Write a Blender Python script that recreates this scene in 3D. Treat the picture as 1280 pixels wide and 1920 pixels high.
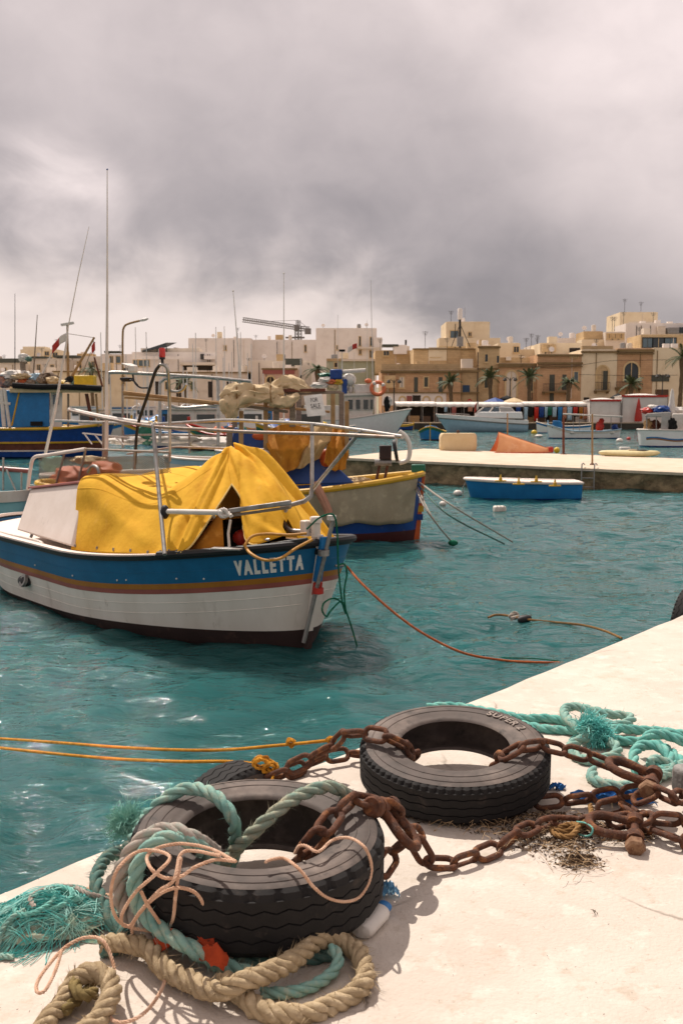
import bpy, bmesh, math, random
import numpy as np
from mathutils import Vector, Matrix
R = math.radians
random.seed(7); np.random.seed(7)
for o in list(bpy.data.objects): bpy.data.objects.remove(o)
scene = bpy.context.scene
COL = scene.collection

# ---------------------------------------------------------------- camera
EYE = 2.6            # eye above the water
QZ = 0.97            # top of the near quay
PITCH = R(5.8)
F = 1280 * 35 / 24.0
cam = bpy.data.cameras.new('camera'); camo = bpy.data.objects.new('camera', cam); COL.objects.link(camo)
cam.sensor_fit = 'HORIZONTAL'; cam.sensor_width = 24; cam.lens = 35; cam.clip_start = .05; cam.clip_end = 6000
camo.location = (0, 0, EYE); camo.rotation_euler = (R(90) - PITCH, 0, 0)
cam.dof.use_dof = True; cam.dof.focus_distance = 5.0; cam.dof.aperture_fstop = 8.0
scene.camera = camo

# ---------------------------------------------------------------- sky, sun, exposure
SUN_EL, SUN_AZ = R(56), R(-28)      # sun ahead and to the left; azimuth measured from +Y towards +X
world = bpy.data.worlds.new('World'); scene.world = world; world.use_nodes = True
def build_sky():
    nt = world.node_tree; N = nt.nodes; L = nt.links; N.clear()
    def nd(t, **k):
        n = N.new(t)
        for a, b in k.items(): setattr(n, a, b)
        return n
    def math_(op, a, b=None, clamp=False):
        n = nd('ShaderNodeMath', operation=op, use_clamp=clamp)
        for i, s in enumerate((a, b)):
            if s is None: continue
            if isinstance(s, (int, float)): n.inputs[i].default_value = s
            else: L.new(s, n.inputs[i])
        return n.outputs[0]
    def ss(x, lo, hi):
        n = nd('ShaderNodeMapRange', interpolation_type='SMOOTHSTEP')
        L.new(x, n.inputs[0]); n.inputs[1].default_value = lo; n.inputs[2].default_value = hi
        return n.outputs[0]
    def mix(f, a, b):
        n = nd('ShaderNodeMix', data_type='RGBA')
        if isinstance(f, (int, float)): n.inputs[0].default_value = f
        else: L.new(f, n.inputs[0])
        for i, s in ((6, a), (7, b)):
            if isinstance(s, tuple): n.inputs[i].default_value = (*s, 1)
            else: L.new(s, n.inputs[i])
        return n.outputs[2]
    tc = nd('ShaderNodeTexCoord')
    sep = nd('ShaderNodeSeparateXYZ'); L.new(tc.outputs['Generated'], sep.inputs[0])
    x, y, z = sep.outputs
    def noise(scale, detail, stretch, off=0.0, dist=0.0, rough=.55):
        mp = nd('ShaderNodeMapping'); mp.inputs['Scale'].default_value = stretch
        mp.inputs['Location'].default_value = (off, off * .7, off * .3)
        L.new(tc.outputs['Generated'], mp.inputs[0])
        n = nd('ShaderNodeTexNoise'); L.new(mp.outputs[0], n.inputs[0])
        n.inputs['Scale'].default_value = scale; n.inputs['Detail'].default_value = detail
        n.inputs['Roughness'].default_value = rough; n.inputs['Distortion'].default_value = dist
        return n.outputs[0]
    def spot(px, py, rad):          # soft patch of the cloud deck round one direction
        d = Vector(((px - 640) / F, _cpw + (960 - py) / F * _spw, -_spw + (960 - py) / F * _cpw)).normalized()
        n = nd('ShaderNodeVectorMath', operation='DOT_PRODUCT'); L.new(tc.outputs['Generated'], n.inputs[0]); n.inputs[1].default_value = d
        return ss(n.outputs['Value'], math.cos(R(rad)), 1.0)
    _cpw, _spw = math.cos(PITCH), math.sin(PITCH)
    xn = math_('MAXIMUM', math_('MINIMUM', x, 0.0), -.45); xp = math_('MINIMUM', math_('MAXIMUM', x, 0.0), .45)
    big = math_('SUBTRACT', noise(3.6, 3, (1, 1, 1.5), 3.1, .3, .5), .5)
    mid = math_('SUBTRACT', noise(9, 5, (1, 1, 1.45), 1.7, .5, .5), .5)
    fine = math_('SUBTRACT', noise(24, 6, (1, 1, 1.3), 5.2, .4, .55), .5)
    wob = math_('ADD', math_('ADD', math_('MULTIPLY', big, .12), math_('MULTIPLY', mid, .11)), math_('MULTIPLY', fine, .035))
    # lower edge of the dark cloud deck: higher on the left, sinking to the right
    edge = math_('ADD', math_('SUBTRACT', math_('SUBTRACT', .118, math_('MULTIPLY', xn, .10)), math_('MULTIPLY', xp, .48)), wob)
    below = ss(math_('SUBTRACT', edge, z), -.045, .05)      # 1 = bright strip under the deck
    # the deck itself: darkest just above its edge, paler higher up, broken by noise
    up = ss(math_('SUBTRACT', z, edge), .03, .30)
    tone = math_('ADD', math_('ADD', math_('MULTIPLY', big, .66), math_('MULTIPLY', mid, .46)), math_('MULTIPLY', fine, .20))
    lum = math_('ADD', math_('ADD', .20, math_('MULTIPLY', up, .36)), tone)
    lum = math_('ADD', lum, math_('MULTIPLY', spot(1290, 190, 11), .26))
    lum = math_('ADD', lum, math_('MULTIPLY', spot(90, 385, 5), math_('ADD', .34, math_('MULTIPLY', mid, 1.4))))
    lum = math_('SUBTRACT', lum, math_('MULTIPLY', spot(940, 520, 17), .13), True)
    deck = mix(lum, (.192, .168, .172), (.70, .600, .575))
    strip = mix(math_('ADD', .62, math_('MULTIPLY', tone, .6), True), (.47, .398, .375), (.62, .528, .488))
    cloud = mix(below, deck, strip)
    sky = nd('ShaderNodeTexSky', sky_type='NISHITA', sun_disc=False)
    sky.sun_elevation = SUN_EL; sky.sun_rotation = SUN_AZ
    sm = nd('ShaderNodeVectorMath', operation='SCALE'); L.new(sky.outputs[0], sm.inputs[0]); sm.inputs['Scale'].default_value = .09
    col = mix(.95, sm.outputs[0], cloud)
    bg = nd('ShaderNodeBackground'); L.new(col, bg.inputs[0]); bg.inputs[1].default_value = 1.2
    out = nd('ShaderNodeOutputWorld'); L.new(bg.outputs[0], out.inputs[0])
build_sky()
sun = bpy.data.lights.new('sun', 'SUN'); suno = bpy.data.objects.new('sun', sun); COL.objects.link(suno)
sun.energy = 4.0; sun.angle = R(.6); sun.color = (1, .925, .84)
sd = Vector((math.sin(SUN_AZ) * math.cos(SUN_EL), math.cos(SUN_AZ) * math.cos(SUN_EL), math.sin(SUN_EL)))
suno.rotation_euler = sd.to_track_quat('Z', 'Y').to_euler(); suno.location = (-6, 12, 30)
vs = scene.view_settings
vs.view_transform = 'Standard'; vs.look = 'None'; vs.exposure = 0.4; vs.gamma = 1.0; vs.use_curve_mapping = False

# ---------------------------------------------------------------- helpers
_cp, _sp = math.cos(PITCH), math.sin(PITCH)
def ray(px, py):
    a = (px - 640) / F; b = (960 - py) / F
    return Vector((a, _cp + b * _sp, -_sp + b * _cp))
EYEV = Vector((0, 0, EYE))
def at(px, py, Y):
    d = ray(px, py); return EYEV + d * (Y / d.y)
def onz(px, py, z):
    d = ray(px, py); return EYEV + d * ((z - EYE) / d.z)
def g(px, py, h=0.0): return onz(px, py, QZ + h)

def lin(c):
    if isinstance(c, str):
        c = [int(c[i:i + 2], 16) / 255 for i in (1, 3, 5)]
        return tuple(v / 12.92 if v <= .04045 else ((v + .055) / 1.055) ** 2.4 for v in c)
    return tuple(c)
MATS = {}
def mat(name, col, col2=None, rough=.7, metal=0.0, scale=6, var=.25, bump=.12, bscale=40, stretch=(1, 1, 1),
        dirt=None, spec=.4, detail=5, trans=0.0, emit=None, coat=0.0, bdist=.01, ramp=(.3, .7), weave=None, sheen=0, alpha=1, sss=0, rand=0):
    if name in MATS: return MATS[name]
    c1 = lin(col); c2 = lin(col2) if col2 else tuple(v * (1 - var) for v in c1)
    m = bpy.data.materials.new(name); m.use_nodes = True; MATS[name] = m
    nt = m.node_tree; N = nt.nodes; L = nt.links; b = N['Principled BSDF']
    tc = N.new('ShaderNodeTexCoord'); mp = N.new('ShaderNodeMapping'); mp.inputs['Scale'].default_value = stretch
    L.new(tc.outputs['Object'], mp.inputs[0])
    if rand:
        oi = N.new('ShaderNodeObjectInfo'); vm = N.new('ShaderNodeVectorMath'); vm.operation = 'SCALE'
        cmb = N.new('ShaderNodeCombineXYZ')
        for i in range(3): L.new(oi.outputs['Random'], cmb.inputs[i])
        L.new(cmb.outputs[0], vm.inputs[0]); vm.inputs['Scale'].default_value = 37.0; L.new(vm.outputs[0], mp.inputs['Location'])
    def noise(s, d=detail, ro=.6):
        n = N.new('ShaderNodeTexNoise'); L.new(mp.outputs[0], n.inputs[0])
        n.inputs['Scale'].default_value = s; n.inputs['Detail'].default_value = d; n.inputs['Roughness'].default_value = ro
        return n.outputs[0]
    def ramp_(x, lo, hi):
        r = N.new('ShaderNodeMapRange'); L.new(x, r.inputs[0]); r.inputs[1].default_value = lo; r.inputs[2].default_value = hi
        return r.outputs[0]
    def mixc(f, a, bb):
        n = N.new('ShaderNodeMix'); n.data_type = 'RGBA'; L.new(f, n.inputs[0])
        for i, s in ((6, a), (7, bb)):
            if isinstance(s, tuple): n.inputs[i].default_value = (*s, 1)
            else: L.new(s, n.inputs[i])
        return n.outputs[2]
    c = mixc(ramp_(noise(scale), *ramp), c1, c2)
    if dirt:
        for (dc, lo, hi, ds) in (dirt if isinstance(dirt, list) else [dirt]):
            c = mixc(ramp_(noise(ds, 8, .65), lo, hi), c, lin(dc))
    L.new(c, b.inputs['Base Color'])
    b.inputs['Roughness'].default_value = rough; b.inputs['Metallic'].default_value = metal
    b.inputs['Specular IOR Level'].default_value = spec
    if trans: b.inputs['Transmission Weight'].default_value = trans
    if coat: b.inputs['Coat Weight'].default_value = coat; b.inputs['Coat Roughness'].default_value = .2
    if sheen: b.inputs['Sheen Weight'].default_value = sheen
    if alpha < 1: b.inputs['Alpha'].default_value = alpha
    if emit: b.inputs['Emission Color'].default_value = (*lin(emit[0]), 1); b.inputs['Emission Strength'].default_value = emit[1]
    if bump:
        bp = N.new('ShaderNodeBump'); bp.inputs['Strength'].default_value = bump; bp.inputs['Distance'].default_value = bdist
        h = noise(bscale, 6)
        if weave:
            hs = []
            for d in 'XYZ':
                w = N.new('ShaderNodeTexWave'); w.bands_direction = d; L.new(mp.outputs[0], w.inputs[0])
                w.inputs['Scale'].default_value = weave; w.inputs['Distortion'].default_value = .4; hs.append(w.outputs[1])
            ad = N.new('ShaderNodeMath'); ad.operation = 'ADD'; L.new(hs[0], ad.inputs[0]); L.new(hs[2], ad.inputs[1])
            ad2 = N.new('ShaderNodeMath'); ad2.operation = 'ADD'; L.new(ad.outputs[0], ad2.inputs[0]); L.new(h, ad2.inputs[1]); h = ad2.outputs[0]
        L.new(h, bp.inputs['Height']); L.new(bp.outputs[0], b.inputs['Normal'])
    return m

def catmull(pts, ds, closed=False):
    P = np.array([tuple(p) for p in pts], float)
    if closed: P = np.vstack([P[-1], P, P[0], P[1]])
    else: P = np.vstack([2 * P[0] - P[1], P, 2 * P[-1] - P[-2]])
    out = []
    for i in range(1, len(P) - 2):
        t = np.linspace(0, 1, 24, endpoint=False)[:, None]
        a, b, c, d = P[i - 1], P[i], P[i + 1], P[i + 2]
        out.append(.5 * ((2 * b) + (-a + c) * t + (2 * a - 5 * b + 4 * c - d) * t ** 2 + (-a + 3 * b - 3 * c + d) * t ** 3))
    out.append(P[-2][None])
    Q = np.vstack(out); s = np.concatenate([[0], np.cumsum(np.linalg.norm(np.diff(Q, axis=0), axis=1))])
    n = max(2, int(round(s[-1] / ds)) + 1); u = np.linspace(0, s[-1], n)
    return np.stack([np.interp(u, s, Q[:, k]) for k in range(3)], 1)
def frames(P):
    T = np.gradient(P, axis=0); T /= np.linalg.norm(T, axis=1)[:, None] + 1e-12
    n = np.cross(T[0], (0, 0, 1.0))
    if np.linalg.norm(n) < 1e-3: n = np.cross(T[0], (1.0, 0, 0))
    n /= np.linalg.norm(n); Ns = [n]
    for i in range(1, len(P)):
        n = Ns[-1] - T[i] * np.dot(Ns[-1], T[i]); n /= np.linalg.norm(n) + 1e-12; Ns.append(n)
    Nn = np.array(Ns); return T, Nn, np.cross(T, Nn)

WM = {}
def wm(o): return WM.get(o.name, Matrix.Identity(4)) if o else Matrix.Identity(4)
class MB:
    def __init__(s): s.v = []; s.f = []; s.n = 0
    def add(s, V, Fc):
        V = [tuple(p) for p in V]; n = s.n; s.v += V; s.f += [tuple(i + n for i in q) for q in Fc]; s.n += len(V); return s
    def box(s, x0, x1, y0, y1, z0, z1, M=None):
        V = [Vector((x, y, z)) for z in (z0, z1) for y in (y0, y1) for x in (x0, x1)]
        if M is not None: V = [M @ p for p in V]
        return s.add(V, [(0, 2, 3, 1), (4, 5, 7, 6), (0, 1, 5, 4), (2, 6, 7, 3), (0, 4, 6, 2), (1, 3, 7, 5)])
    def hexa(s, b, t):     # bottom 4 points, top 4 points
        return s.add(list(b) + list(t), [(3, 2, 1, 0), (4, 5, 6, 7), (0, 1, 5, 4), (1, 2, 6, 5), (2, 3, 7, 6), (3, 0, 4, 7)])
    def grid(s, G, cu=False, cv=False):
        G = np.asarray(G, float); nu, nv = G.shape[:2]; Fc = []
        for i in range(nu if cu else nu - 1):
            for j in range(nv if cv else nv - 1):
                a, b = i * nv + j, ((i + 1) % nu) * nv + j; c, d = ((i + 1) % nu) * nv + (j + 1) % nv, i * nv + (j + 1) % nv
                Fc.append((a, b, c, d))
        return s.add(G.reshape(-1, 3), Fc)
    def tube(s, pts, r, n=8, closed=False, cap=True):
        P = np.array([tuple(p) for p in pts], float)
        if closed:
            Q = np.vstack([P[-1], P, P[0]]); T, A, B = frames(Q); A, B = A[1:-1], B[1:-1]
        else: T, A, B = frames(P)
        r = np.broadcast_to(np.asarray(r, float), (len(P),))
        th = np.linspace(0, 2 * math.pi, n, endpoint=False)
        G = P[:, None] + r[:, None, None] * (np.cos(th)[None, :, None] * A[:, None] + np.sin(th)[None, :, None] * B[:, None])
        k = s.n; s.grid(G, closed, True)
        if cap and not closed:
            s.f.append(tuple(range(k + n - 1, k - 1, -1))); m = k + (len(P) - 1) * n; s.f.append(tuple(range(m, m + n)))
        return s
    def pipe(s, pts, r, ds=.05, n=8, closed=False): return s.tube(catmull(pts, ds, closed), r, n)
    def bar(s, a, b, r, n=8): return s.tube([a, b], r, n)
    def beam(s, a, b, w, h, up=(0, 0, 1)):
        a, b = Vector(a), Vector(b); t = (b - a).normalized(); sd_ = t.cross(Vector(up))
        if sd_.length < 1e-4: sd_ = t.cross(Vector((1, 0, 0)))
        sd_.normalize(); u = sd_.cross(t); sd_ = sd_ * w / 2; u = u * h / 2
        return s.hexa([a - sd_ - u, a + sd_ - u, b + sd_ - u, b - sd_ - u], [a - sd_ + u, a + sd_ + u, b + sd_ + u, b - sd_ + u])
    def lathe(s, prof, n=16, c=(0, 0, 0), M=None, closed=False):
        th = np.linspace(0, 2 * math.pi, n, endpoint=False); prof = np.asarray(prof, float)
        G = np.zeros((len(prof), n, 3)); G[..., 0] = prof[:, None, 0] * np.cos(th); G[..., 1] = prof[:, None, 0] * np.sin(th); G[..., 2] = prof[:, None, 1]
        if M is not None:
            A = np.array(M.to_3x3()); G = G @ A.T + np.array(M.translation)
        return s.grid(G + np.array(c), closed, True)
    def ball(s, c, r, nu=10, nv=14, M=None):
        r = (r, r, r) if isinstance(r, (int, float)) else r
        ph = np.linspace(-math.pi / 2, math.pi / 2, nu)[:, None]; th = np.linspace(0, 2 * math.pi, nv, endpoint=False)[None]
        G = np.stack([r[0] * np.cos(ph) * np.cos(th), r[1] * np.cos(ph) * np.sin(th), r[2] * np.sin(ph) * np.ones_like(th)], -1)
        if M is not None: G = G @ np.array(M.to_3x3()).T
        return s.grid(G + np.array(tuple(c)), False, True)
    def lump(s, c, r, seed=0, nu=16, nv=24):
        rg = np.random.RandomState(seed); ph = rg.rand(8) * 6.28; p_ = np.linspace(-math.pi / 2, math.pi / 2, nu)[:, None]; th = np.linspace(0, 2 * math.pi, nv, endpoint=False)[None]
        k = 1 + np.cos(p_) * (.14 * np.sin(3 * th + 4 * p_ + ph[0]) + .11 * np.sin(5 * th - 6 * p_ + ph[1]) + .08 * np.sin(9 * th + 7 * p_ + ph[2])) + .07 * np.sin(8 * p_ + ph[3]) * np.cos(p_)
        G = np.stack([r[0] * k * np.cos(p_) * np.cos(th), r[1] * k * np.cos(p_) * np.sin(th), r[2] * k * np.sin(p_) * np.ones_like(th)], -1)
        return s.grid(G + np.array(tuple(c)), False, True)
    def rope(s, pts, r, strands=3, pitch=None, wob=0.0, fuzz=0, seed=0, n=7, closed=False):
        rg = np.random.RandomState(seed + 11); pitch = pitch or 7.5 * r
        P = catmull(pts, pitch / 11, closed)
        if wob: 
            k = len(P); w = rg.randn(k, 3); ker = np.hanning(15); ker /= ker.sum()
            for a in range(3): w[:, a] = np.convolve(w[:, a], ker, 'same')
            P = P + w * wob * r * 2.2
        T, A, B = frames(P); d = np.concatenate([[0], np.cumsum(np.linalg.norm(np.diff(P, axis=0), axis=1))])
        for k in range(strands):
            ph = 2 * math.pi * (d / pitch + k / strands)
            ro = r * (.52 if strands == 3 else .60)
            C = P + ro * (np.cos(ph)[:, None] * A + np.sin(ph)[:, None] * B)
            rr = r * (.56 if strands == 3 else .48) * (1 + wob * .5 * rg.randn(len(P)))
            s.tube(C, rr, n)
        for _ in range(int(fuzz * d[-1])):
            i = rg.randint(1, len(P) - 1); an = rg.rand() * 6.28
            nrm = np.cos(an) * A[i] + np.sin(an) * B[i]; p = P[i] + nrm * r * .9
            q = p + nrm * r * (.25 + .6 * rg.rand()) + T[i] * r * 1.6 * (rg.rand() - .3) + rg.randn(3) * r * .3
            w = T[i] * r * .035 + B[i] * r * .03
            s.add([p - w, p + w, q], [(0, 1, 2)])
        return s
    def build(s, name, m, parent=None, smooth=True, bevel=0, solid=0, world=False, ang=40, seg=2, kind=None):
        me = bpy.data.meshes.new(name); V = s.v
        if world and parent: Mi = wm(parent).inverted(); V = [Mi @ Vector(p) for p in V]
        me.from_pydata([tuple(p) for p in V], [], s.f); me.update()
        if smooth:
            me.polygons.foreach_set('use_smooth', [True] * len(me.polygons)); me.set_sharp_from_angle(angle=R(ang))
        if isinstance(m, str): m = MATS[m]
        me.materials.append(m)
        o = bpy.data.objects.new(name, me); COL.objects.link(o)
        if parent: o.parent = parent; WM[o.name] = wm(parent)
        if solid: q = o.modifiers.new('solid', 'SOLIDIFY'); q.thickness = solid; q.offset = 0
        if bevel: q = o.modifiers.new('bevel', 'BEVEL'); q.width = bevel; q.segments = seg; q.limit_method = 'ANGLE'; q.angle_limit = R(35)
        if kind: o['kind'] = kind
        return o
def tag(o, label, cat, group=None, kind=None):
    o['label'] = label; o['category'] = cat
    if group: o['group'] = group
    if kind: o['kind'] = kind
    return o
def thing(name, label, cat, loc=(0, 0, 0), rz=0, group=None, M=None):
    o = bpy.data.objects.new(name, None); COL.objects.link(o); o.empty_display_size = .2
    if M is None: M = Matrix.Translation(Vector(loc)) @ Matrix.Rotation(rz, 4, 'Z')
    o.matrix_world = M; o.location = M.translation; o.rotation_euler = M.to_euler(); WM[o.name] = M.copy()
    return tag(o, label, cat, group)
def struct(o): o['kind'] = 'structure'; return o
def inst(name, mesh, parent, M, m=None):
    o = bpy.data.objects.new(name, mesh); COL.objects.link(o); o.parent = parent
    o.location, q, o.scale = M.decompose(); o.rotation_euler = q.to_euler(); WM[o.name] = wm(parent) @ M
    return o
def dup(root, loc, rz=None, label=None, group=None, scale=None):
    r = root.copy(); COL.objects.link(r); r.location = loc
    if rz is not None: r.rotation_euler = (0, 0, rz)
    if scale: r.scale = (scale,) * 3
    if label: r['label'] = label
    if group: r['group'] = group
    for ch in list(root.children):
        c = ch.copy(); COL.objects.link(c); c.parent = r
        for q in ch.children: d = q.copy(); COL.objects.link(d); d.parent = c
    return r
def text_mesh(txt, size=1.0, bold=0.0, extrude=0.0, spacing=1.0):
    cu = bpy.data.curves.new('txt', 'FONT'); cu.body = txt; cu.size = size; cu.offset = bold; cu.extrude = extrude; cu.space_character = spacing
    cu.resolution_u = 3
    o = bpy.data.objects.new('txt', cu); COL.objects.link(o); bpy.context.view_layer.update()
    me = o.to_mesh(); V = np.array([tuple(v.co) for v in me.vertices]); Fc = [tuple(p.vertices) for p in me.polygons]
    o.to_mesh_clear(); bpy.data.objects.remove(o); return V, Fc
# ---------------------------------------------------------------- materials of the foreground
mat('concrete', '#c8bdb1', '#bbaea1', rough=.9, scale=2.2, bump=.6, bscale=70, bdist=.008, spec=.15,
    dirt=[('#a08f7e', .58, .9, 1.6), ('#d2c8bc', .52, .75, 9), ('#a39484', .62, .74, 34), ('#b3957c', .60, .85, 2.7), ('#b5a898', .57, .70, 13), ('#85776a', .68, .76, 90)])
mat('seawall', '#a08d6c', '#6b5d47', rough=.95, scale=3, bump=1.0, bscale=5, bdist=.08, dirt=[('#3a3228', .50, .75, 2.5), ('#b09a74', .56, .8, 5)])
mat('rubber_side', '#564b45', '#403833', rough=.75, scale=9, bump=.12, bscale=70, dirt=[('#83746a', .5, .78, 4), ('#38312d', .58, .7, 18)], bdist=.004)
mat('rubber_tread', '#1d1a19', '#141211', rough=.85, scale=20, bump=.3, bscale=90, bdist=.004, dirt=('#4a4039', .58, .85, 13))
mat('rubber_letter', '#94877d', rough=.8)
mat('rust', '#6b3f26', '#3a251c', rough=.85, scale=24, bump=1.0, bscale=130, bdist=.005, dirt=[('#9c6438', .54, .70, 18), ('#5e4a40', .5, .75, 55), ('#a8825f', .64, .76, 34)], rand=1)
mat('rust_nut', '#8a6b50', '#6b4a34', rough=.85, scale=30, bump=.7, bscale=120, bdist=.003, dirt=('#5a3622', .5, .75, 30))
def ropemat(n, a, b, c, **k): return mat(n, a, b, rough=.95, scale=14, bump=.9, bscale=260, bdist=.003, stretch=(1, 1, 1), dirt=(c, .5, .78, 30), spec=.1, **k)
ropemat('rope_teal', '#93b3a6', '#6b968e', '#b5b39c')
ropemat('rope_aqua', '#79b5a8', '#579a92', '#9dbcae')
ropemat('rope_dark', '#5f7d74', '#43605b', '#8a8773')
ropemat('rope_grey', '#b0a398', '#958a80', '#8fa298')
ropemat('rope_mixed', '#a09b85', '#6f8f85', '#b3a58c')
ropemat('rope_beige', '#b39f80', '#8a775c', '#cdb999')
ropemat('rope_olive', '#8c7a50', '#6b5d3e', '#a08a5c')
ropemat('twine', '#d8b59b', '#bd9579', '#e3c8b2')
ropemat('rope_yellow', '#cf9433', '#a86e1e', '#e0ac55')
ropemat('rope_orange', '#b5633a', '#93492a', '#c98058')
ropemat('rope_green', '#1f6b50', '#154c3a', '#3d8a6c')
ropemat('rope_brown', '#8f6d45', '#6e5232', '#a58359')
mat('fray_teal', '#6cc0b8', '#3f9c98', rough=.9, scale=20, bump=0, dirt=('#9fd0c4', .5, .7, 14))
mat('fray_light', '#a9d3c8', '#7fbdb3', rough=.9, scale=20, bump=0, dirt=('#c9c0a0', .55, .7, 9)); mat('fray_pale', '#8fb8a8', '#5d9a90', rough=.9, scale=30, bump=0)
mat('net_blue', '#1e5f9c', '#174a80', rough=.9, scale=30, bump=0)
mat('cloth_orange', '#b8461c', '#8f3012', rough=.9, scale=9, bump=.4, bscale=60)
mat('plastic_white', '#d6d0c8', '#c4bdb4', rough=.45, scale=6, bump=.05, dirt=('#a39a8e', .6, .8, 14))
mat('plastic_blue', '#2f77b5', rough=.4, bump=0)
mat('plastic_clearblue', '#5d9bc6', rough=.25, bump=.1, trans=.35)
mat('weed', '#5c4632', '#2e2219', rough=.95, scale=25, bump=0, dirt=('#a98c68', .55, .7, 40))
mat('weed_pale', '#b59a78', '#8d7355', rough=.95, scale=25, bump=0)
mat('grit', '#6b5a48', '#3f342a', rough=.95, scale=9, bump=0)
mat('iron_grey', '#8f8c88', '#6d6862', rough=.7, metal=.2, scale=20, bump=.4, bscale=60, dirt=('#6b4a34', .55, .75, 12))

def concrete_cracks():
    m = MATS['concrete']; nt = m.node_tree; N = nt.nodes; L = nt.links; b = N['Principled BSDF']
    tc = N.new('ShaderNodeTexCoord'); nz = N.new('ShaderNodeTexNoise'); nz.inputs['Scale'].default_value = 2.5; nz.inputs['Detail'].default_value = 6; L.new(tc.outputs['Object'], nz.inputs[0])
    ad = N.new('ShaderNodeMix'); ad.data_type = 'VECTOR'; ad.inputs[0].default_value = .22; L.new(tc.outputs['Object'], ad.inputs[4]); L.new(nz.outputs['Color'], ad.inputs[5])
    vo = N.new('ShaderNodeTexVoronoi'); vo.feature = 'DISTANCE_TO_EDGE'; vo.inputs['Scale'].default_value = .75; L.new(ad.outputs[1], vo.inputs[0])
    lt = N.new('ShaderNodeMapRange'); L.new(vo.outputs['Distance'], lt.inputs[0]); lt.inputs[1].default_value = 0; lt.inputs[2].default_value = .006; lt.inputs[3].default_value = 1; lt.inputs[4].default_value = 0
    mk = N.new('ShaderNodeTexNoise'); mk.inputs['Scale'].default_value = 1.1; L.new(tc.outputs['Object'], mk.inputs[0])
    mr = N.new('ShaderNodeMapRange'); L.new(mk.outputs[0], mr.inputs[0]); mr.inputs[1].default_value = .50; mr.inputs[2].default_value = .60
    mu = N.new('ShaderNodeMath'); mu.operation = 'MULTIPLY'; L.new(lt.outputs[0], mu.inputs[0]); L.new(mr.outputs[0], mu.inputs[1])
    src = b.inputs['Base Color'].links[0].from_socket; mx = N.new('ShaderNodeMix'); mx.data_type = 'RGBA'; L.new(mu.outputs[0], mx.inputs[0]); L.new(src, mx.inputs[6]); mx.inputs[7].default_value = (.16, .125, .095, 1)
    L.new(mx.outputs[2], b.inputs['Base Color'])
concrete_cracks()
# ---------------------------------------------------------------- water
def build_water():
    def axis(a, b, s0, grow, smax):
        out = [a]; s = s0
        while out[-1] < b: out.append(out[-1] + s); s = min(s * grow, smax)
        return out
    ys = np.array([-60, -25, -10, -3, -1, 0, .6, 1.2] + axis(1.6, 170, .034, 1.0052, 40))
    xp = [0.0]; s = .042
    while xp[-1] < 480: xp.append(xp[-1] + s); s = s * (1.0015 if xp[-1] < 5.5 else 1.06)
    xs = np.array([-v for v in xp[:0:-1]] + xp)
    X, Y = np.meshgrid(xs, ys, indexing='ij'); Z = np.zeros_like(X)
    sx = np.gradient(xs)[:, None]; sy = np.gradient(ys)[None, :]
    rg = np.random.RandomState(5)
    for _ in range(64):
        lam = math.exp(rg.uniform(math.log(.16), math.log(2.6)))
        th = rg.normal(R(100), R(40)); k = 2 * math.pi / lam
        amp = .0105 * lam ** .95 * rg.uniform(.5, 1.3) * .72
        kx, ky = k * math.cos(th), k * math.sin(th)
        res = np.clip((lam / (3.2 * np.maximum(abs(math.cos(th)) * sx, abs(math.sin(th)) * sy)) - .5), 0, 1)
        ph = kx * X + ky * Y + rg.uniform(0, 6.28) + .8 * np.sin(X * .55 + rg.uniform(0, 6)) + .8 * np.sin(Y * .43 + rg.uniform(0, 6))
        Z += res * amp * (np.sin(ph) + .25 * np.sin(2 * ph + 1.2))
    env = .75 + .35 * np.sin(X * .5 + Y * .31 + 1) * np.sin(Y * .37 - X * .2)
    G = np.stack([X, Y, Z * env], -1)
    m = bpy.data.materials.new('water'); m.use_nodes = True; MATS['water'] = m
    nt = m.node_tree; N = nt.nodes; L = nt.links; b = N['Principled BSDF']
    b.inputs['Roughness'].default_value = .035; b.inputs['IOR'].default_value = 1.333; b.inputs['Specular IOR Level'].default_value = .42
    b.inputs['Subsurface Weight'].default_value = .9; b.inputs['Subsurface Radius'].default_value = (.35, 1, 1); b.inputs['Subsurface Scale'].default_value = 3.0
    tc = N.new('ShaderNodeTexCoord')
    def nz(sc, st, d=4):
        mp = N.new('ShaderNodeMapping'); mp.inputs['Scale'].default_value = st; L.new(tc.outputs['Object'], mp.inputs[0])
        n = N.new('ShaderNodeTexNoise'); L.new(mp.outputs[0], n.inputs[0]); n.inputs['Scale'].default_value = sc; n.inputs['Detail'].default_value = d
        return n.outputs[0]
    mx = N.new('ShaderNodeMix'); mx.data_type = 'RGBA'; L.new(nz(.35, (1, 1, 1)), mx.inputs[0])
    mx.inputs[6].default_value = (.008, .064, .066, 1); mx.inputs[7].default_value = (.022, .104, .102, 1)
    L.new(mx.outputs[2], b.inputs['Base Color'])
    pat = N.new('ShaderNodeMapRange'); L.new(nz(.5, (.6, 1.3, 1), 3), pat.inputs[0]); pat.inputs[1].default_value = .38; pat.inputs[2].default_value = .62; pat.inputs[3].default_value = .35; pat.inputs[4].default_value = 1.0
    b1 = N.new('ShaderNodeBump'); L.new(pat.outputs[0], b1.inputs['Strength']); b1.inputs['Distance'].default_value = .19; L.new(nz(2.6, (.62, 1.5, 1), 6), b1.inputs['Height'])
    b2 = N.new('ShaderNodeBump'); L.new(pat.outputs[0], b2.inputs['Strength']); b2.inputs['Distance'].default_value = .031; L.new(nz(10, (.7, 1.4, 1), 2), b2.inputs['Height'])
    L.new(b1.outputs[0], b2.inputs['Normal']); L.new(b2.outputs[0], b.inputs['Normal'])
    w = MB().grid(G).build('water', m); me = w.data
    w['kind'] = 'structure'
build_water()

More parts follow.
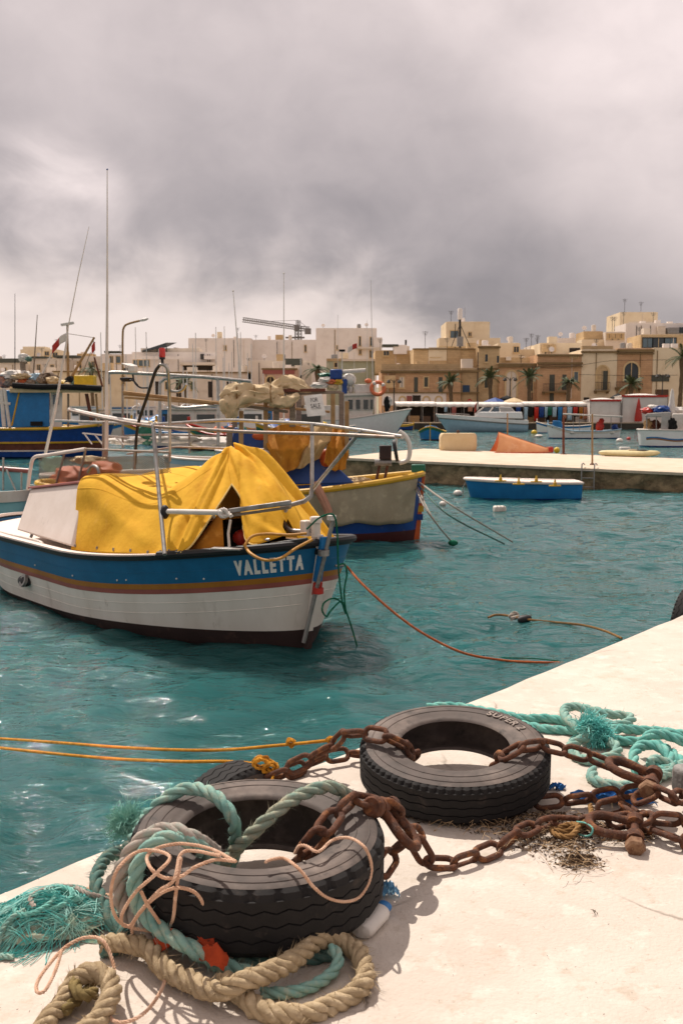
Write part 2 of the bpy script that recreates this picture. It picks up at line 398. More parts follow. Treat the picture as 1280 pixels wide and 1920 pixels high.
# ---------------------------------------------------------------- near quay
def build_quay():
    a, b = g(0, 1668), g(1280, 1150); t = (b - a).normalized(); nrm = Vector((t.y, -t.x, 0))     # inland
    P0 = a - t * 14; L_ = 60; rows = []
    prof = [(.06, -3.0), (.015, -.3), (0.0, -.05), (.012, -.012), (.05, 0.0), (1.2, .004), (40, .01)]
    n = 240; rg = np.random.RandomState(3); G = []
    for i in range(n):
        p = P0 + t * (L_ * i / (n - 1)); w = rg.randn() * .004
        G.append([tuple(p + nrm * (d + (w if d < .1 else 0)) + Vector((0, 0, z))) for d, z in prof])
    q = MB().grid(G).build('near_quay', 'concrete', ang=50); struct(q); return a, t, nrm
QA, QT, QN = build_quay()

# ---------------------------------------------------------------- tyres
def tyre(name, label, M, Rr, Rin, W, notch, text=None, zig=.006, nseg=216):
    t = thing(name, label, 'tyre', M=M)
    th = np.linspace(0, 2 * math.pi, nseg, endpoint=False); s = W
    dR = Rr - Rin
    side = [(Rin + .012, .14 * s), (Rin, .10 * s), (Rin + .006, .06 * s), (Rin + .02, .035 * s), (Rin + .030, .042 * s), (Rin + .25 * dR, .014 * s), (Rin + .5 * dR, -.004 * s),
            (Rin + .62 * dR, -.010 * s), (Rin + .64 * dR, -.004 * s), (Rin + .78 * dR, .006 * s), (Rr - .024, .030 * s)]
    inner = [(Rin + .012, .14 * s), (Rin + .35 * dR, .07 * s), (Rr - .07, .10 * s), (Rr - .035, .25 * s), (Rr - .028, .5 * s), (Rr - .035, .75 * s), (Rr - .07, .90 * s), (Rin + .35 * dR, .93 * s), (Rin + .012, .86 * s)]
    mb = MB()
    def ring(prof, flip=False):
        G = np.array([[(r * math.cos(a), r * math.sin(a), z) for a in th] for r, z in prof]); mb.grid(G, False, True)
    ring(inner); ring(side); ring([(r, s - z) for r, z in side])
    mb.build('carcass', 'rubber_side', t, ang=70)
    # tread with zig-zag grooves and shoulder notches
    zg = np.array([zig * (abs(((i * 36 / nseg) % 1) * 2 - 1) * 2 - 1) for i in range(nseg)])
    nt_ = np.array([1.0 if (i * notch / nseg) % 1 < .27 else 0.0 for i in range(nseg)])
    rows = []
    def row(r, z, zz=0, nn=0): rows.append(np.stack([(r - nn * nt_) * np.cos(th), (r - nn * nt_) * np.sin(th), z + zz * zg], -1))
    row(Rr - .024, .03 * s); row(Rr - .010, .07 * s, 0, .008); row(Rr - .001, .15 * s, 0, .008); row(Rr, .155 * s)
    for gz in (.30, .5, .70):
        row(Rr, gz * s - .0028, 1); row(Rr - .007, gz * s - .0018, 1); row(Rr - .007, gz * s + .0018, 1); row(Rr, gz * s + .0028, 1)
    row(Rr, .845 * s); row(Rr - .001, .85 * s, 0, .009); row(Rr - .008, .93 * s, 0, .010); row(Rr - .0235, .969 * s, 0, .006)
    MB().grid(np.array(rows), False, True).build('tread', 'rubber_tread', t, ang=30)
    # moulded rings on the visible sidewall
    rb = MB()
    for rr in (Rin + .44 * dR, Rin + .70 * dR): rb.tube([(rr * math.cos(a), rr * math.sin(a), s + .0005) for a in th[::3]], .0022, 5, True)
    rb.build('sidewall_rib', 'rubber_side', t)
    if text:
        txt, ang0, size, rad = text
        V, Fc = text_mesh(txt, size, .004 * size / .05 * .3, .0012, 1.12); V[:, 0] -= V[:, 0].mean()
        a = ang0 - V[:, 0] / rad; r = rad + V[:, 1] - size * .35
        rn = (r - Rin) / dR
        zz = s + .0055 + V[:, 2]
        MB().add(np.stack([r * np.cos(a), r * np.sin(a), zz], 1), Fc).build('lettering', 'rubber_letter', t, smooth=False)
    return t
T1C = Vector((-.275, 3.135)); T1R, T1H = .412, .29
def tilt(x, y, z, ax, ay, rz=0): return Matrix.Translation((x, y, z)) @ Matrix.Rotation(ay, 4, 'Y') @ Matrix.Rotation(ax, 4, 'X') @ Matrix.Rotation(rz, 4, 'Z')
tyre('tyre', 'big worn truck tyre lying nearest the camera, wrapped in thick ropes', tilt(T1C.x, T1C.y, QZ + .058, R(2.5), R(1.0), .3), T1R, .25, .225, 30)
T2C = Vector((.485, 4.15)); T2R = .405
tyre('tyre', 'worn tyre with raised pale lettering, chained on both sides behind the nearest tyre', tilt(T2C.x, T2C.y, QZ + .055, R(7.5), R(-1.0), 1.1),
     T2R, .235, .172, 72, text=('SUPER 2', R(38) - 1.1, .056, .235 + .52 * .17), zig=.003)
# third tyre hangs down the quay face
h3 = g(478, 1478); M3 = Matrix.Translation(h3 - QN * .03 + Vector((0, 0, -.335)))
rot3 = Matrix((( QT.x, 0, -QN.x), (QT.y, 0, -QN.y), (0, 1, 0))).to_4x4()
tyre('tyre', 'tyre hung against the quay face, only its tread showing behind the roped tyre', M3 @ rot3, .40, .235, .20, 60, zig=.008)
h4 = g(1338, 1140); M4 = Matrix.Translation(h4 + Vector((.03, .10, -.24)) - QN * .02)
tyre('tyre', 'tyre hung on the quay edge at the right border of the picture', M4 @ rot3, .40, .235, .21, 60, zig=.008)

def on_tyre1(px, py, off=.006):
    d = ray(px, py); t = (QZ + .298 + off - EYE) / d.z; p = EYEV + d * t
    if (p.xy - T1C).length < T1R - .012: return p
    # outer wall
    o = Vector((EYEV.x - T1C.x, EYEV.y - T1C.y)); dd = d.xy; A = dd.dot(dd); B = 2 * o.dot(dd); C = o.dot(o) - (T1R + off) ** 2
    disc = max(0, B * B - 4 * A * C); q = EYEV + d * ((-B - math.sqrt(disc)) / (2 * A))
    return q if q.z < QZ + .30 else p

# ---------------------------------------------------------------- chains
def link_mesh(Ln=.135, Wd=.078, r=.0115):
    n = 9; pts = []; hl = Ln / 2 - Wd / 2; rad = Wd / 2 - r
    for i in range(n): a = -math.pi / 2 + math.pi * i / (n - 1); pts.append((hl + rad * math.cos(a), rad * math.sin(a), 0))
    for i in range(n): a = math.pi / 2 + math.pi * i / (n - 1); pts.append((-hl + rad * math.cos(a), rad * math.sin(a), 0))
    o = MB().tube(pts, r, 9, True); me = bpy.data.meshes.new('link'); me.from_pydata(o.v, [], o.f); me.polygons.foreach_set('use_smooth', [True] * len(me.polygons))
    me.materials.append(MATS['rust']); return me
LINK = link_mesh()
LINK_S = link_mesh(.105, .062, .0095)
def chain(label, pts, roll0=20, pitch=.111, mesh=LINK, jit=10, seed=1):
    rg = random.Random(seed)
    P = catmull(pts, pitch); t = thing('rusty_chain', label, 'chain', P[0]); Mi = wm(t).inverted()
    for i in range(len(P) - 1):
        a, b = Vector(P[i]), Vector(P[i + 1]); x = (b - a).normalized(); up = Vector((0, 0, 1)); y = up.cross(x)
        if y.length < .05: y = Vector((1, 0, 0))
        y.normalize(); z = x.cross(y)
        M = Matrix((x, y, z)).transposed().to_4x4(); M.translation = (a + b) / 2
        M = M @ Matrix.Rotation(R(roll0 + (90 if i % 2 else 0) + rg.uniform(-jit, jit)), 4, 'X') @ Matrix.Rotation(R(rg.uniform(-4, 4)), 4, 'Z')
        inst('link', mesh, t, Mi @ M)
    return t
def gp(lst): return [g(*p) for p in lst]
chain('rusty chain running from the lettered tyre to the yellow rope ends at the quay edge',
      gp([(776, 1424, .10), (772, 1412, .17), (748, 1390, .255), (700, 1377, .262), (655, 1373, .25), (622, 1398, .16), (575, 1425, .09), (530, 1450, .04), (500, 1462, .0)]), 30, seed=2)
chain('short rusty chain on the ground left of the lettered tyre', gp([(700, 1418, .03), (660, 1412, .05), (610, 1420, .05), (570, 1436, .04), (535, 1452, .03)]), 40, seed=3)
chain('rusty chain from the lettered tyre right to the upper shackle', gp([(930, 1438, .10), (940, 1422, .2), (962, 1406, .252), (1000, 1396, .255), (1050, 1404, .225), (1100, 1418, .19), (1150, 1436, .155), (1200, 1456, .12)]), 25, seed=4)
chain('rusty chain low behind the weed, running from under the lettered tyre to the right', gp([(1000, 1506, .035), (1050, 1502, .045), (1100, 1497, .05), (1150, 1490, .06), (1215, 1478, .08)]), 30, seed=5)
chain('rusty chain looping from the roped tyre across the ground to the lower shackle', gp([(560, 1612, .16), (583, 1588, .26), (625, 1530, .32), (668, 1497, .33), (720, 1510, .29), (765, 1555, .17), (795, 1605, .06), (815, 1628, .028), (870, 1612, .028), (930, 1592, .028), (985, 1555, .055), (1050, 1540, .03), (1120, 1545, .04), (1190, 1535, .05)]), 20, seed=6)
chain('short rusty chain hanging beside the right of the roped tyre', gp([(712, 1640, .1), (735, 1600, .13), (765, 1570, .16), (790, 1562, .12)]), 55, seed=7)
chain('rusty chain heaped at the right edge, lower run', gp([(1175, 1545, .04), (1215, 1535, .09), (1255, 1530, .09), (1300, 1550, .06), (1340, 1560, .05)]), 35, seed=8)
chain('rusty chain heaped at the right edge, upper run', gp([(1190, 1500, .10), (1225, 1482, .15), (1265, 1500, .15), (1300, 1480, .13), (1345, 1500, .1)]), 35, seed=9)
chain('rusty chain heaped at the right edge, lying under the other runs', gp([(1120, 1520, .03), (1170, 1508, .05), (1230, 1560, .045), (1290, 1580, .04), (1340, 1590, .04)]), 65, seed=10)

def shackle(label, c, xdir, pindir, s=1.0, nutm='rust_nut', hexnut=True):
    x = Vector(xdir).normalized(); p = Vector(pindir).normalized(); z = x.cross(p).normalized(); p = z.cross(x)
    M = Matrix((x, p, z)).transposed().to_4x4(); M.translation = c
    t = thing('shackle', label, 'shackle', M=M)
    bow = [(0, .042, 0), (.05, .045, 0), (.10, .05, 0), (.14, .035, 0), (.155, 0, 0), (.14, -.035, 0), (.10, -.05, 0), (.05, -.045, 0), (0, -.042, 0)]
    MB().tube(catmull([tuple(s * v for v in q) for q in bow], .012), .0155 * s, 10).build('bow', 'rust', t)
    MB().bar((0, -.075 * s, 0), (0, .07 * s, 0), .0145 * s, 12).build('pin', 'rust', t)
    n = 6 if hexnut else 18; rr = .034 * s
    prof = [(0, -.070), (rr / s * .8, -.070), (rr / s, -.078), (rr / s, -.104), (rr / s * .8, -.112), (0, -.112)]
    Mx = Matrix.Rotation(R(-90), 4, 'X')
    MB().lathe([(a * (s if a else 1), -b * s) for a, b in prof], n, M=Matrix.Rotation(R(90), 4, 'X')).build('nut' if hexnut else 'bolt_head', nutm, t, ang=25)
    for sy in (-.045, .045):
        MB().lathe([(.013 * s, -.016 * s), (.030 * s, -.016 * s), (.030 * s, .016 * s), (.013 * s, .016 * s)], 16, M=Matrix.Translation((0, sy * s, 0)) @ Matrix.Rotation(R(90), 4, 'X'), closed=True).build('eye', 'rust', t, ang=35)
    return t
shackle('rusty shackle with pale hexagonal nut at the end of the upper chain', g(1222, 1462, .15), (-.8, .35, .25), (.25, .9, .1), 1.15)
shackle('rusty shackle with hexagonal nut lying by the weed at the lower right', g(1190, 1556, .055), (-1, .25, .1), (-.30, .92, .25), 1.1)
shackle('rusty shackle with round bolt head beside the roped tyre', g(722, 1512, .27), (.55, -.5, -.6), (.35, .9, -.25), 1.1, 'rust', False)
MB().box(-.07, .07, -.05, .05, -.06, .06, Matrix.Translation(g(1296, 1462, .13)) @ Matrix.Rotation(.3, 4, 'Z')).build('iron_block', 'iron_grey', bevel=.025, seg=3)
tag(bpy.data.objects['iron_block'], 'grey rounded iron block at the right edge above the chains', 'iron block')

# ---------------------------------------------------------------- ropes on the quay
def rope(name, label, pts, r, m, group=None, **k):
    if r > .015: k.setdefault('wob', .07)
    o = MB().rope(pts, r, **k).build(name, m, ang=60); return tag(o, label, 'rope', group)
rope('thick_rope', 'teal rope arching out of the roped tyre over its left rear side', gp([(428, 1632, .05), (440, 1590, .14), (438, 1540, .27), (405, 1494, .338), (365, 1477, .342), (325, 1487, .325), (285, 1520, .26), (258, 1560, .13), (238, 1592, .04), (225, 1612, .024)]), .0225, 'rope_teal', fuzz=500, seed=1)
rope('thick_rope', 'pale rope crossing the opening of the roped tyre diagonally', gp([(412, 1640, .05), (425, 1612, .12), (470, 1566, .24), (520, 1520, .32), (570, 1488, .345), (615, 1476, .345), (645, 1487, .31), (660, 1512, .2), (665, 1545, .05)]), .0225, 'rope_mixed', fuzz=500, seed=2)
rope('thick_rope', 'teal rope hanging down the front left of the roped tyre to the ground', gp([(402, 1612, .2), (375, 1590, .30), (340, 1573, .335), (300, 1577, .335), (268, 1606, .30), (252, 1655, .225), (262, 1700, .16), (295, 1737, .125), (350, 1774, .095), (410, 1806, .045), (455, 1822, .024), (490, 1835, .02)]), .0235, 'rope_teal', fuzz=400, seed=3)
rope('thick_rope', 'weathered grey rope looped outside the teal one on the roped tyre', gp([(405, 1600, .22), (365, 1572, .33), (315, 1556, .352), (268, 1572, .335), (237, 1612, .27), (224, 1662, .18), (232, 1708, .1), (262, 1742, .05), (310, 1765, .028)]), .024, 'rope_grey', fuzz=400, seed=4)
rope('thick_rope', 'dark teal rope bent on the ground at the left of the roped tyre', gp([(250, 1600, .03), (222, 1598, .05), (195, 1614, .075), (181, 1650, .085), (188, 1690, .06), (206, 1722, .04), (230, 1745, .03), (222, 1775, .025), (190, 1785, .024)]), .022, 'rope_dark', fuzz=400, seed=5)
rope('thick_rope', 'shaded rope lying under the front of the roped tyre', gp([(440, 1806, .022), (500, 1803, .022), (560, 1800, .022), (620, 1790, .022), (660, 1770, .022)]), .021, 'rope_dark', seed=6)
rope('heavy_rope', 'thick beige rope coiled into a ring at the bottom of the picture', gp([(190, 1775, .035), (225, 1768, .055), (265, 1778, .065), (305, 1806, .055), (345, 1842, .045), (395, 1860, .055), (445, 1850, .082), (495, 1830, .085), (545, 1796, .08), (595, 1770, .07), (640, 1765, .055), (674, 1790, .04), (684, 1830, .034), (660, 1868, .031), (605, 1890, .03), (535, 1900, .03), (475, 1888, .03), (440, 1862, .03), (425, 1840, .03)]), .0285, 'rope_beige', strands=4, pitch=.15, wob=.26, fuzz=450, seed=7)
rope('heavy_rope', 'thick olive beige rope bent double at the bottom left corner', gp([(70, 1945, .03), (100, 1898, .03), (135, 1852, .05), (172, 1826, .075), (205, 1836, .07), (212, 1872, .055), (190, 1910, .04), (150, 1950, .03)]), .0275, 'rope_beige', strands=4, pitch=.14, wob=.27, fuzz=450, seed=8)
rope('thick_rope', 'pale teal rope end lying inside the beige rope ring', gp([(490, 1862, .024), (540, 1862, .024), (590, 1848, .024), (625, 1822, .03), (634, 1795, .05), (620, 1778, .06)]), .0175, 'rope_teal', fuzz=300, seed=9)
rope('thick_rope', 'olive knotted rope end beside the beige rope at the bottom left', gp([(118, 1900, .03), (150, 1872, .035), (172, 1850, .03), (165, 1835, .05), (140, 1845, .06), (150, 1868, .07), (178, 1862, .05)]), .016, 'rope_olive', wob=.2, fuzz=900, seed=10)

# thin twine
def z3(x, y): return x / 2.6667, 1560 + y / 2.6667
def tw(lst, dh=0):
    out = []
    for x, y in lst:
        px, py = z3(x, y); h = .345 if py < 1635 else max(.014, .345 - (py - 1635) / 135 * .315)
        out.append(g(px, py, h + dh))
    return out
tw_a = tw([(1180, 150), (1050, 85), (900, 60), (780, 85), (735, 130), (760, 190), (820, 230), (900, 225), (980, 175), (1080, 140), (1170, 148)], .0)
tw_b = tw([(1100, 120), (960, 95), (900, 120), (870, 240), (790, 300), (700, 400), (650, 470), (610, 460), (615, 400), (680, 300), (780, 210), (850, 130), (780, 95), (690, 100), (610, 160), (565, 240), (555, 340), (580, 430), (640, 475), (760, 500), (850, 525), (940, 520), (1010, 460), (1020, 380), (980, 310), (900, 280), (820, 300), (740, 360), (670, 450), (665, 520), (720, 555), (800, 540), (860, 450), (880, 300), (905, 130)], .012)
tw_c = tw([(705, 300), (740, 370), (800, 460), (830, 520), (830, 620), (820, 760), (740, 890), (640, 950), (560, 940), (540, 860), (560, 760), (570, 680), (520, 630), (430, 610), (330, 660), (240, 760), (190, 840), (190, 890), (230, 880), (280, 780), (310, 680)], .02)
for i in range(12, 21): tw_c[i].z += .05
mb = MB()
for q, sdd in ((tw_a, 1), (tw_b, 2), (tw_c, 3)): mb.rope(q, .0052, pitch=.03, n=5, seed=sdd, fuzz=120)
tag(mb.build('thin_twine', 'twine', ang=60), 'tangled pale pink twine hanging in loops over the left of the roped tyre', 'twine')
def z2(x, y): return 180 + x / 2.207, 1340 + y / 2.207
q = [on_tyre1(*z2(x, y)) for x, y in [(700, 612), (730, 600), (780, 597), (840, 640), (900, 715), (960, 760), (1030, 775), (1090, 755), (1130, 690), (1138, 620), (1110, 550), (1050, 512), (980, 520), (920, 568)]] + [g(*z2(870, 545), .31), g(*z2(840, 545), .30), g(*z2(822, 575), .25)]
tag(MB().rope(q, .0050, pitch=.03, n=5, fuzz=100).build('thin_twine', 'twine', ang=60), 'single loop of pale twine draped over the right front of the roped tyre', 'twine')
# yellow mooring ropes
def knot(mb, c, rad, r, k=5, seed=0):
    rg = np.random.RandomState(seed); pts = []
    for i in range(k * 4):
        a = i * 1.7 + rg.rand() * .5; pts.append(Vector(c) + Vector((rad * math.cos(a) * (.6 + .6 * rg.rand()), rad * .7 * math.sin(a * 1.3), rad * .8 * math.sin(a) * (.5 + .6 * rg.rand()))))
    mb.rope(pts, r, pitch=r * 7, n=5, seed=seed)
mb = MB(); e = g(622, 1388, .17)
mb.rope([at(-260, 1366, 7.5), at(-100, 1378, 6.3), at(100, 1392, 5.4), at(250, 1403, 4.95), at(400, 1407, 4.7), at(520, 1398, 4.55), e], .0075, pitch=.05, n=6)
knot(mb, at(545, 1393, 4.5), .022, .0065, 3, 3); knot(mb, e, .02, .0065, 3, 5)
tag(mb.build('mooring_rope', 'rope_yellow', ang=60), 'upper of the two yellow mooring ropes running left over the water', 'rope')
mb = MB(); e = g(478, 1432, .05)
mb.rope([at(-260, 1377, 6.8), at(-100, 1392, 5.9), at(60, 1409, 5.2), at(200, 1422, 4.8), at(330, 1428, 4.55), at(420, 1428, 4.42), e], .0075, pitch=.05, n=6)
knot(mb, g(490, 1432, .07), .04, .0065, 5, 7); knot(mb, g(505, 1440, .05), .035, .0065, 4, 8)
mb.rope([g(480, 1440, .05), g(470, 1455, .03), g(490, 1470, .01)], .006, pitch=.04, n=5)
mb.rope([g(500, 1440, .05), g(512, 1455, .03), g(505, 1470, .01)], .006, pitch=.04, n=5)
tag(mb.build('mooring_rope', 'rope_yellow', ang=60), 'lower yellow mooring rope with a big knot at the chain end', 'rope')

# teal rope heap behind the lettered tyre
def z5(x, y): return 980 + x / 4.2667, 1300 + y / 4.2667
def zz(lst): return [g(*z5(x, y), h) for x, y, h in lst]
rope('thick_rope', 'aqua rope running from behind the lettered tyre into the right heap, upper run', [g(800, 1328, .02), g(850, 1325, .022), g(920, 1335, .022)] + zz([(0, 200, .022), (180, 205, .022), (330, 225, .022), (450, 260, .03), (600, 330, .03), (780, 380, .03), (950, 390, .03)]), .024, 'rope_aqua', fuzz=250, seed=21)
rope('thick_rope', 'aqua rope lying behind the lettered tyre, lower run', [g(930, 1345, .02)] + zz([(-60, 240, .022), (60, 265, .022), (200, 290, .022), (350, 300, .022), (500, 300, .05), (650, 290, .06), (800, 285, .05), (1000, 300, .035), (1200, 320, .03), (1400, 345, .03)]), .024, 'rope_aqua', fuzz=250, seed=22)
rope('thick_rope', 'aqua rope forming the long upper loop of the right heap', zz([(470, 290, .07), (400, 240, .075), (340, 180, .075), (340, 125, .07), (420, 110, .07), (560, 135, .07), (700, 165, .07), (820, 180, .065), (870, 205, .06), (830, 240, .055), (740, 255, .055), (600, 225, .06), (470, 210, .065)]), .024, 'rope_teal', fuzz=250, seed=23)
rope('thick_rope', 'aqua rope forming the round coil at the right edge', zz([(920, 640, .03), (890, 560, .05), (890, 480, .07), (950, 420, .085), (1050, 420, .09), (1140, 470, .08), (1190, 550, .06), (1170, 610, .04), (1090, 610, .04), (1020, 560, .04)]), .024, 'rope_aqua', fuzz=300, seed=24)
rope('thick_rope', 'aqua rope arching over the round coil at the right edge', zz([(940, 430, .05), (970, 370, .10), (1050, 330, .12), (1160, 340, .11), (1290, 390, .09), (1420, 420, .06)]), .024, 'rope_aqua', fuzz=300, seed=25)
rope('thick_rope', 'aqua rope curling below the frayed tuft in the right heap', zz([(520, 360, .05), (430, 390, .04), (380, 440, .03), (420, 500, .025), (520, 540, .025), (650, 520, .025), (740, 490, .03), (755, 440, .04), (700, 390, .05)]), .024, 'rope_teal', fuzz=300, seed=26)
rope('thick_rope', 'aqua rope under the upper chain at the right', zz([(560, 620, .03), (550, 680, .024), (620, 720, .024), (740, 740, .024), (880, 745, .03), (1000, 720, .03), (1150, 640, .03), (1300, 560, .035)]), .024, 'rope_teal', fuzz=250, seed=27)
rope('thick_rope', 'aqua rope sweeping from the round coil off the right edge', zz([(1060, 400, .06), (1120, 430, .05), (1200, 480, .045), (1290, 560, .035), (1400, 640, .03)]), .023, 'rope_aqua', fuzz=250, seed=31)
rope('thick_rope', 'small inner aqua loop inside the round coil', zz([(1010, 560, .07), (1060, 530, .075), (1130, 545, .07), (1200, 590, .05), (1180, 640, .04), (1080, 650, .035), (1000, 630, .035)]), .021, 'rope_teal', fuzz=250, seed=32)
rope('thick_rope', 'brown knotted rope scrap among the dry weed', zz([(540, 900, .06), (545, 970, .06), (500, 1030, .05), (420, 1070, .045), (330, 1110, .03), (230, 1090, .03), (260, 1130, .03), (360, 1150, .04), (420, 1110, .05), (440, 1060, .06), (380, 1050, .04), (280, 1080, .03)]), .0105, 'rope_brown', fuzz=300, seed=28)
rope('thin_line', 'short green line end curled over the low chain', zz([(430, 1030, .06), (500, 1040, .07), (555, 1080, .07), (545, 1130, .05), (500, 1145, .03), (450, 1130, .02)]), .0035, 'rope_aqua', seed=29)

# frayed tufts and net heap
def tuft(mb, c, rad, n, ln, seed, w=.0012, seg=6, sq=.7, bias=None):
    rg = np.random.RandomState(seed)
    for _ in range(n):
        d = rg.randn(3); d /= np.linalg.norm(d); d[2] = abs(d[2]) * .8
        if bias is not None: d = d * .6 + np.array(bias); d /= np.linalg.norm(d)
        p = np.array(tuple(c)) + rg.randn(3) * rad * .25; pts = [p.copy()]
        for k in range(seg):
            d = d + rg.randn(3) * .35; d /= np.linalg.norm(d); p = p + d * ln / seg * rg.uniform(.6, 1.2); pts.append(p.copy())
        mb.tube(pts, w * rg.uniform(.7, 1.5), 3, cap=False)
mb = MB(); tuft(mb, g(240, 1548, .10), .07, 650, .085, 1, .0011)
tag(mb.build('frayed_rope_end', 'fray_pale'), 'fluffy frayed pale teal rope end behind the left of the roped tyre', 'rope end')
mb = MB(); tuft(mb, g(*z5(470, 280), .08), .05, 380, .13, 2, .0016, bias=(.9, -.3, .0)); tuft(mb, g(*z5(560, 330), .06), .07, 250, .11, 3, .0015, bias=(.7, -.5, -.2)); tuft(mb, g(*z5(640, 330), .06), .05, 160, .1, 4, .0015, bias=(-.2, -.8, -.4))
tag(mb.build('frayed_rope_end', 'fray_teal'), 'bright teal frayed tuft in the middle of the right rope heap', 'rope end')
def net_heap():
    t = thing('net_heap', 'heap of frayed teal netting on the quay at the bottom left', 'net', g(95, 1740))
    rg = np.random.RandomState(9); c = g(95, 1738)
    ex, ey, eh = .215, .155, .10
    def pt(u, v, k=1.0): 
        rr = math.hypot(u, v); return np.array((c.x + u * ex + v * .05, c.y + v * ey, QZ + .006 + eh * k * max(0, 1 - rr ** 2) ** .7))
    mb = MB(); mb2 = MB()
    for i in range(150):
        a = rg.rand() * 6.28; rr = math.sqrt(rg.rand()) * .95; u0, v0 = rr * math.cos(a), rr * math.sin(a); th0 = rg.normal(2.6, 1.2); cur = rg.randn() * .35; k = rg.uniform(.6, 1.12)
        tgt = mb if rg.rand() < .62 else mb2
        for j in range(rg.randint(7, 15)):
            u, v = u0 + rg.randn() * .035, v0 + rg.randn() * .045; th = th0 + rg.randn() * .12; kk = k + rg.randn() * .05; pts = []; c2 = cur + rg.randn() * .08
            for s in range(9):
                pts.append(pt(u, v, kk) + rg.randn(3) * .0012); th += c2 * .4 + rg.randn() * .12; u += .075 * math.cos(th); v += .09 * math.sin(th)
            tgt.tube(pts, rg.uniform(.0007, .0015), 3, cap=False)
    mb.build('fibre', 'fray_teal', t, world=True, kind='stuff'); mb2.build('pale_fibre', 'fray_light', t, world=True, kind='stuff')
    for sdd in range(7):
        a = rg.rand() * 6.28; u, v = .5 * math.cos(a), .5 * math.sin(a); th = rg.rand() * 6.28; pts = []
        for s in range(7): pts.append(pt(u, v) + np.array((0, 0, .006))); th += rg.uniform(.2, .7); u += .16 * math.cos(th); v += .2 * math.sin(th)
        MB().rope([Vector(p) for p in pts], .0085, pitch=.05, n=5, fuzz=500, seed=sdd).build('rope_piece', ('rope_aqua', 'rope_teal', 'rope_grey')[sdd % 3], t, world=True)
    MB().rope([Vector(pt(u, v, 1.05)) for u, v in ((.15, .95), (.3, .75), (.5, .8), (.62, .6))], .016, pitch=.1, wob=.2, fuzz=200).build('rope_piece', 'twine', t, world=True)
    # crumpled filler cloth under the fibres
    G = [[pt(uu * math.cos(aa), uu * math.sin(aa), .72) + rg.randn(3) * .004 for aa in np.linspace(0, 6.28, 28, endpoint=False)] for uu in np.linspace(.0, .93, 10)]
    MB().grid(G, False, True).build('net_core', 'rope_mixed', t, world=True)
net_heap()

# orange rag
def rag(name, label, cat, c, sx, sy, h, m, seed, rz=0, n=22):
    rg = np.random.RandomState(seed); U = np.linspace(-1, 1, n); G = np.zeros((n, n, 3)); ph = rg.rand(6) * 6.28
    for i, u in enumerate(U):
        for j, v in enumerate(U):
            e = max(0, 1 - (abs(u) ** 2.5 + abs(v) ** 2.5) * .5)
            z = h * e ** .6 * (.62 + .25 * math.sin(5 * u + 3 * v + ph[0]) + .2 * math.sin(9 * v - 4 * u + ph[1]) + .13 * math.sin(15 * u + 6 * v + ph[2])) + .004
            x = u * sx * (1 + .12 * math.sin(4 * v + ph[3])); y = v * sy * (1 + .18 * math.sin(3.4 * u + ph[4]) + .1 * math.sin(9 * u + ph[5]))
            G[i, j] = (x * math.cos(rz) - y * math.sin(rz) + rg.randn() * .002, x * math.sin(rz) + y * math.cos(rz), z + rg.randn() * .002)
    o = MB().grid(G + np.array(tuple(c))).build(name, m, ang=35); return tag(o, label, cat)
rag('orange_rag', 'crumpled orange rag lying between the teal and beige ropes', 'rag', g(368, 1790, .05), .115, .055, .075, 'cloth_orange', 4, R(-22))
rag('net_scrap', 'blue netting scrap under the chains at the right', 'net', g(1150, 1505, .0), .16, .05, .05, 'net_blue', 6, R(-5))
rag('net_scrap', 'small blue scrap beside the lower hexagonal nut', 'net', g(1190, 1577, .0), .035, .02, .018, 'net_blue', 8, R(-20), 12)
rag('net_scrap', 'tiny blue scrap by the lettered tyre and the low chain', 'net', g(1042, 1482, .0), .04, .02, .03, 'net_blue', 9, R(10), 12)

# bottle
def bottle():
    c = g(697, 1724, .032); ax = (g(722, 1688, .032) - g(668, 1745, .032)).normalized()
    z = ax; x = Vector((0, 0, 1)); y = z.cross(x); M = Matrix((y, x, z)).transposed().to_4x4(); M.translation = c
    t = thing('plastic_bottle', 'white plastic bottle with blue cap lying against the roped tyre', 'bottle', M=M)
    S = Matrix.Diagonal((1.25, .85, 1, 1))
    MB().lathe([(0, -.085), (.024, -.085), (.030, -.078), (.032, -.06), (.032, .045), (.028, .06), (.020, .068), (0, .07)], 22, M=S).build('body', 'plastic_white', t, ang=50)
    MB().lathe([(0, .068), (.022, .068), (.023, .073), (.021, .097), (.012, .102), (0, .102)], 22, M=S).build('cap', 'plastic_blue', t, ang=40)
bottle()
rag('plastic_scrap', 'crumpled light blue plastic scrap behind the white bottle', 'scrap', g(727, 1682, .0), .03, .03, .055, 'plastic_clearblue', 12, .4, 12)

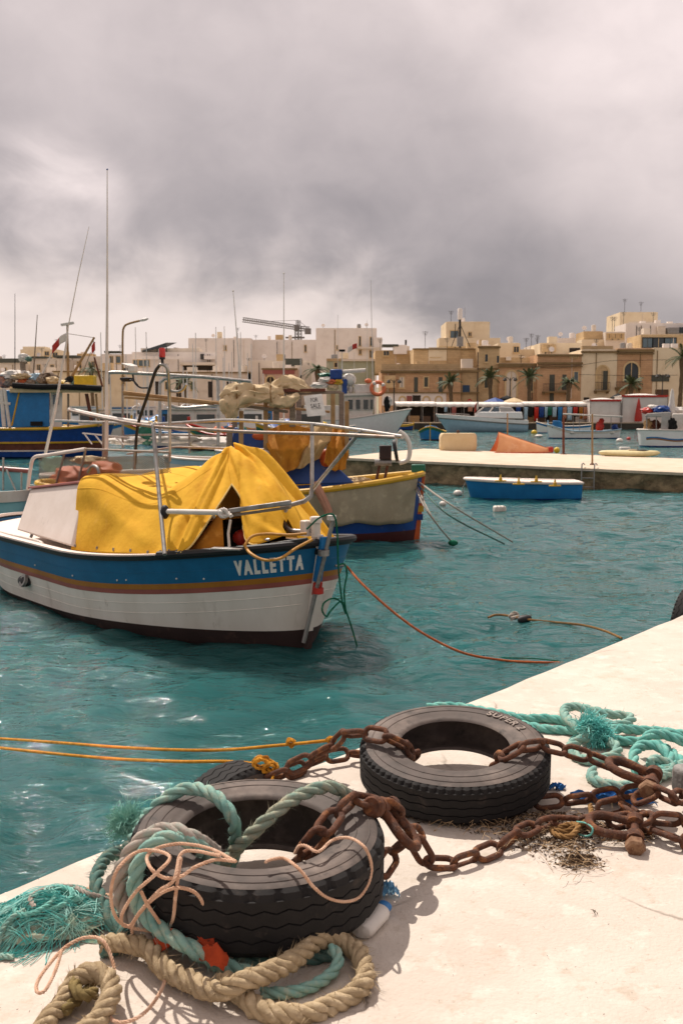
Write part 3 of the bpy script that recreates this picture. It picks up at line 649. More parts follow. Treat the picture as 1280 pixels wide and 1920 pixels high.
# dry weed (uncountable) and grit
def flakes(mb, pts, rg, s0, s1):
    for p in pts:
        s = rg.uniform(s0, s1); d = rg.randn(3); d[2] *= .35; d /= np.linalg.norm(d); e = np.cross(d, rg.randn(3)); e /= np.linalg.norm(e) + 1e-9
        k = e * s * rg.uniform(.08, .3); b = np.array((0, 0, s * rg.uniform(0, .4)))
        p = np.array(p); mb.add([p - d * s, p + k + b, p + d * s, p - k + b * .6], [(0, 1, 2, 3)])
def weed():
    rg = np.random.RandomState(4); mb = MB(); mp = MB()
    blobs = [(990, 1575, 60, 22), (1060, 1592, 60, 22), (1110, 1560, 55, 26), (930, 1552, 70, 14), (1085, 1620, 40, 14), (850, 1537, 90, 8), (1020, 1540, 90, 14), (1180, 1575, 40, 8)]
    for (x, y, sx, sy) in blobs:
        P = []
        for _ in range(620):
            u, v = rg.randn(2) * .5; p = g(x + u * sx, y + v * sy); hh = .028 * math.exp(-(u * u + v * v) * 1.5) * rg.rand()
            P.append((p.x, p.y, QZ + .004 + hh))
        k = int(len(P) * .8); flakes(mb, P[:k], rg, .003, .017); flakes(mp, P[k:], rg, .004, .015)
        for _ in range(26):
            u, v = rg.randn(2) * .5; p = g(x + u * sx, y + v * sy, .01 + rg.rand() * .02); d = rg.randn(3) * .05; d[2] = abs(d[2]) * .15
            mp.tube([p, Vector(p) + Vector(d) * .6 + Vector((0, 0, .01)), Vector(p) + Vector(d)], .001, 3, cap=False)
    o = mb.build('dry_weed', 'weed', smooth=False); tag(o, 'dark dry seaweed scattered under the chains at the right', 'seaweed', kind='stuff')
    o = mp.build('straw_litter', 'weed_pale', smooth=False); tag(o, 'pale straw litter mixed into the dry seaweed', 'litter', kind='stuff')
    mb = MB(); P = []
    for _ in range(750):
        p = g(rg.uniform(0, 1280), 1920 - 760 * rg.rand() ** 1.3)
        if (p - QA).dot(QN) > .05: P.append((p.x, p.y, QZ + .010 if (p - QA).dot(QN) > 3 else QZ + .007))
    flakes(mb, P, rg, .0012, .0045)
    for x, y in ((1113, 1717), (770, 1298), (878, 1462), (1060, 1327), (1128, 1385), (1050, 1590)):
        p = g(x, y); flakes(mb, [(p.x + rg.randn() * .006, p.y + rg.randn() * .006, QZ + .011) for _ in range(7)], rg, .005, .014)
    o = mb.build('grit', 'grit', smooth=False); tag(o, 'small dark grit and flakes scattered on the pale quay', 'grit', kind='stuff')
weed()
# ---------------------------------------------------------------- boat materials
def paint(n, c, c2=None, **k):
    k = {**dict(rough=.45, scale=3, var=.14, bump=.12, bscale=14, bdist=.01, spec=.4, dirt=('#8a7c6c', .63, .9, 5)), **k}; return mat(n, c, c2, **k)
paint('p_blue', '#14608c', '#105379', dirt=('#4f7d94', .66, .9, 9)); paint('p_ochre', '#a36a1e', '#8f5a1a'); paint('p_mauve', '#9a554c', '#874940')
paint('p_white', '#d9cfc4', '#c9bdb0', dirt=[('#9c8d7d', .60, .9, 3), ('#b3a595', .6, .8, 12)]); paint('p_brown', '#3a2724', '#2a1c1a', rough=.7, dirt=('#5c4238', .55, .8, 7))
mat('hull_white', '#ddd5cc', '#d0c6bb', rough=.5, scale=3, stretch=(1, 1, .22), bump=.15, bscale=9, dirt=[('#a5978a', .58, .85, 4), ('#8d7c6a', .64, .82, 11), ('#6e6456', .70, .80, 26)]); paint('p_black', '#1b1a1b', rough=.5); paint('p_pinkwhite', '#e0d2c8', '#d2c2b6', rough=.6)
paint('p_red', '#bb3122', '#9c2419'); paint('p_deepblue', '#0f3f86', '#0c336e'); paint('p_maroon', '#4a1d1c', '#391514', rough=.7)
paint('p_yellow', '#cfa22a', '#b98c20'); paint('p_green', '#1f6b54', '#185543'); paint('p_sky', '#1f74ae', '#18659a'); paint('p_aqua', '#8fc0c4', '#7db0b6')
paint('p_lightblue', '#9fb9c6', '#8ea9b8'); paint('p_pale', '#e9e7e3', '#dfddd8', dirt=('#b5afa6', .63, .9, 2)); paint('p_rust', '#6e3d2a', '#522c20', rough=.8); paint('p_orange', '#c9602c', '#ad4d20')
mat('steel', '#b8b4ae', '#8e8983', rough=.35, metal=.75, scale=10, bump=.08, dirt=('#7a5c46', .60, .85, 9))
mat('steel_rusty', '#a5988c', '#86786c', rough=.5, metal=.4, scale=10, bump=.15, dirt=('#8a5a3a', .5, .75, 8))
mat('galv', '#9a9793', '#7d7975', rough=.5, metal=.5, scale=9, dirt=('#6b5a4c', .55, .8, 9))
mat('fabric_yellow', '#e2ae34', '#d09b28', rough=.85, scale=3.5, bump=.4, bscale=5, bdist=.03, spec=.15, dirt=[('#b87a18', .55, .8, 2.5), ('#e2b049', .6, .8, 7)], weave=None)
mat('fabric_hem', '#e0c27a', rough=.9, bump=0)
mat('fabric_ochre', '#bb7a1f', '#9c6216', rough=.9, scale=5, bump=.4, bscale=9, bdist=.02, dirt=('#d39a45', .55, .8, 6))
mat('fabric_sand', '#b99a6c', '#a08257', rough=.9, scale=5, bump=.4, bscale=9, bdist=.02)
mat('canvas', '#a89c85', '#968a73', rough=.95, scale=2.5, bump=.4, bscale=8, bdist=.02, dirt=('#c4b698', .55, .8, 6))
mat('canvas_cream', '#c9b491', '#b39c78', rough=.95, scale=4, bump=.5, bscale=9, bdist=.03)
mat('sheet_white', '#d6cfc6', '#c2bab0', rough=.85, scale=4, bump=.3, bscale=9)
mat('wood_grey', '#8f8070', '#6e6052', rough=.9, scale=5, stretch=(1, 1, 8), bump=.4, bscale=20)
mat('wood_warm', '#a9885f', '#8a6b47', rough=.85, scale=5, bump=.3, bscale=20)
mat('wood_deck', '#b5a184', '#9c8669', rough=.85, scale=5, bump=.3, bscale=20)
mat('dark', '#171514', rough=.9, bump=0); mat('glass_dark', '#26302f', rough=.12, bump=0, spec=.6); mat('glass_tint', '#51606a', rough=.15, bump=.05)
mat('lens_red', '#c9220f', '#a81808', rough=.25, bump=0, spec=.6); mat('wire', '#9b8568', '#7d6850', rough=.7, metal=.2, bump=0)
mat('buoy_orange', '#d4744a', '#c06038', rough=.6, scale=4, bump=.2); mat('buoy_white', '#d8d0c6', '#c2b8ac', rough=.5, scale=6, bump=.1, dirt=('#8d8474', .58, .8, 6)); mat('buoy_yellow', '#d9b326', rough=.5)
mat('plastic_pipe', '#d8d2c9', '#c6beb4', rough=.45, bump=.05, dirt=('#a3988b', .6, .85, 6))
mat('lettering', '#e2ddd5', rough=.6, bump=0); mat('ink', '#2f2a2c', rough=.8, bump=0)
mat('hose', '#c08a35', '#a06f26', rough=.6, scale=20)
mat('fender_black', '#232122', '#1a1819', rough=.6)

# ---------------------------------------------------------------- generic double-ended hull
class Hull:
    """local x forward (stem at the waterline x=0), y to port, z=0 waterline"""
    def __init__(s, L, B, sheer, ew=.75, es=.5, ent=.34, rake=.28, stern='point', flare=.9, srake=.15, depth=.35):
        s.L, s.B, s.sheer, s.ew, s.es, s.ent, s.rake, s.stern, s.flare, s.srake, s.depth = L, B, sheer, ew, es, ent, rake, stern, flare, srake, depth
    def fin(s, t, e):
        f = math.sin(math.pi / 2 * min(1, max(0, t) / s.ent)) ** e
        k = 1 - t
        if s.stern == 'point': f *= math.sin(math.pi / 2 * min(1, max(0, k) / .34)) ** (e * .9)
        else: f *= 1 - .22 * max(0, (t - .5) / .5) ** 2
        return f
    def p(s, t, z, side=1, out=0.0):
        zs = s.sheer(t); f = min(1.0, max(0, z) / zs)
        bw, bs = s.B * s.flare * s.fin(t, s.ew), s.B * s.fin(t, s.es)
        y = bw + (bs - bw) * f ** .8
        if z < 0: y *= max(0, 1 - (-z / s.depth) ** 1.5 * .8)
        x = -t * s.L + s.rake * max(z, -.3) * (1 - t) ** 5 / .9 - (s.srake * max(z, -.3) * t ** 6 if s.stern == 'point' else 0)
        y = max(y, .018)
        return Vector((x, side * (y + out), z))
    def ts(s, n=40): return [(i / (n - 1)) ** 1.8 * .55 if False else .5 - .5 * math.cos(math.pi * i / (n - 1)) for i in range(n)]
    def band(s, name, m, top, bot, parent, out=0.0, rows=4, n=44, t0=0.0, t1=1.0, rim=True, sides=(1, -1)):
        mb = MB()
        for side in sides:
            G = []
            for t in s.ts(n):
                t = t0 + (t1 - t0) * t; zt, zb = top(t), bot(t); col = []
                if out and rim: col.append(s.p(t, zt, side, -.012))
                for k in range(rows): col.append(s.p(t, zt + (zb - zt) * k / (rows - 1), side, out))
                if out and rim: col.append(s.p(t, zb, side, -.012))
                G.append([tuple(q) for q in col])
            mb.grid(G)
        if s.stern != 'point' and t1 >= 1:
            zt, zb = top(1), bot(1)
            mb.add([s.p(1, zt, 1, out), s.p(1, zt, -1, out), s.p(1, zb, -1, out), s.p(1, zb, 1, out)], [(0, 1, 2, 3)])
        return mb.build(name, m, parent, ang=50)
    def rail(s, name, m, r, parent, dz=0.0, out=0.0, t0=0.0, t1=1.0, n=60, sides=(1, -1), flat=1.0):
        mb = MB()
        if t0 == 0 and len(sides) == 2:
            pts = [s.p(t0 + (t1 - t0) * t, s.sheer(t0 + (t1 - t0) * t) + dz, -1, out) for t in s.ts(n)[::-1]] + [s.p(t0 + (t1 - t0) * t, s.sheer(t0 + (t1 - t0) * t) + dz, 1, out) for t in s.ts(n)[1:]]
            pts = [q for i, q in enumerate(pts) if i == 0 or (q - pts[i - 1]).length > .01]
            mb.tube(pts, r, 8)
        else:
            for side in sides: mb.tube([s.p(t0 + (t1 - t0) * i / n, s.sheer(t0 + (t1 - t0) * i / n) + dz, side, out) for i in range(n + 1)], r, 8)
        return mb.build(name, m, parent)
    def deck(s, name, m, parent, dz=-.12, n=40, inset=-.03):
        G = [[tuple(s.p(t, s.sheer(t) + dz, sd_, inset) + Vector((0, 0, 0))) for sd_ in (-1, 1)] for t in s.ts(n)]
        G = [[a, ((a[0] + b[0]) / 2, 0, a[2] + .04), b] for a, b in G]
        return MB().grid(G).build(name, m, parent)
    def cap(s, name, m, parent, w=.09, n=60, dz=.012):
        mb = MB()
        for side in (1, -1):
            G = []
            for t in s.ts(n):
                a = s.p(t, s.sheer(t), side, .02); b = Vector((a.x, max(0, abs(a.y) - w) * side, a.z)); u = Vector((0, 0, dz)); d = Vector((0, 0, -.03))
                G.append([tuple(a + d), tuple(a + u), tuple(b + u), tuple(b + d)])
            mb.grid(G)
        return mb.build(name, m, parent, ang=30)

# ---------------------------------------------------------------- the boat lettered VALLETTA
VM = Matrix.Translation((-.40, 10.78, 0)) @ Matrix.Rotation(R(-50), 4, 'Z')
VMi = VM.inverted(); VE = VMi @ EYEV
def V(px, py, y=None, x=None, z=None):
    """point in the boat's own frame where the sight line meets y=const (or x, or z)"""
    d = VMi.to_3x3() @ ray(px, py)
    t = (y - VE.y) / d.y if y is not None else (x - VE.x) / d.x if x is not None else (z - VE.z) / d.z
    return VE + d * t
def valletta():
    t = thing('fishing_boat', 'blue and white wooden boat lettered VALLETTA under a yellow tarpaulin', 'boat', M=VM)
    sh = lambda s: .89 + .31 * max(0, 1 - s / .42) ** 1.7 + .05 * max(0, (s - .6) / .4) ** 2
    H = Hull(7.2, 1.48, sh, ew=.66, es=.36, ent=.44, rake=.20, flare=.90)
    wl = lambda s: .07 + .15 * max(0, 1 - s / .5) ** 1.1
    H.band('bottom', 'p_brown', wl, lambda s: -.5, t, rows=6)
    H.band('white_topside', 'hull_white', lambda s: sh(s) - .455, wl, t, rows=6)
    H.band('mauve_stripe', 'p_mauve', lambda s: sh(s) - .40, lambda s: sh(s) - .456, t, .004, rows=2)
    H.band('ochre_stripe', 'p_ochre', lambda s: sh(s) - .338, lambda s: sh(s) - .40, t, .008, rows=2)
    H.band('blue_strake', 'p_blue', lambda s: sh(s) - .055, lambda s: sh(s) - .338, t, .004, rows=4)
    H.band('rubbing_strake', 'p_black', lambda s: sh(s) - .005, lambda s: sh(s) - .06, t, .035, rows=3)
    H.rail('bow_fender', 'fender_black', .042, t, .0, .03, 0, .16); H.cap('gunwale', 'p_pinkwhite', t, .10); H.deck('deck', 'p_pinkwhite', t, -.10)
    for dz, m in ((.20, 'p_blue'), (.56, 'hull_white'), (.68, 'hull_white')):
        for sd_ in (1, -1): MB().tube([H.p(q, sh(q) - dz - .02 * q, sd_, .0035 if dz < .3 else .0) for q in H.ts(50)[1:-1]], .0045, 5, cap=False).build('plank_seam', m, t)
    # fastenings along the stripe
    mb = MB()
    for px, py in ((138, 1081), (220, 1090), (333, 1092), (383, 1091), (67, 1067), (238, 1082)):
        s = .12
        best = min(([(i / 300) * .8, 0] for i in range(300)), key=lambda q: (H.p(q[0], sh(q[0]) - .3, -1) - V(px, py, y=H.p(q[0], sh(q[0]) - .3, -1).y)).length)
        MB().ball(H.p(best[0], sh(best[0]) - .30 + .03 * random.random(), -1, .008), .011, 6, 8).build('fastening', 'p_white', t)
    # stem post, forefoot, head timber
    MB().hexa([(.03, -.035, .20), (.10, -.035, .20), (.10, .035, .20), (.03, .035, .20)], [(.16, -.035, 1.28), (.29, -.035, 1.28), (.29, .035, 1.28), (.16, .035, 1.28)]).build('stem_post', 'hull_white', t, bevel=.008)
    MB().hexa([(-.06, -.035, -.45), (.02, -.035, -.45), (.02, .035, -.45), (-.06, .035, -.45)], [(.03, -.035, .20), (.10, -.035, .20), (.10, .035, .20), (.03, .035, .20)]).build('forefoot', 'p_brown', t, bevel=.008)
    def stemx(z): return .20 * z / .9 + .03
    MB().hexa([(stemx(.62), -.045, .62), (stemx(.62) + .06, -.045, .62), (stemx(.62) + .06, .045, .62), (stemx(.62), .045, .62)], [(stemx(.76), -.045, .76), (stemx(.76) + .06, -.045, .76), (stemx(.76) + .06, .045, .76), (stemx(.76), .045, .76)]).build('stem_block', 'p_red', t, bevel=.006)
    MB().hexa([(stemx(.77) - .02, -.04, .77), (stemx(.77) + .05, -.04, .77), (stemx(.77) + .05, .04, .77), (stemx(.77) - .02, .04, .77)], [(stemx(1.27), -.04, 1.265), (stemx(1.27) + .05, -.04, 1.265), (stemx(1.27) + .05, .04, 1.265), (stemx(1.27), .04, 1.265)]).build('stem_head', 'p_sky', t, bevel=.006)
    MB().box(stemx(1.1) - .10, stemx(1.1) + .09, -.055, .055, 1.07, 1.13).build('stem_band', 'p_black', t, bevel=.006)
    # lettering bent onto the bow
    Vt, Fc = text_mesh('VALLETTA', .215, .0105, .004, 1.48)
    def s_of(x, zr):
        lo, hi = 0.0, .5
        for _ in range(30):
            m = (lo + hi) / 2
            if H.p(m, sh(m) - zr, -1).x > x: lo = m
            else: hi = m
        return m
    # arc-length along the strake
    ss = np.linspace(0.0, .4, 400); pts = np.array([tuple(H.p(q, sh(q) - .2, -1)) for q in ss]); al = np.concatenate([[0], np.cumsum(np.linalg.norm(np.diff(pts, axis=0), axis=1))])
    end = V(571, 1055, y=-.35); k = 0
    # find the arc position whose sight line ends at the last letter
    def pxof(q):
        w = VM @ q - EYEV; a = w.x; dep = w.y * _cp - w.z * _sp; return 640 + F * w.x / dep
    pxs = np.array([pxof(Vector(p)) for p in pts]); i1 = int(np.argmin(abs(pxs - 571))); i0 = int(np.argmin(abs(pxs - 441)))
    a1, a0 = al[i1], al[i0]; wtx = Vt[:, 0].max() - Vt[:, 0].min()
    out = []
    for x, y, z in Vt:
        u = a0 + (a1 - a0) * (x - Vt[:, 0].min()) / wtx; q = float(np.interp(u, al, ss))
        out.append(tuple(H.p(q, sh(q) - .275 + y * 1.0, -1, .009 + z)))
    MB().add(out, Fc).build('lettering', 'lettering', t, smooth=False)
    # side exhaust
    c = V(50, 1138, y=-1.2); mb = MB(); q = min((H.p(i / 200, .34, -1) for i in range(200)), key=lambda p: abs(pxof(p) - 50))
    mb.ball(q + Vector((0, -.03, 0)), (.16, .07, .075), 8, 12).build('exhaust', 'p_black', t)
    MB().lathe([(.05, -.02), (.085, -.02), (.085, .02), (.05, .02)], 14, M=Matrix.Translation(q + Vector((.07, -.07, .02))) @ Matrix.Rotation(R(70), 4, 'X'), closed=True).build('exhaust_ring', 'galv', t)

    # wheelhouse casing aft of the tarpaulin
    a, b, c_, d = V(56, 917, y=-.86), V(160, 905, y=-.86), V(134, 1026, y=-1.22), V(30, 994, y=-1.20)
    b2, a2 = b + Vector((0, 1.5, .03)), a + Vector((0, 1.5, .03)); c2, d2 = c_ + Vector((0, 2.3, 0)), d + Vector((0, 2.3, 0))
    MB().hexa([d, c_, c2, d2], [a, b, b2, a2]).build('casing', 'p_pinkwhite', t, bevel=.03)
    MB().hexa([a + Vector((-.02, -.03, 0)), b + Vector((.02, -.03, 0)), b2 + Vector((.02, .03, 0)), a2 + Vector((-.02, .03, 0))], [a + Vector((-.02, -.02, .035)), b + Vector((.02, -.02, .035)), b2 + Vector((.02, .02, .035)), a2 + Vector((-.02, .02, .035))]).build('casing_lid', 'p_mauve', t, bevel=.01)
    MB().beam(V(66, 985, y=-1.08), V(57, 1010, y=-1.15), .05, .03).build('cleat', 'galv', t)
    MB().pipe([V(-40, 988, y=-1.15), V(20, 1003, y=-1.25), V(68, 1014, y=-1.28), V(80, 1020, y=-1.30)], .022).build('grab_rail', 'p_white', t)
    # tarpaulin
    def sheet(name, secs, m, nu=60, nv=46, wr=.018, seed=0, folds=()):
        S = np.array([[tuple(p) for p in s_] for s_ in secs], float); ns, nc = S.shape[:2]
        rows = [catmull(S[:, j], 1e9) if False else None for j in range(nc)]
        def cr(P, u):
            n = len(P) - 1; x = u * n; i = min(int(x), n - 1); f = x - i
            p0 = P[max(i - 1, 0)]; p1 = P[i]; p2 = P[i + 1]; p3 = P[min(i + 2, n)]
            m1, m2 = (p2 - p0) * .42, (p3 - p1) * .42
            return (2 * f ** 3 - 3 * f ** 2 + 1) * p1 + (f ** 3 - 2 * f ** 2 + f) * m1 + (-2 * f ** 3 + 3 * f ** 2) * p2 + (f ** 3 - f ** 2) * m2
        G = np.zeros((nu, nv, 3))
        for i in range(nu):
            sec = np.array([cr(S[:, j], i / (nu - 1)) for j in range(nc)])
            for j in range(nv): G[i, j] = cr(sec, j / (nv - 1))
        du = np.gradient(G, axis=0); dv = np.gradient(G, axis=1); nr = np.cross(du, dv); nr /= np.linalg.norm(nr, axis=2)[..., None] + 1e-9
        uu, vv = np.meshgrid(np.linspace(0, 1, nu), np.linspace(0, 1, nv), indexing='ij')
        rg = np.random.RandomState(seed); W = np.zeros((nu, nv))
        for _ in range(9):
            a, f, p, sk = rg.uniform(.3, 1), rg.uniform(3, 16), rg.rand() * 6.28, rg.uniform(-1.2, 1.2)
            W += a * np.sin(f * (uu + sk * vv) * 2 + p) * (.5 + .5 * np.sin(3 * vv + p)) / 3
        for (u0, v0, u1, v1, w, hgt) in folds:        # ridge folds between two (u,v) points
            L2 = (u1 - u0) ** 2 + (v1 - v0) ** 2; k = np.clip(((uu - u0) * (u1 - u0) + (vv - v0) * (v1 - v0)) / L2, 0, 1)
            dd = np.hypot(uu - u0 - k * (u1 - u0), vv - v0 - k * (v1 - v0)); W += hgt / wr * np.exp(-(dd / w) ** 2)
        edge = np.clip(np.minimum(np.minimum(uu, 1 - uu) * 14, 1), 0, 1)
        G = G + nr * (W * wr * (.35 + .65 * edge))[..., None]
        o = MB().grid(G).build(name, m, tp, solid=.006, ang=80); return G
    tp = t
    far = lambda p, w, dz=0.0: Vector((p.x, w, p.z + dz))
    def sec(bot, top, yb, yt, yf, yfb, fz=0.0, fbz=None, mid=.5):
        b, tt = V(*bot, y=yb), V(*top, y=yt); f = Vector((tt.x, yf, tt.z + fz)); fb = Vector((b.x, yfb, b.z if fbz is None else fbz))
        m_ = b.lerp(tt, mid) + Vector((0, -.035, 0)); return [b, m_, tt, tt.lerp(f, .5) + Vector((0, 0, -.02)), f, fb]
    secs = [sec((134, 1031), (158, 894), -1.16, -.82, .7, 1.2, .02), sec((195, 1037), (196, 895), -1.20, -.82, .7, 1.2, .04), sec((255, 1041), (250, 918), -1.20, -.78, .7, 1.2, .16),
            sec((305, 1043), (302, 922), -1.17, -.72, .7, 1.15, .2), sec((330, 1042), (350, 892), -1.13, -.55, .65, 1.1, .12), sec((347, 1037), (392, 863), -1.08, -.36, .5, 1.0, .05),
            sec((392, 975), (415, 849), -.80, -.22, .3, .9, .0, .98), sec((434, 908), (431, 838), -.40, -.12, .02, .8, -.02, 1.0)]
    G1 = sheet('tarpaulin', secs, 'fabric_yellow', 90, 54, .016, 3, [(.62, .0, .97, .36, .03, .05), (.70, .0, 1.0, .30, .022, .035), (.02, .36, .35, .1, .05, .02), (.30, .33, .55, .40, .06, -.02), (.45, .05, .93, .36, .03, .02)])
    secs2 = [sec((434, 908), (431, 838), -.40, -.12, .02, .8, -.02, 1.0), sec((456, 945), (445, 847), -.42, -.13, .05, .75, -.02, 1.02), sec((457, 1003), (458, 864), -.55, -.15, .1, .7, -.02, 1.05),
             sec((474, 1021), (478, 898), -.62, -.2, .06, .35, -.02, 1.07), sec((505, 1014), (502, 925), -.45, -.2, -.02, .12, -.03, 1.1), sec((538, 1002), (532, 975), -.22, -.15, -.08, -.02, -.01, 1.12)]
    G2 = sheet('tarpaulin_flap', secs2, 'fabric_yellow', 60, 44, .014, 5, [(.0, .36, .9, .05, .04, .03), (.05, .4, .75, .2, .04, .03), (.1, .3, .5, .05, .03, .02)])
    for jj in (17, 34): MB().tube([tuple(p) for p in G1[:, jj]], .0065, 5, cap=False).build('seam', 'fabric_yellow', t)
    for ii in range(3, 56, 7): MB().lathe([(.010, -.003), (.020, -.003), (.020, .004), (.010, .004)], 10, M=Matrix.Translation(Vector(G1[ii, 2]) + Vector((0, -.012, 0))) @ Matrix.Rotation(R(80), 4, 'X'), closed=True).build('eyelet', 'galv', t)
    MB().tube([tuple(p) for p in G1[58:, 0]], .010, 6).build('hem', 'fabric_hem', t); MB().tube([tuple(p) for p in G2[:40, 0]], .009, 6).build('hem', 'fabric_hem', t)
    # inner flap and things under the tarpaulin
    fl = [V(352, 1034, y=-1.0), V(392, 985, y=-.72), V(416, 955, y=-.55), V(420, 1030, y=-.72), V(388, 1034, y=-.86)]
    G = [[tuple(fl[0]), tuple(fl[4]), tuple(fl[3])], [tuple(fl[0].lerp(fl[1], .5)), tuple(fl[4].lerp(fl[1], .5) + Vector((0, -.05, 0))), tuple(fl[3].lerp(fl[2], .4))], [tuple(fl[1]), tuple(fl[1].lerp(fl[2], .5)), tuple(fl[2])]]
    MB().grid(G).build('inner_flap', 'fabric_ochre', t, solid=.005)
    MB().ball(V(452, 1008, y=-.25), (.09, .10, .09), 10, 12).build('red_bundle', 'p_red', t)
    MB().box(-1.9, -1.0, -.35, .5, 1.0, 1.25).build('interior_shade', 'dark', t, bevel=.02)  # box added for the dark interior, shade put into its near-black colour
    MB().tube([V(432, 975, y=-.75), V(428, 1000, y=-.77), V(430, 1028, y=-.8)], .014, 8).build('strut', 'p_white', t)

    # ---- overhead frame
    def pipe(name, pts, r, m='steel', ds=.04): return MB().tube(catmull(pts, ds), r, 10).build(name, m, t)
    pipe('frame_rail', [V(97, 788, y=.55), V(190, 792, y=.52), V(285, 795, y=.5), V(415, 788, y=.40), V(500, 791, y=.32), V(584, 795, y=.25), V(676, 807, y=.18), V(754, 819, y=.10)], .022)
    pipe('frame_rail', [V(130, 770, y=-.75), V(200, 785, y=-.75), V(284, 799, y=-.75), V(380, 805, y=-.66), V(470, 810, y=-.55), V(620, 814, y=-.34), V(740, 820, y=-.12)], .018, 'steel_rusty')
    pipe('frame_rail', [V(284, 799, y=-.75), V(284, 797, y=0), V(284, 795, y=.5)], .018)
    pipe('frame_post', [V(287, 797, y=-.75), V(296, 900, y=-.95), V(309, 1040, y=-1.30)], .024, 'galv')
    pipe('frame_post', [V(585, 795, y=.22), V(585, 860, y=.20), V(585, 912, y=.16)], .022)
    pipe('frame_brace', [V(676, 808, y=.15), V(630, 864, y=.15), V(586, 918, y=.15)], .022)
    MB().tube([V(586, 908, y=.15), V(583, 930, y=.12), V(570, 940, y=.05), V(540, 948, y=-.05), V(505, 957, y=-.15)], .026, 10).build('bow_elbow', 'galv', t)
    pipe('roller_bracket', [V(541, 948, y=-.05), V(532, 965, y=-.08), V(535, 985, y=-.1), V(550, 995, y=-.1), V(590, 995, y=-.02)], .022)
    pipe('side_boom', [V(308, 959, y=-1.08), V(360, 960, y=-.98), V(420, 961, y=-.86)], .030, 'plastic_pipe')
    MB().ball(V(309, 960, y=-1.08), (.055, .05, .08), 8, 12).build('boom_clamp', 'fender_black', t)
    MB().rope([V(408, 962, y=-.86), V(420, 955, y=-.86), V(427, 965, y=-.84), V(416, 968, y=-.88), V(410, 958, y=-.88), V(424, 960, y=-.84), V(434, 968, y=-.84)], .022, pitch=.12).build('lashing', 'sheet_white', t)
    MB().beam(V(430, 958, y=-.80), V(545, 942, y=-.45), .05, .05).build('folded_roller', 'galv', t, bevel=.01)
    MB().beam(V(430, 967, y=-.78), V(545, 951, y=-.43), .05, .03).build('folded_roller', 'wood_grey', t, bevel=.008)
    # light arch
    arch = [V(253, 870, y=-.3), V(258, 800, y=-.3), V(277, 740, y=-.3), V(291, 697, y=-.3), V(300, 684, y=-.28), V(308, 684, y=-.25), V(315, 697, y=-.2), V(318, 760, y=-.1), V(318, 850, y=-.1)]
    pipe('light_arch', arch[:5], .020, 'fender_black'); pipe('light_arch', arch[4:], .022)
    pipe('arch_hook', [V(318, 733, y=-.12), V(335, 734, y=-.12), V(345, 728, y=-.12), V(349, 720, y=-.12)], .019)
    c = V(304, 662, y=-.26); MB().lathe([(0, -.05), (.036, -.05), (.040, -.03), (.040, .05), (.034, .065), (0, .068)], 14, c=c).build('warning_light', 'lens_red', t, ang=35)
    MB().lathe([(0, -.12), (.018, -.12), (.018, -.08), (.036, -.075), (.036, -.05), (0, -.05)], 12, c=c).build('lamp_base', 'fender_black', t, ang=35)
    pipe('lamp_arm', [V(276, 727, y=-.3), V(262, 726, y=-.3), V(252, 716, y=-.3), V(249, 702, y=-.3)], .012, 'fender_black')
    c = V(249, 692, y=-.3); MB().box(-.055, .055, -.045, .045, -.04, .045, Matrix.Translation(c) @ Matrix.Rotation(R(35), 4, 'Z')).build('flood_lamp', 'plastic_white', t, bevel=.012)
    MB().box(-.09, .09, -.07, .07, -.006, .006, Matrix.Translation(c + Vector((-.09, 0, .06))) @ Matrix.Rotation(R(12), 4, 'Y')).build('lamp_shade', 'plastic_white', t)
    c = V(237, 711, y=-.3); MB().lathe([(0, -.03), (.06, -.03), (.085, .0), (.085, .02), (0, .03)], 14, c=c).build('lamp_dome', 'fender_black', t, ang=35)
    pipe('lamp_arm', [V(237, 711, y=-.3), V(250, 714, y=-.3), V(258, 722, y=-.3)], .01, 'fender_black')
    # whip aerials and leaning pole
    MB().tube([V(200, 845, y=.15), V(200, 700, y=.15), V(201, 560, y=.15), V(201, 318, y=.15)], [.030, .026, .017, .006], 8).build('whip_aerial', 'plastic_pipe', t)
    MB().ball(V(201, 317, y=.15), .014, 6, 8).build('aerial_tip', 'p_deepblue', t)
    MB().tube([V(84, 856, y=.0), V(103, 770, y=.0), V(125, 640, y=.0), V(128, 610, y=.0)], [.026, .024, .016, .010], 8).build('leaning_pole', 'plastic_pipe', t)
    MB().tube([V(128, 612, y=.0), V(147, 515, y=.0), V(167, 424, y=.0)], [.009, .007, .004], 6).build('whip_aerial', 'plastic_pipe', t)
    # net rack above the casing
    yr0, yr1 = -.72, .62
    A = [V(60, 912, y=yr0), V(66, 862, y=yr0), V(80, 855, y=yr0)]
    pipe('rack_frame', [V(52, 918, y=yr0), V(57, 880, y=yr0), V(64, 858, y=yr0), V(90, 853, y=yr0), V(160, 842, y=yr0)], .026, 'p_pinkwhite')
    for (x0, y0, x1, y1) in ((105, 908, 120, 852), (146, 906, 160, 845), (252, 880, 252, 848), (318, 865, 318, 848)): MB().bar(V(x0, y0, y=yr0), V(x1, y1, y=yr0), .016).build('rack_bar', 'steel_rusty', t)
    for yy, dy in ((yr0, 0), (yr1, -6)): MB().tube([V(80, 856, y=yr0) + Vector((0, yy - yr0, 0)), V(165, 842, y=yr0) + Vector((0, yy - yr0, 0)), V(318, 848, y=yr0) + Vector((0, yy - yr0, 0))], .014, 8).build('rack_rail', 'steel_rusty', t)
    net = MB(); P = lambda u, v: V(68 + u * 250, 908 - u * 22 - v * (50 - 18 * u), y=yr0) + Vector((0, .02, 0))
    nn = 46
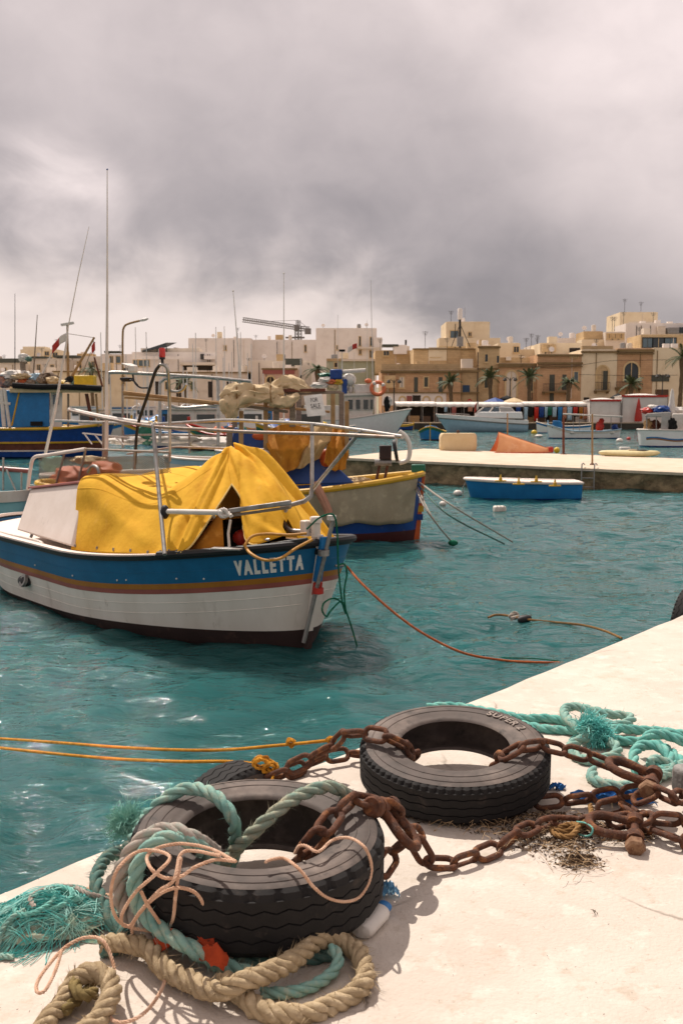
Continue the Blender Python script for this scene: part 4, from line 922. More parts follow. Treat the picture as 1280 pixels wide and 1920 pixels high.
    for i in range(-12, nn):
        for sgn in (1, -1):
            pts = []
            for k in range(9):
                v = k / 8; u = (i + sgn * v * 9 + (9 if sgn < 0 else 0)) / nn
                if 0 <= u <= 1: pts.append(P(u, v))
            if len(pts) > 1: net.tube(pts, .0055, 3, cap=False)
    net.build('wire_net', 'wire', t)
    for k, (px, py, rx, m) in enumerate(((135, 890, (.34, .25, .13), 'buoy_orange'), (195, 880, (.30, .22, .12), 'buoy_orange'), (98, 868, (.12, .16, .14), 'fray_pale'), (165, 862, (.30, .2, .06), 'canvas_cream'))):
        MB().lump(V(px, py, y=-.15), rx, k).build('stowed_net' if k > 1 else 'stowed_float', m, t)
    MB().pipe([V(165, 886, y=-.8), V(172, 874, y=-.8), V(182, 876, y=-.8), V(186, 888, y=-.8)], .02).build('grab_loop', 'galv', t)
    pipe('canopy_boom', [V(130, 768, y=-.1), V(200, 783, y=.0), V(280, 795, y=.1)], .035, 'plastic_pipe')
    pipe('canopy_post', [V(197, 790, y=.3), V(197, 840, y=.3), V(197, 880, y=.3)], .045, 'steel_rusty')
    # light trestle left of the post
    for q in (((155, 812), (240, 820)), ((158, 813), (172, 832)), ((178, 815), (192, 833)), ((215, 818), (232, 834))): MB().bar(V(*q[0], y=.5), V(*q[1], y=.5), .012).build('trestle_bar', 'plastic_pipe', t)
    # bow fittings
    MB().lathe([(0, 0), (.05, 0), (.05, .14), (.065, .15), (.065, .2), (.055, .215), (0, .22)], 14, c=V(592, 1006, y=-.02)).build('bollard', 'p_white', t, ang=35)
    MB().box(-.05, .05, -.05, .05, 0, .17, Matrix.Translation(V(574, 1005, y=-.06))).build('bollard', 'p_white', t, bevel=.012)
    MB().bar(V(626, 968, x=.42), V(569, 1205, x=.10), .024, 10).build('stem_pole', 'galv', t)
    MB().lathe([(0, 0), (.05, 0), (.05, .05), (0, .05)], 12, c=V(622, 975, x=.40)).build('pole_cap', 'plastic_white', t, ang=30)
    MB().beam(V(505, 1022, y=-.50), V(577, 1012, y=-.22), .06, .05).build('fairlead_bar', 'p_black', t, bevel=.012)
    MB().bar(V(470, 1014, y=-.58), V(505, 1012, y=-.46), .016).build('bow_rail', 'steel', t)
    MB().box(-.16, .16, -.05, .05, 0, .02, Matrix.Translation(V(425, 1031, y=-.98)) @ Matrix.Rotation(R(35), 4, 'Z')).build('fairlead_plate', 'galv', t, bevel=.006)
    MB().tube(catmull([V(458, 1024, y=-.75), V(472, 1006, y=-.65), V(500, 1001, y=-.5), V(540, 1003, y=-.34), V(575, 1000, y=-.18)], .03), .016, 8).build('bow_hose', 'hose', t)
    MB().tube(catmull([V(458, 1022, y=-.76), V(470, 1038, y=-.85), V(495, 1050, y=-.80), V(525, 1047, y=-.68), V(555, 1028, y=-.46), V(585, 1012, y=-.24)], .03), .016, 8).build('bow_hose', 'hose', t)
    for z in (.68, 1.1): MB().lathe([(.03, -.03), (.06, -.03), (.06, .03), (.03, .03)], 12, c=(stemx(z) + .10, -.04, z), closed=True).build('pole_clamp', 'p_red' if z < .8 else 'galv', t, ang=30)
    MB().bar(V(628, 1061, x=.25), V(648, 1060, x=.28), .014).build('mooring_eye', 'galv', t)
    return t, H, sh
VB, VH, VSH = valletta()
# lines hanging from the bow
def vw(px, py, **k): return VM @ V(px, py, **k)
mb = MB()
mb.rope([vw(575, 992, x=.25), vw(600, 970, x=.38), vw(625, 966, x=.45), vw(632, 1000, x=.45), vw(634, 1060, x=.42), vw(640, 1120, x=.40), vw(648, 1150, x=.4)], .010, pitch=.07, n=5)
mb.rope([vw(633, 1060, x=.42), vw(645, 1058, x=.43), vw(650, 1075, x=.43), vw(645, 1110, x=.42), vw(648, 1150, x=.42), vw(640, 1130, x=.42), vw(625, 1122, x=.42), vw(608, 1130, x=.40), vw(604, 1145, x=.40), vw(612, 1156, x=.40), vw(620, 1145, x=.41), vw(640, 1128, x=.42), vw(650, 1150, x=.42), vw(660, 1180, x=.42), vw(669, 1212, x=.42)], .010, pitch=.07, n=5)
tag(mb.build('green_line', 'rope_green', ang=60), 'green rope hanging in a knotted loop from the bow of the lettered boat', 'rope')
o = MB().rope([vw(650, 1062, x=.3), at(682, 1098, 10.2), at(740, 1150, 10.0), at(800, 1192, 9.9), at(870, 1225, 9.9), onz(940, 1238, .04), onz(1000, 1242, .035), onz(1060, 1243, .025)], .0125, pitch=.08, n=6).build('mooring_rope', 'rope_orange', ang=60)
tag(o, 'orange mooring rope sagging from the lettered boat into the water', 'rope')
o = MB().tube(catmull([onz(815, 1230, .03), onz(860, 1233, .03), onz(920, 1233, .035), onz(1000, 1235, .03), onz(1050, 1240, .03)], .05), .007, 5).build('floating_line', 'rope_green')
tag(o, 'thin green line floating beside the orange rope end', 'rope')
mb = MB(); mb.tube(catmull([onz(915, 1158, .035), onz(930, 1153, .035), onz(955, 1155, .035), onz(985, 1161, .035), onz(1040, 1167, .035), onz(1090, 1172, .035), onz(1130, 1182, .035), onz(1165, 1197, .035)], .05), .014, 6)
tag(mb.build('floating_rope', 'rope_brown'), 'weedy brown rope floating in front of the quay corner', 'rope')
t = thing('net_float', 'small white and dark float on the weedy rope', 'float', onz(968, 1160, 0))
MB().lathe([(0, -.09), (.03, -.085), (.05, -.04), (.05, .04), (.03, .085), (0, .09)], 12, M=Matrix.Translation(onz(983, 1161, .03)) @ Matrix.Rotation(R(80), 4, 'Y')).build('dark_float', 'fender_black', t, world=True)
MB().rope([onz(955, 1158, .02), onz(965, 1150, .07), onz(970, 1156, .03), onz(960, 1161, .03)], .025, wob=.3).build('white_float', 'rope_grey', t, world=True)
# ---------------------------------------------------------------- far pier
mat('pier_top', '#cdbda9', '#bba992', rough=.95, scale=1.5, bump=.3, bscale=9, dirt=('#9a8870', .62, .85, 1.2))
mat('limestone', '#d6bf98', '#c8ad82', rough=.95, scale=1.2, bump=.5, bscale=6, bdist=.03, dirt=('#7f7a44', .62, .78, 1.3))
def pier():
    W0, W1 = onz(640, 902, 0), onz(1330, 924, 0); t = (W1 - W0).normalized(); n = Vector((-t.y, t.x, 0)); L = (W1 - W0).length + 20
    rg = np.random.RandomState(2); nu, nv = 150, 9; G = np.zeros((nu, nv, 3)); T = []
    for i in range(nu):
        u = i / (nu - 1) * L; zt = .90 - .30 * min(1, u / 14.5); p = W0 + t * u
        for j in range(nv):
            v = j / (nv - 1); q = p + n * (-.05 + .18 * (1 - abs(2 * v - .9)) * rg.rand() + .25 * v * .3 + rg.randn() * .05)
            G[i, j] = (q.x, q.y, -.5 + (zt + .40) * v)
        e = rg.randn() * .03; T.append([tuple(p + n * (-.10 + e) + Vector((0, 0, zt - .11))), tuple(p + n * (-.12 + e) + Vector((0, 0, zt - .02))), tuple(p + n * (-.06 + e) + Vector((0, 0, zt))), tuple(p + n * 4 + Vector((0, 0, zt + .02))), tuple(p + n * 9.0 + Vector((0, 0, zt))), tuple(p + n * 9.1 + Vector((0, 0, -.6)))])
    MB().grid(G).build('pier_wall', 'seawall', ang=80)['kind'] = 'structure'
    struct(MB().grid(T).build('pier', 'pier_top', ang=30))
    a = W0 + Vector((0, 0, -.6)); struct(MB().hexa([a, a + n * 9, a + n * 9 + t * .05, a + t * .05], [q + Vector((0, 0, 1.48)) for q in (a, a + n * 9, a + n * 9 + t * .05, a + t * .05)]).build('pier_end', 'seawall'))
    return W0, t, n
PW0, PT, PN = pier()
def pz(px): return .90 - .30 * min(1, max(0, (px - 640) / 690) ) + .02
def onp(px, py, h=0.0): return onz(px, py, pz(px) + h)
# stone block
c = onp(860, 847); t = thing('stone_block', 'rounded limestone mooring block standing on the pier', 'stone block', c)
bb = MB()
G = []
for k, z in enumerate(np.linspace(0, .80, 12)):
    s = 1 - .10 * abs(z / .8 * 2 - 1) ** 5; G.append([((.80 * s * np.sign(math.cos(a)) * abs(math.cos(a)) ** .25) + .012 * random.uniform(-1, 1), .45 + .45 * s * np.sign(math.sin(a)) * abs(math.sin(a)) ** .25, z) for a in np.linspace(0, 6.283, 40, endpoint=False)])
G.append([(0, .45, .80)] * 40)
bb.grid(G, False, True).build('block', 'limestone', t, ang=50)
MB().lathe([(.05 + .028 * math.cos(a), .028 * math.sin(a)) for a in np.linspace(0, 6.28, 8)], 14, M=Matrix.Translation((.0, .45, .86)) @ Matrix.Rotation(R(90), 4, 'X')).build('ring', 'rust', t)
# upturned orange dinghy
def upturned():
    a, b = onp(925, 850), onp(1037, 852); ax = (b - a); L = ax.length; M = Matrix.Translation(a) @ Matrix.Rotation(math.atan2(ax.y, ax.x), 4, 'Z')
    t = thing('upturned_dinghy', 'orange tan dinghy hull upturned on the pier', 'dinghy', M=M); G = []
    for i in range(24):
        u = i / 23; h = .80 * (1 - u) ** 1.0 + .16 + (.06 if u > .93 else 0); w = .62 * (1 - u ** 2.2) + .08
        x0 = u * L; lean = (1 - u) * .42 * (1 if u < .15 else 1)
        G.append([(x0 + (.30 if i == 0 else .30 * (1 - u)) * math.sin(p), .55 - w * math.cos(p) * (1 - .15 * math.sin(p)), max(0.0, h * (1 - abs(math.cos(p))) ** .72)) for p in np.linspace(0, math.pi, 16)])
    MB().grid(G).build('hull', 'hull_tan', t, ang=60)
    MB().grid([[G[0][k] for k in range(16)], [(G[0][k][0], G[0][k][1], 0.0) for k in range(16)]]).build('transom', 'p_orange', t)
    MB().tube([(G[i][0][0], G[i][0][1] - .02, .03) for i in range(24)], .03, 6).build('gunwale', 'p_orange', t)
    MB().tube([(G[i][8][0], G[i][8][1], G[i][8][2] + .01) for i in range(24)], .022, 6).build('keel', 'p_orange', t)
    MB().box(L - .1, L + .12, .45, .65, .0, .26).build('stem_cap', 'p_red', t, bevel=.04)
mat('hull_tan', '#d99a68', '#c98553', rough=.6, scale=2, bump=.2, bscale=8, dirt=('#dca77c', .55, .8, 2.5))
upturned()
# kayak, box, poles, ladder
c = onp(1182, 858); t = thing('kayak', 'pale yellow kayak lying on the pier at the right', 'kayak', c, R(-6))
G = []
for i in range(22):
    u = i / 21 * 2 - 1; w = .36 * (1 - u * u) ** .7 + .01; h = .13 * (1 - u * u) ** .4 + .03
    G.append([(u * 1.25, .35 + w * math.cos(p), .14 + h * math.sin(p) + .05 * u * u) for p in np.linspace(0, 2 * math.pi, 14, endpoint=False)])
MB().grid(G, False, True).build('hull', 'kayak_shell', t) if 'kayak_shell' in MATS else MB().grid(G, False, True).build('hull', mat('kayak_shell', '#d8c99a', '#c6b584', rough=.5), t)
MB().lathe([(.14, -.01), (.2, 0), (.2, .04), (.15, .05)], 16, M=Matrix.Translation((.45, .35, .26)) @ Matrix.Diagonal((1.7, 1, 1, 1))).build('cockpit_rim', 'p_brown', t)
MB().box(-.05, .3, .2, .5, .26, .33).build('seat', 'wood_deck', t, bevel=.03)
o = MB().box(-.23, .23, -.17, .17, 0, .26, Matrix.Translation(onp(1181, 850) + Vector((0, .9, 0)))).build('white_box', 'plastic_white', bevel=.04); tag(o, 'white plastic box behind the kayak on the pier', 'box')
def pole(label, px, y0, y1, r, m, z0=None):
    a = onp(px, y0); b = at(px, y1, a.y); t = thing('pole', label, 'pole', a)
    MB().tube([a, b], [r, r * .85], 8).build('shaft', m, t, world=True); MB().lathe([(0, 0), (r * 2.6, 0), (r * 2.6, .04), (r, .07)], 10, c=a).build('foot', 'rust', t, world=True)
pole('thin rusty pole standing in front of the upturned dinghy', 951, 848, 775, .035, 'wood_warm')
pole('dark wooden pole standing on the pier beside the yellow float', 1056, 853, 783, .055, 'p_rust')
pole('pale slim pole standing above the pier ladder', 1110, 872, 776, .035, 'wood_warm')
t = thing('pier_ladder', 'grey iron ladder hung on the pier wall right of the blue dinghy', 'ladder', PW0 + PT * ((onz(1100, 917, 0) - PW0).dot(PT)))
b0 = PW0 + PT * ((onz(1090, 917, 0) - PW0).dot(PT)) - PN * .22; b1 = PW0 + PT * ((onz(1113, 918, 0) - PW0).dot(PT)) - PN * .22
for q in (b0, b1): MB().tube(catmull([q + Vector((0, 0, -.25)), q + Vector((0, 0, .7)), q + PN * .12 + Vector((0, 0, .86)), q + PN * .5 + Vector((0, 0, .80))], .06), .022, 6).build('stile', 'galv', t, world=True)
for z in (.08, .38, .62): MB().bar(b0 + Vector((0, 0, z)), b1 + Vector((0, 0, z)), .018, 6).build('rung', 'galv', t, world=True)
def buoy(label, c, r, m, sq=.8, group=None, name='float'):
    t = thing(name, label, 'float', c, group=group); MB().ball((0, 0, r * .35), (r, r, r * sq), 9, 14).build('body', m, t)
    MB().lathe([(.0, r * sq + r * .33), (r * .18, r * sq + r * .3), (r * .18, r * sq + r * .45), (0, r * sq + r * .47)], 8).build('eye', 'fender_black', t)
buoy('yellow float on the pier beside the dark pole', onp(1048, 849) + Vector((0, .5, .05)), .14, 'buoy_yellow', 1)
buoy('small white float by the mooring lines of the khaki draped boat', onz(830, 947, 0), .10, 'buoy_white')
buoy('white float near the left end of the blue dinghy', onz(858, 928, 0), .14, 'buoy_white')
t = thing('jerrycan_float', 'white ribbed canister floating in front of the blue dinghy', 'float', onz(936, 958, 0), R(8))
MB().box(-.16, .16, -.11, .11, -.06, .13).build('body', 'buoy_white', t, bevel=.04, seg=3)
for x in (-.09, 0, .09): MB().box(x - .018, x + .018, -.116, .116, -.05, .136).build('rib', 'buoy_white', t, bevel=.01)
buoy('white round float off the stern of the white harbour boat', onz(1161, 829, 0), .3, 'buoy_white', .8); buoy('small red float near the round white one', onz(1178, 824, 0), .2, 'p_red', .8)
buoy('pale yellow float left of the white harbour boat', onz(1001, 813, 0), .35, 'buoy_yellow', .9); buoy('pale float below the bow of the white harbour boat', onz(1010, 820, 0), .4, 'buoy_white', .4)

# ---------------------------------------------------------------- blue dinghy by the pier
def dinghy():
    c0 = onz(882, 934, 0); t = thing('blue_dinghy', 'small blue dinghy with white cover moored along the pier', 'dinghy', c0, R(180))
    sh = lambda s: .50 + .10 * (1 - s) ** 2
    H = Hull(3.22, .66, sh, ew=.55, es=.40, ent=.45, rake=.28, stern='transom', flare=.8)
    H.band('hull', 'p_sky', lambda s: sh(s) - .05, lambda s: .03, t, rows=5); H.band('boot_top', 'p_deepblue', lambda s: .03, lambda s: -.2, t, rows=3)
    H.rail('gunwale', 'p_pinkwhite', .045, t, -.015, .01)
    H.deck('cover', 'p_pinkwhite', t, .0)
    MB().beam(H.p(1, sh(1) - .015, 1, .02), H.p(1, sh(1) - .015, -1, .02), .08, .07).build('transom_cap', 'p_pinkwhite', t, bevel=.02)
    for px, py in ((938, 903), (972, 908), (1005, 902), (1040, 909)):
        w = onz(px, py, .58); q = WM[t.name].inverted() @ w
        MB().box(-.16, .16, -.05, .05, 0, .04, Matrix.Translation((q.x, q.y, sh(min(1, max(0, -q.x / 3.22))) + .02))).build('cleat_plate', 'p_yellow', t, bevel=.01)
        MB().lathe([(.05, 0), (.05, .06), (.03, .08), (.02, .16), (0, .16)], 10, c=(q.x, q.y, sh(min(1, max(0, -q.x / 3.22))) + .06)).build('cleat', 'p_yellow', t, ang=40)
    MB().tube([H.p(0, .5, 1), (.25, 0, .3), (.2, 0, .0)], .012, 5).build('painter', 'rope_grey', t)
dinghy()

# ---------------------------------------------------------------- khaki draped boat with timber canopy
def khaki():
    t = thing('fishing_boat', 'boat with yellow gunwale and khaki canvas draped over its side', 'boat', (1.50, 20.2, 0), R(-3))
    sh = lambda s: .98 + .36 * max(0, 1 - s / .5) ** 1.8 + .15 * max(0, (s - .6) / .4) ** 2
    H = Hull(7.6, 1.35, sh, ew=.7, es=.5, ent=.38, rake=.10, flare=.9)
    H.band('bottom', 'p_maroon', lambda s: .20, lambda s: -.4, t, rows=4); H.band('blue_topside', 'p_deepblue', lambda s: sh(s), lambda s: .20, t, rows=5)
    # canvas apron with a wavy hem
    mb = MB(); rg = np.random.RandomState(1); n = 70; Gs = []
    for i in range(n):
        u = .012 + .72 * i / (n - 1); zt = sh(u) - .01; zb = .38 - .03 * math.sin(u * 30) - .02 * math.sin(u * 71) + .06 * max(0, 1 - u / .05); row = []
        for k in range(10):
            f = k / 9; z = zt + (zb - zt) * f; q = H.p(u, z, -1, .03 + .025 * f * (1 + math.sin(u * 60 + f * 3)) + .012 * math.sin(u * 140 + f)); row.append(tuple(q))
        Gs.append(row)
    mb.grid(Gs).build('canvas_apron', 'canvas', t, solid=.008)
    H.rail('gunwale', 'p_yellow', .062, t, .0, .02); H.deck('deck', 'wood_deck', t, -.15)
    MB().hexa([(-.06, -.05, -.4), (.06, -.05, -.4), (.06, .05, -.4), (-.06, .05, -.4)], [(.05, -.05, 1.34), (.20, -.05, 1.34), (.20, .05, 1.34), (.05, .05, 1.34)]).build('stem_post', 'p_orange', t, bevel=.01)
    for z, m in ((.62, 'p_yellow'), (.8, 'p_white'), (.45, 'p_deepblue')): MB().box(.075 * z - .02, .075 * z + .125, -.06, .06, z - .06, z + .06).build('stem_patch', m, t)
    MB().box(-.08, .2, -.09, .09, 1.36, 1.52).build('stem_head', 'p_green', t, bevel=.02)
    # fore cabin, sheets and tarps
    Y = 19.7
    P = lambda px, py, y=19.7: at(px, py, y)
    MB().hexa([P(415, 912, 19.3), P(665, 906, 19.3), P(640, 890, 21), P(415, 890, 21)], [P(440, 800, 19.5), P(600, 845, 19.6), P(585, 845, 20.8), P(440, 800, 20.8)]).build('cabin', 'p_deepblue', t, world=True, bevel=.03)
    def drape(name, pts, m, seed, th=.05, wr=.03):
        S = [[P(*q) for q in row] for row in pts]; nu = 30; nv = 24; ns, nc = len(S), len(S[0]); rg = np.random.RandomState(seed); ph = rg.rand(8) * 6.28
        G = np.zeros((nu, nv, 3))
        for i in range(nu):
            x = i / (nu - 1) * (ns - 1); a = min(int(x), ns - 2); f = x - a; f = f * f * (3 - 2 * f) * .5 + f * .5
            for j in range(nv):
                y = j / (nv - 1) * (nc - 1); b = min(int(y), nc - 2); h = y - b
                p = (S[a][b].lerp(S[a][b + 1], h)).lerp(S[a + 1][b].lerp(S[a + 1][b + 1], h), f); u, v = i / nu, j / nv
                G[i, j] = (p.x + wr * .5 * math.sin(9 * u + 4 * v + ph[0]), p.y + wr * (math.sin(14 * v + 3 * u + ph[1]) + .6 * math.sin(27 * v - 6 * u + ph[2]) + .5 * math.sin(11 * u + ph[3])), p.z + wr * .5 * math.sin(12 * v + ph[4]))
        MB().grid(G).build(name, m, t, world=True, solid=.015, ang=80)
    drape('canvas_fold', [[(420, 742, 18.9), (440, 735, 18.85), (470, 733, 18.85), (515, 735, 18.95)], [(412, 752, 18.85), (438, 750, 18.8), (468, 744, 18.82), (505, 746, 18.95)], [(416, 772, 18.85), (436, 770, 18.8), (452, 757, 18.82), (490, 752, 18.95)], [(424, 786, 18.88), (434, 782, 18.85), (444, 766, 18.85), (480, 756, 18.98)]], 'canvas_cream', 21, wr=.045)
    drape('white_sheet', [[(455, 838, 19.3), (480, 842, 19.25), (505, 845, 19.3)], [(458, 880, 19.1), (490, 885, 19.05), (525, 880, 19.1)], [(462, 912, 19.0), (495, 915, 18.95), (530, 905, 19.0)]], 'sheet_white', 3)
    drape('tarpaulin', [[(498, 805, 19.5), (525, 797, 19.3), (560, 796, 19.3), (585, 806, 19.5)], [(502, 840, 19.2), (530, 845, 19.0), (560, 840, 19.0), (582, 835, 19.2)], [(512, 876, 19.1), (535, 890, 18.95), (552, 878, 19.0), (570, 862, 19.2)]], 'fabric_ochre', 5)
    drape('tarpaulin', [[(572, 800, 19.6), (600, 797, 19.4), (625, 800, 19.5)], [(556, 845, 19.2), (590, 835, 19.1), (618, 825, 19.3)], [(548, 882, 19.1), (570, 876, 19.05), (598, 858, 19.3)]], 'fabric_sand', 7)
    drape('tarpaulin', [[(622, 800, 19.6), (640, 802, 19.5), (652, 815, 19.6)], [(614, 838, 19.3), (634, 842, 19.2), (652, 850, 19.4)], [(606, 868, 19.3), (630, 884, 19.2), (648, 878, 19.4)]], 'fabric_ochre', 9)
    MB().ball(P(612, 860, 19.5), (.14, .1, .2), 8, 12).build('orange_bundle', 'p_orange', t, world=True)
    MB().ball(P(488, 818, 19.6), (.22, .15, .1), 8, 12).build('orange_bundle', 'p_orange', t, world=True)
    # pile of line forward
    mb = MB()
    for k in range(5):
        a = P(640 + 8 * k, 900, 19.9); mb.rope([a + Vector((.25 * math.cos(q), .18 * math.sin(q), .03 * math.sin(3 * q + k))) for q in np.linspace(0, 6, 12)], .025, pitch=.15, n=5, seed=k)
    mb.build('rope_coil', 'canvas_cream', t, world=True)
    # timber canopy
    for px, y0, y1, m, yy in ((430, 800, 890, 'wood_grey', 19.4), (452, 770, 900, 'wood_warm', 19.3), (498, 742, 900, 'wood_warm', 19.3), (518, 735, 792, 'wood_grey', 19.3), (548, 735, 800, 'wood_grey', 19.3), (624, 735, 800, 'wood_warm', 19.3), (650, 752, 860, 'wood_warm', 19.4), (440, 730, 860, 'wood_grey', 21.2), (560, 735, 870, 'wood_grey', 21.2), (640, 735, 870, 'wood_grey', 21.2)):
        MB().beam(P(px, y1, yy), P(px, y0, yy), .085 if m == 'wood_warm' else .11, .06, (0, 1, 0)).build('canopy_post', m, t, world=True, bevel=.006)
    for a, b, m in (((460, 761, 19.25), (540, 772, 19.25), 'wood_grey'), ((470, 733, 19.25), (610, 731, 19.25), 'p_rust'), ((540, 738, 19.3), (630, 735, 19.3), 'wood_grey'), ((430, 735, 21.2), (640, 735, 21.2), 'wood_grey'), ((498, 742, 19.3), (498, 742, 21.2), 'wood_warm'), ((624, 737, 19.3), (624, 737, 21.2), 'wood_warm')):
        MB().beam(P(*a), P(*b), .07, .06).build('canopy_beam', m, t, world=True, bevel=.006)
    for a, b in (((233, 735, 20.4), (420, 757, 19.9)), ((233, 739, 20.6), (618, 772, 20.2)), ((235, 745, 20.2), (400, 757, 20.0))): MB().beam(P(*a), P(*b), .16, .05).build('boom_plank', 'wood_warm', t, world=True, bevel=.006)
    def roll(pts, rad, m, seed):
        C = catmull([P(*q) for q in pts], .035); T_, A_, B_ = frames(C); n = len(C); rg = np.random.RandomState(seed); ph = rg.rand(6) * 6.28; rr = np.interp(np.linspace(0, 1, n), np.linspace(0, 1, len(rad)), rad); th = np.linspace(0, 6.283, 26, endpoint=False); G = np.zeros((n, 26, 3))
        for i in range(n):
            u = i / n
            for j, a in enumerate(th):
                r_ = rr[i] * (1 + .20 * math.sin(2 * a + 4 * u + ph[0]) + .15 * math.sin(5 * a - 9 * u + ph[1]) + .11 * math.sin(9 * a + 14 * u + ph[2]) + .08 * math.sin(23 * u + 3 * a + ph[3]) + .05 * rg.randn())
                G[i, j] = C[i] + r_ * (math.cos(a) * A_[i] + math.sin(a) * B_[i])
        mb = MB().grid(G, False, True); mb.f.append(tuple(range(25, -1, -1))); mb.f.append(tuple(range((n - 1) * 26, n * 26))); mb.build('canvas_bundle', m, t, world=True, ang=70)
    roll([(416, 748, 19.0), (432, 740, 19.0), (465, 737, 19.0), (500, 738, 19.1), (530, 736, 19.2)], [.10, .17, .13, .15, .09], 'canvas_cream', 1)
    for px, rr_ in ((445, .17), (478, .15), (508, .16)): MB().lathe([(rr_, -.012), (rr_ + .02, 0), (rr_, .012)], 18, M=Matrix.Translation(P(px, 738, 19.0)) @ Matrix.Rotation(R(88), 4, 'Y')).build('lashing', 'rope_brown', t, world=True)
    roll([(424, 744, 18.95), (428, 758, 18.92), (432, 772, 18.92), (434, 788, 18.95)], [.10, .16, .13, .05], 'canvas_cream', 2)
    roll([(505, 735, 19.3), (530, 722, 19.35), (550, 720, 19.35), (568, 727, 19.3), (584, 733, 19.3)], [.06, .12, .14, .10, .04], 'canvas_cream', 3)
    roll([(500, 742, 19.2), (520, 752, 19.1), (540, 752, 19.1), (560, 742, 19.2)], [.08, .13, .12, .05], 'canvas_cream', 4)
    MB().beam(P(561, 718, 19.6), P(565, 703, 19.6), .09, .02).build('black_pennant', 'dark', t, world=True)
    # sign
    c = [P(569, 742, 19.15), P(603, 738, 19.15), P(611, 778, 19.1), P(576, 781, 19.1)]
    MB().hexa(c[::-1], [q + Vector((0, .02, 0)) for q in c[::-1]]).build('sale_sign', mat('board_white', '#ece8e2', rough=.6, bump=0), t, world=True)
    def word(txt, u0, u1, v0, v1, m, bold=.012):
        Vt, Fc = text_mesh(txt, 1, bold, 0); mn, mxx = Vt.min(0), Vt.max(0); out = []
        for x, y, z in Vt:
            u = u0 + (u1 - u0) * (x - mn[0]) / (mxx[0] - mn[0]); v = v1 - (v1 - v0) * (y - mn[1]) / (mxx[1] - mn[1])
            out.append((c[0].lerp(c[1], u)).lerp(c[3].lerp(c[2], u), v) + Vector((0, -.006, 0)))
        MB().add(out, Fc).build('sign_lettering', m, t, world=True, smooth=False)
    word('FOR', .34, .72, .14, .34, 'ink', .0); word('SALE', .28, .80, .42, .62, 'ink', .0)
    MB().beam(c[0].lerp(c[3], .66).lerp(c[1].lerp(c[2], .66), .28) + Vector((0, -.006, 0)), c[0].lerp(c[3], .66).lerp(c[1].lerp(c[2], .66), .82) + Vector((0, -.006, 0)), .008, .004).build('sign_underline', 'ink', t, world=True)
    # bow winch
    w = P(722, 868, 20.0)
    for dx in (-.07, .09): MB().bar(P(712, 900, 20.0) + Vector((dx, 0, 0)), P(718, 872, 20.0) + Vector((dx, 0, 0)), .03).build('winch_leg', 'rust', t, world=True)
    MB().lathe([(0, -.17), (.07, -.17), (.07, .17), (0, .17)], 14, M=Matrix.Translation(P(718, 867, 20.0)) @ Matrix.Rotation(R(90), 4, 'Y')).build('winch_drum', 'galv', t, world=True, ang=40)
    MB().box(-.14, .1, -.1, .1, -.14, .14, Matrix.Translation(P(724, 848, 20.0))).build('winch_motor', 'p_brown', t, world=True, bevel=.02)
    MB().lathe([(.13, -.03), (.16, -.03), (.16, .03), (.13, .03)], 18, M=Matrix.Translation(P(741, 845, 20.0)) @ Matrix.Rotation(R(80), 4, 'Y') @ Matrix.Diagonal((1.4, 1, 1, 1)), closed=True).build('winch_wheel', 'fender_black', t, world=True, ang=40)
    MB().tube(catmull([P(748, 868, 20), P(764, 862, 20), P(768, 840, 20), P(762, 820, 20), P(748, 808, 20)], .05), .045, 8).build('winch_guard', 'plastic_pipe', t, world=True)
    MB().tube(catmull([P(745, 866, 20), P(742, 840, 20), P(744, 818, 20), P(748, 812, 20)], .05), .025, 8).build('winch_guard', 'plastic_pipe', t, world=True)
    MB().tube(catmull([P(590, 905, 18.9), P(600, 925, 18.85), P(612, 950, 18.85), P(616, 962, 18.85)], .06), [.10] * 0 or .085, 8).build('pink_fender', mat('fender_pink', '#b5846c', '#9c6c56', rough=.7), t, world=True)
    return t
khaki()
for k, (pts, lab) in enumerate((([(780, 900, 20.2), (850, 950, 17.6), (960, 1016, None)], 'pale mooring line from the khaki draped boat, uppermost'), ([(780, 905, 20.2), (840, 965, 18.0), (945, 1020, None)], 'dark mooring line from the khaki draped boat, running beside the pale one'),
                        ([(778, 905, 20.2), (810, 970, 18.6), (848, 1018, None)], 'doubled mooring line dropping steeply from the khaki draped boat'))):
    q = [at(*p) if p[2] else onz(p[0], p[1], 0) for p in pts]
    mb = MB().tube(catmull(q, .1), .016, 6)
    if k == 2: mb.tube(catmull([at(776, 908, 20.2), at(800, 958, 18.7), onz(846, 1016, 0)], .1), .013, 6)
    tag(mb.build('mooring_line', 'rope_grey' if k != 1 else 'rope_dark'), lab, 'rope')
o = MB().ball(onz(849, 1018, .03), (.10, .07, .06), 8, 12).build('weed_tuft', 'rope_green'); tag(o, 'green weed tuft where the doubled mooring line meets the water', 'weed')
# ---------------------------------------------------------------- boats in the harbour
def flag(parent, p, w, h, cols, world=True, sag=.5):
    n = 14; G = [[(p.x - w * i / n, p.y + .08 * w * math.sin(i * .8), p.z - h * j / 6 - sag * h * (i / n) ** 1.5) for j in range(7)] for i in range(n + 1)]
    for k, m in enumerate(cols):
        i0, i1 = int(n * k / len(cols)), int(n * (k + 1) / len(cols)); MB().grid(G[i0:i1 + 1]).build('flag', m, parent, world=True, solid=.01)
def blob_gear(t, P, items):
    for px, py, Y, r, m, nm in items: (MB().ball(P(px, py, Y), r, 8, 12) if nm in ('radome', 'float') else MB().lump(P(px, py, Y), r, int(px))).build(nm, m, t, world=True)

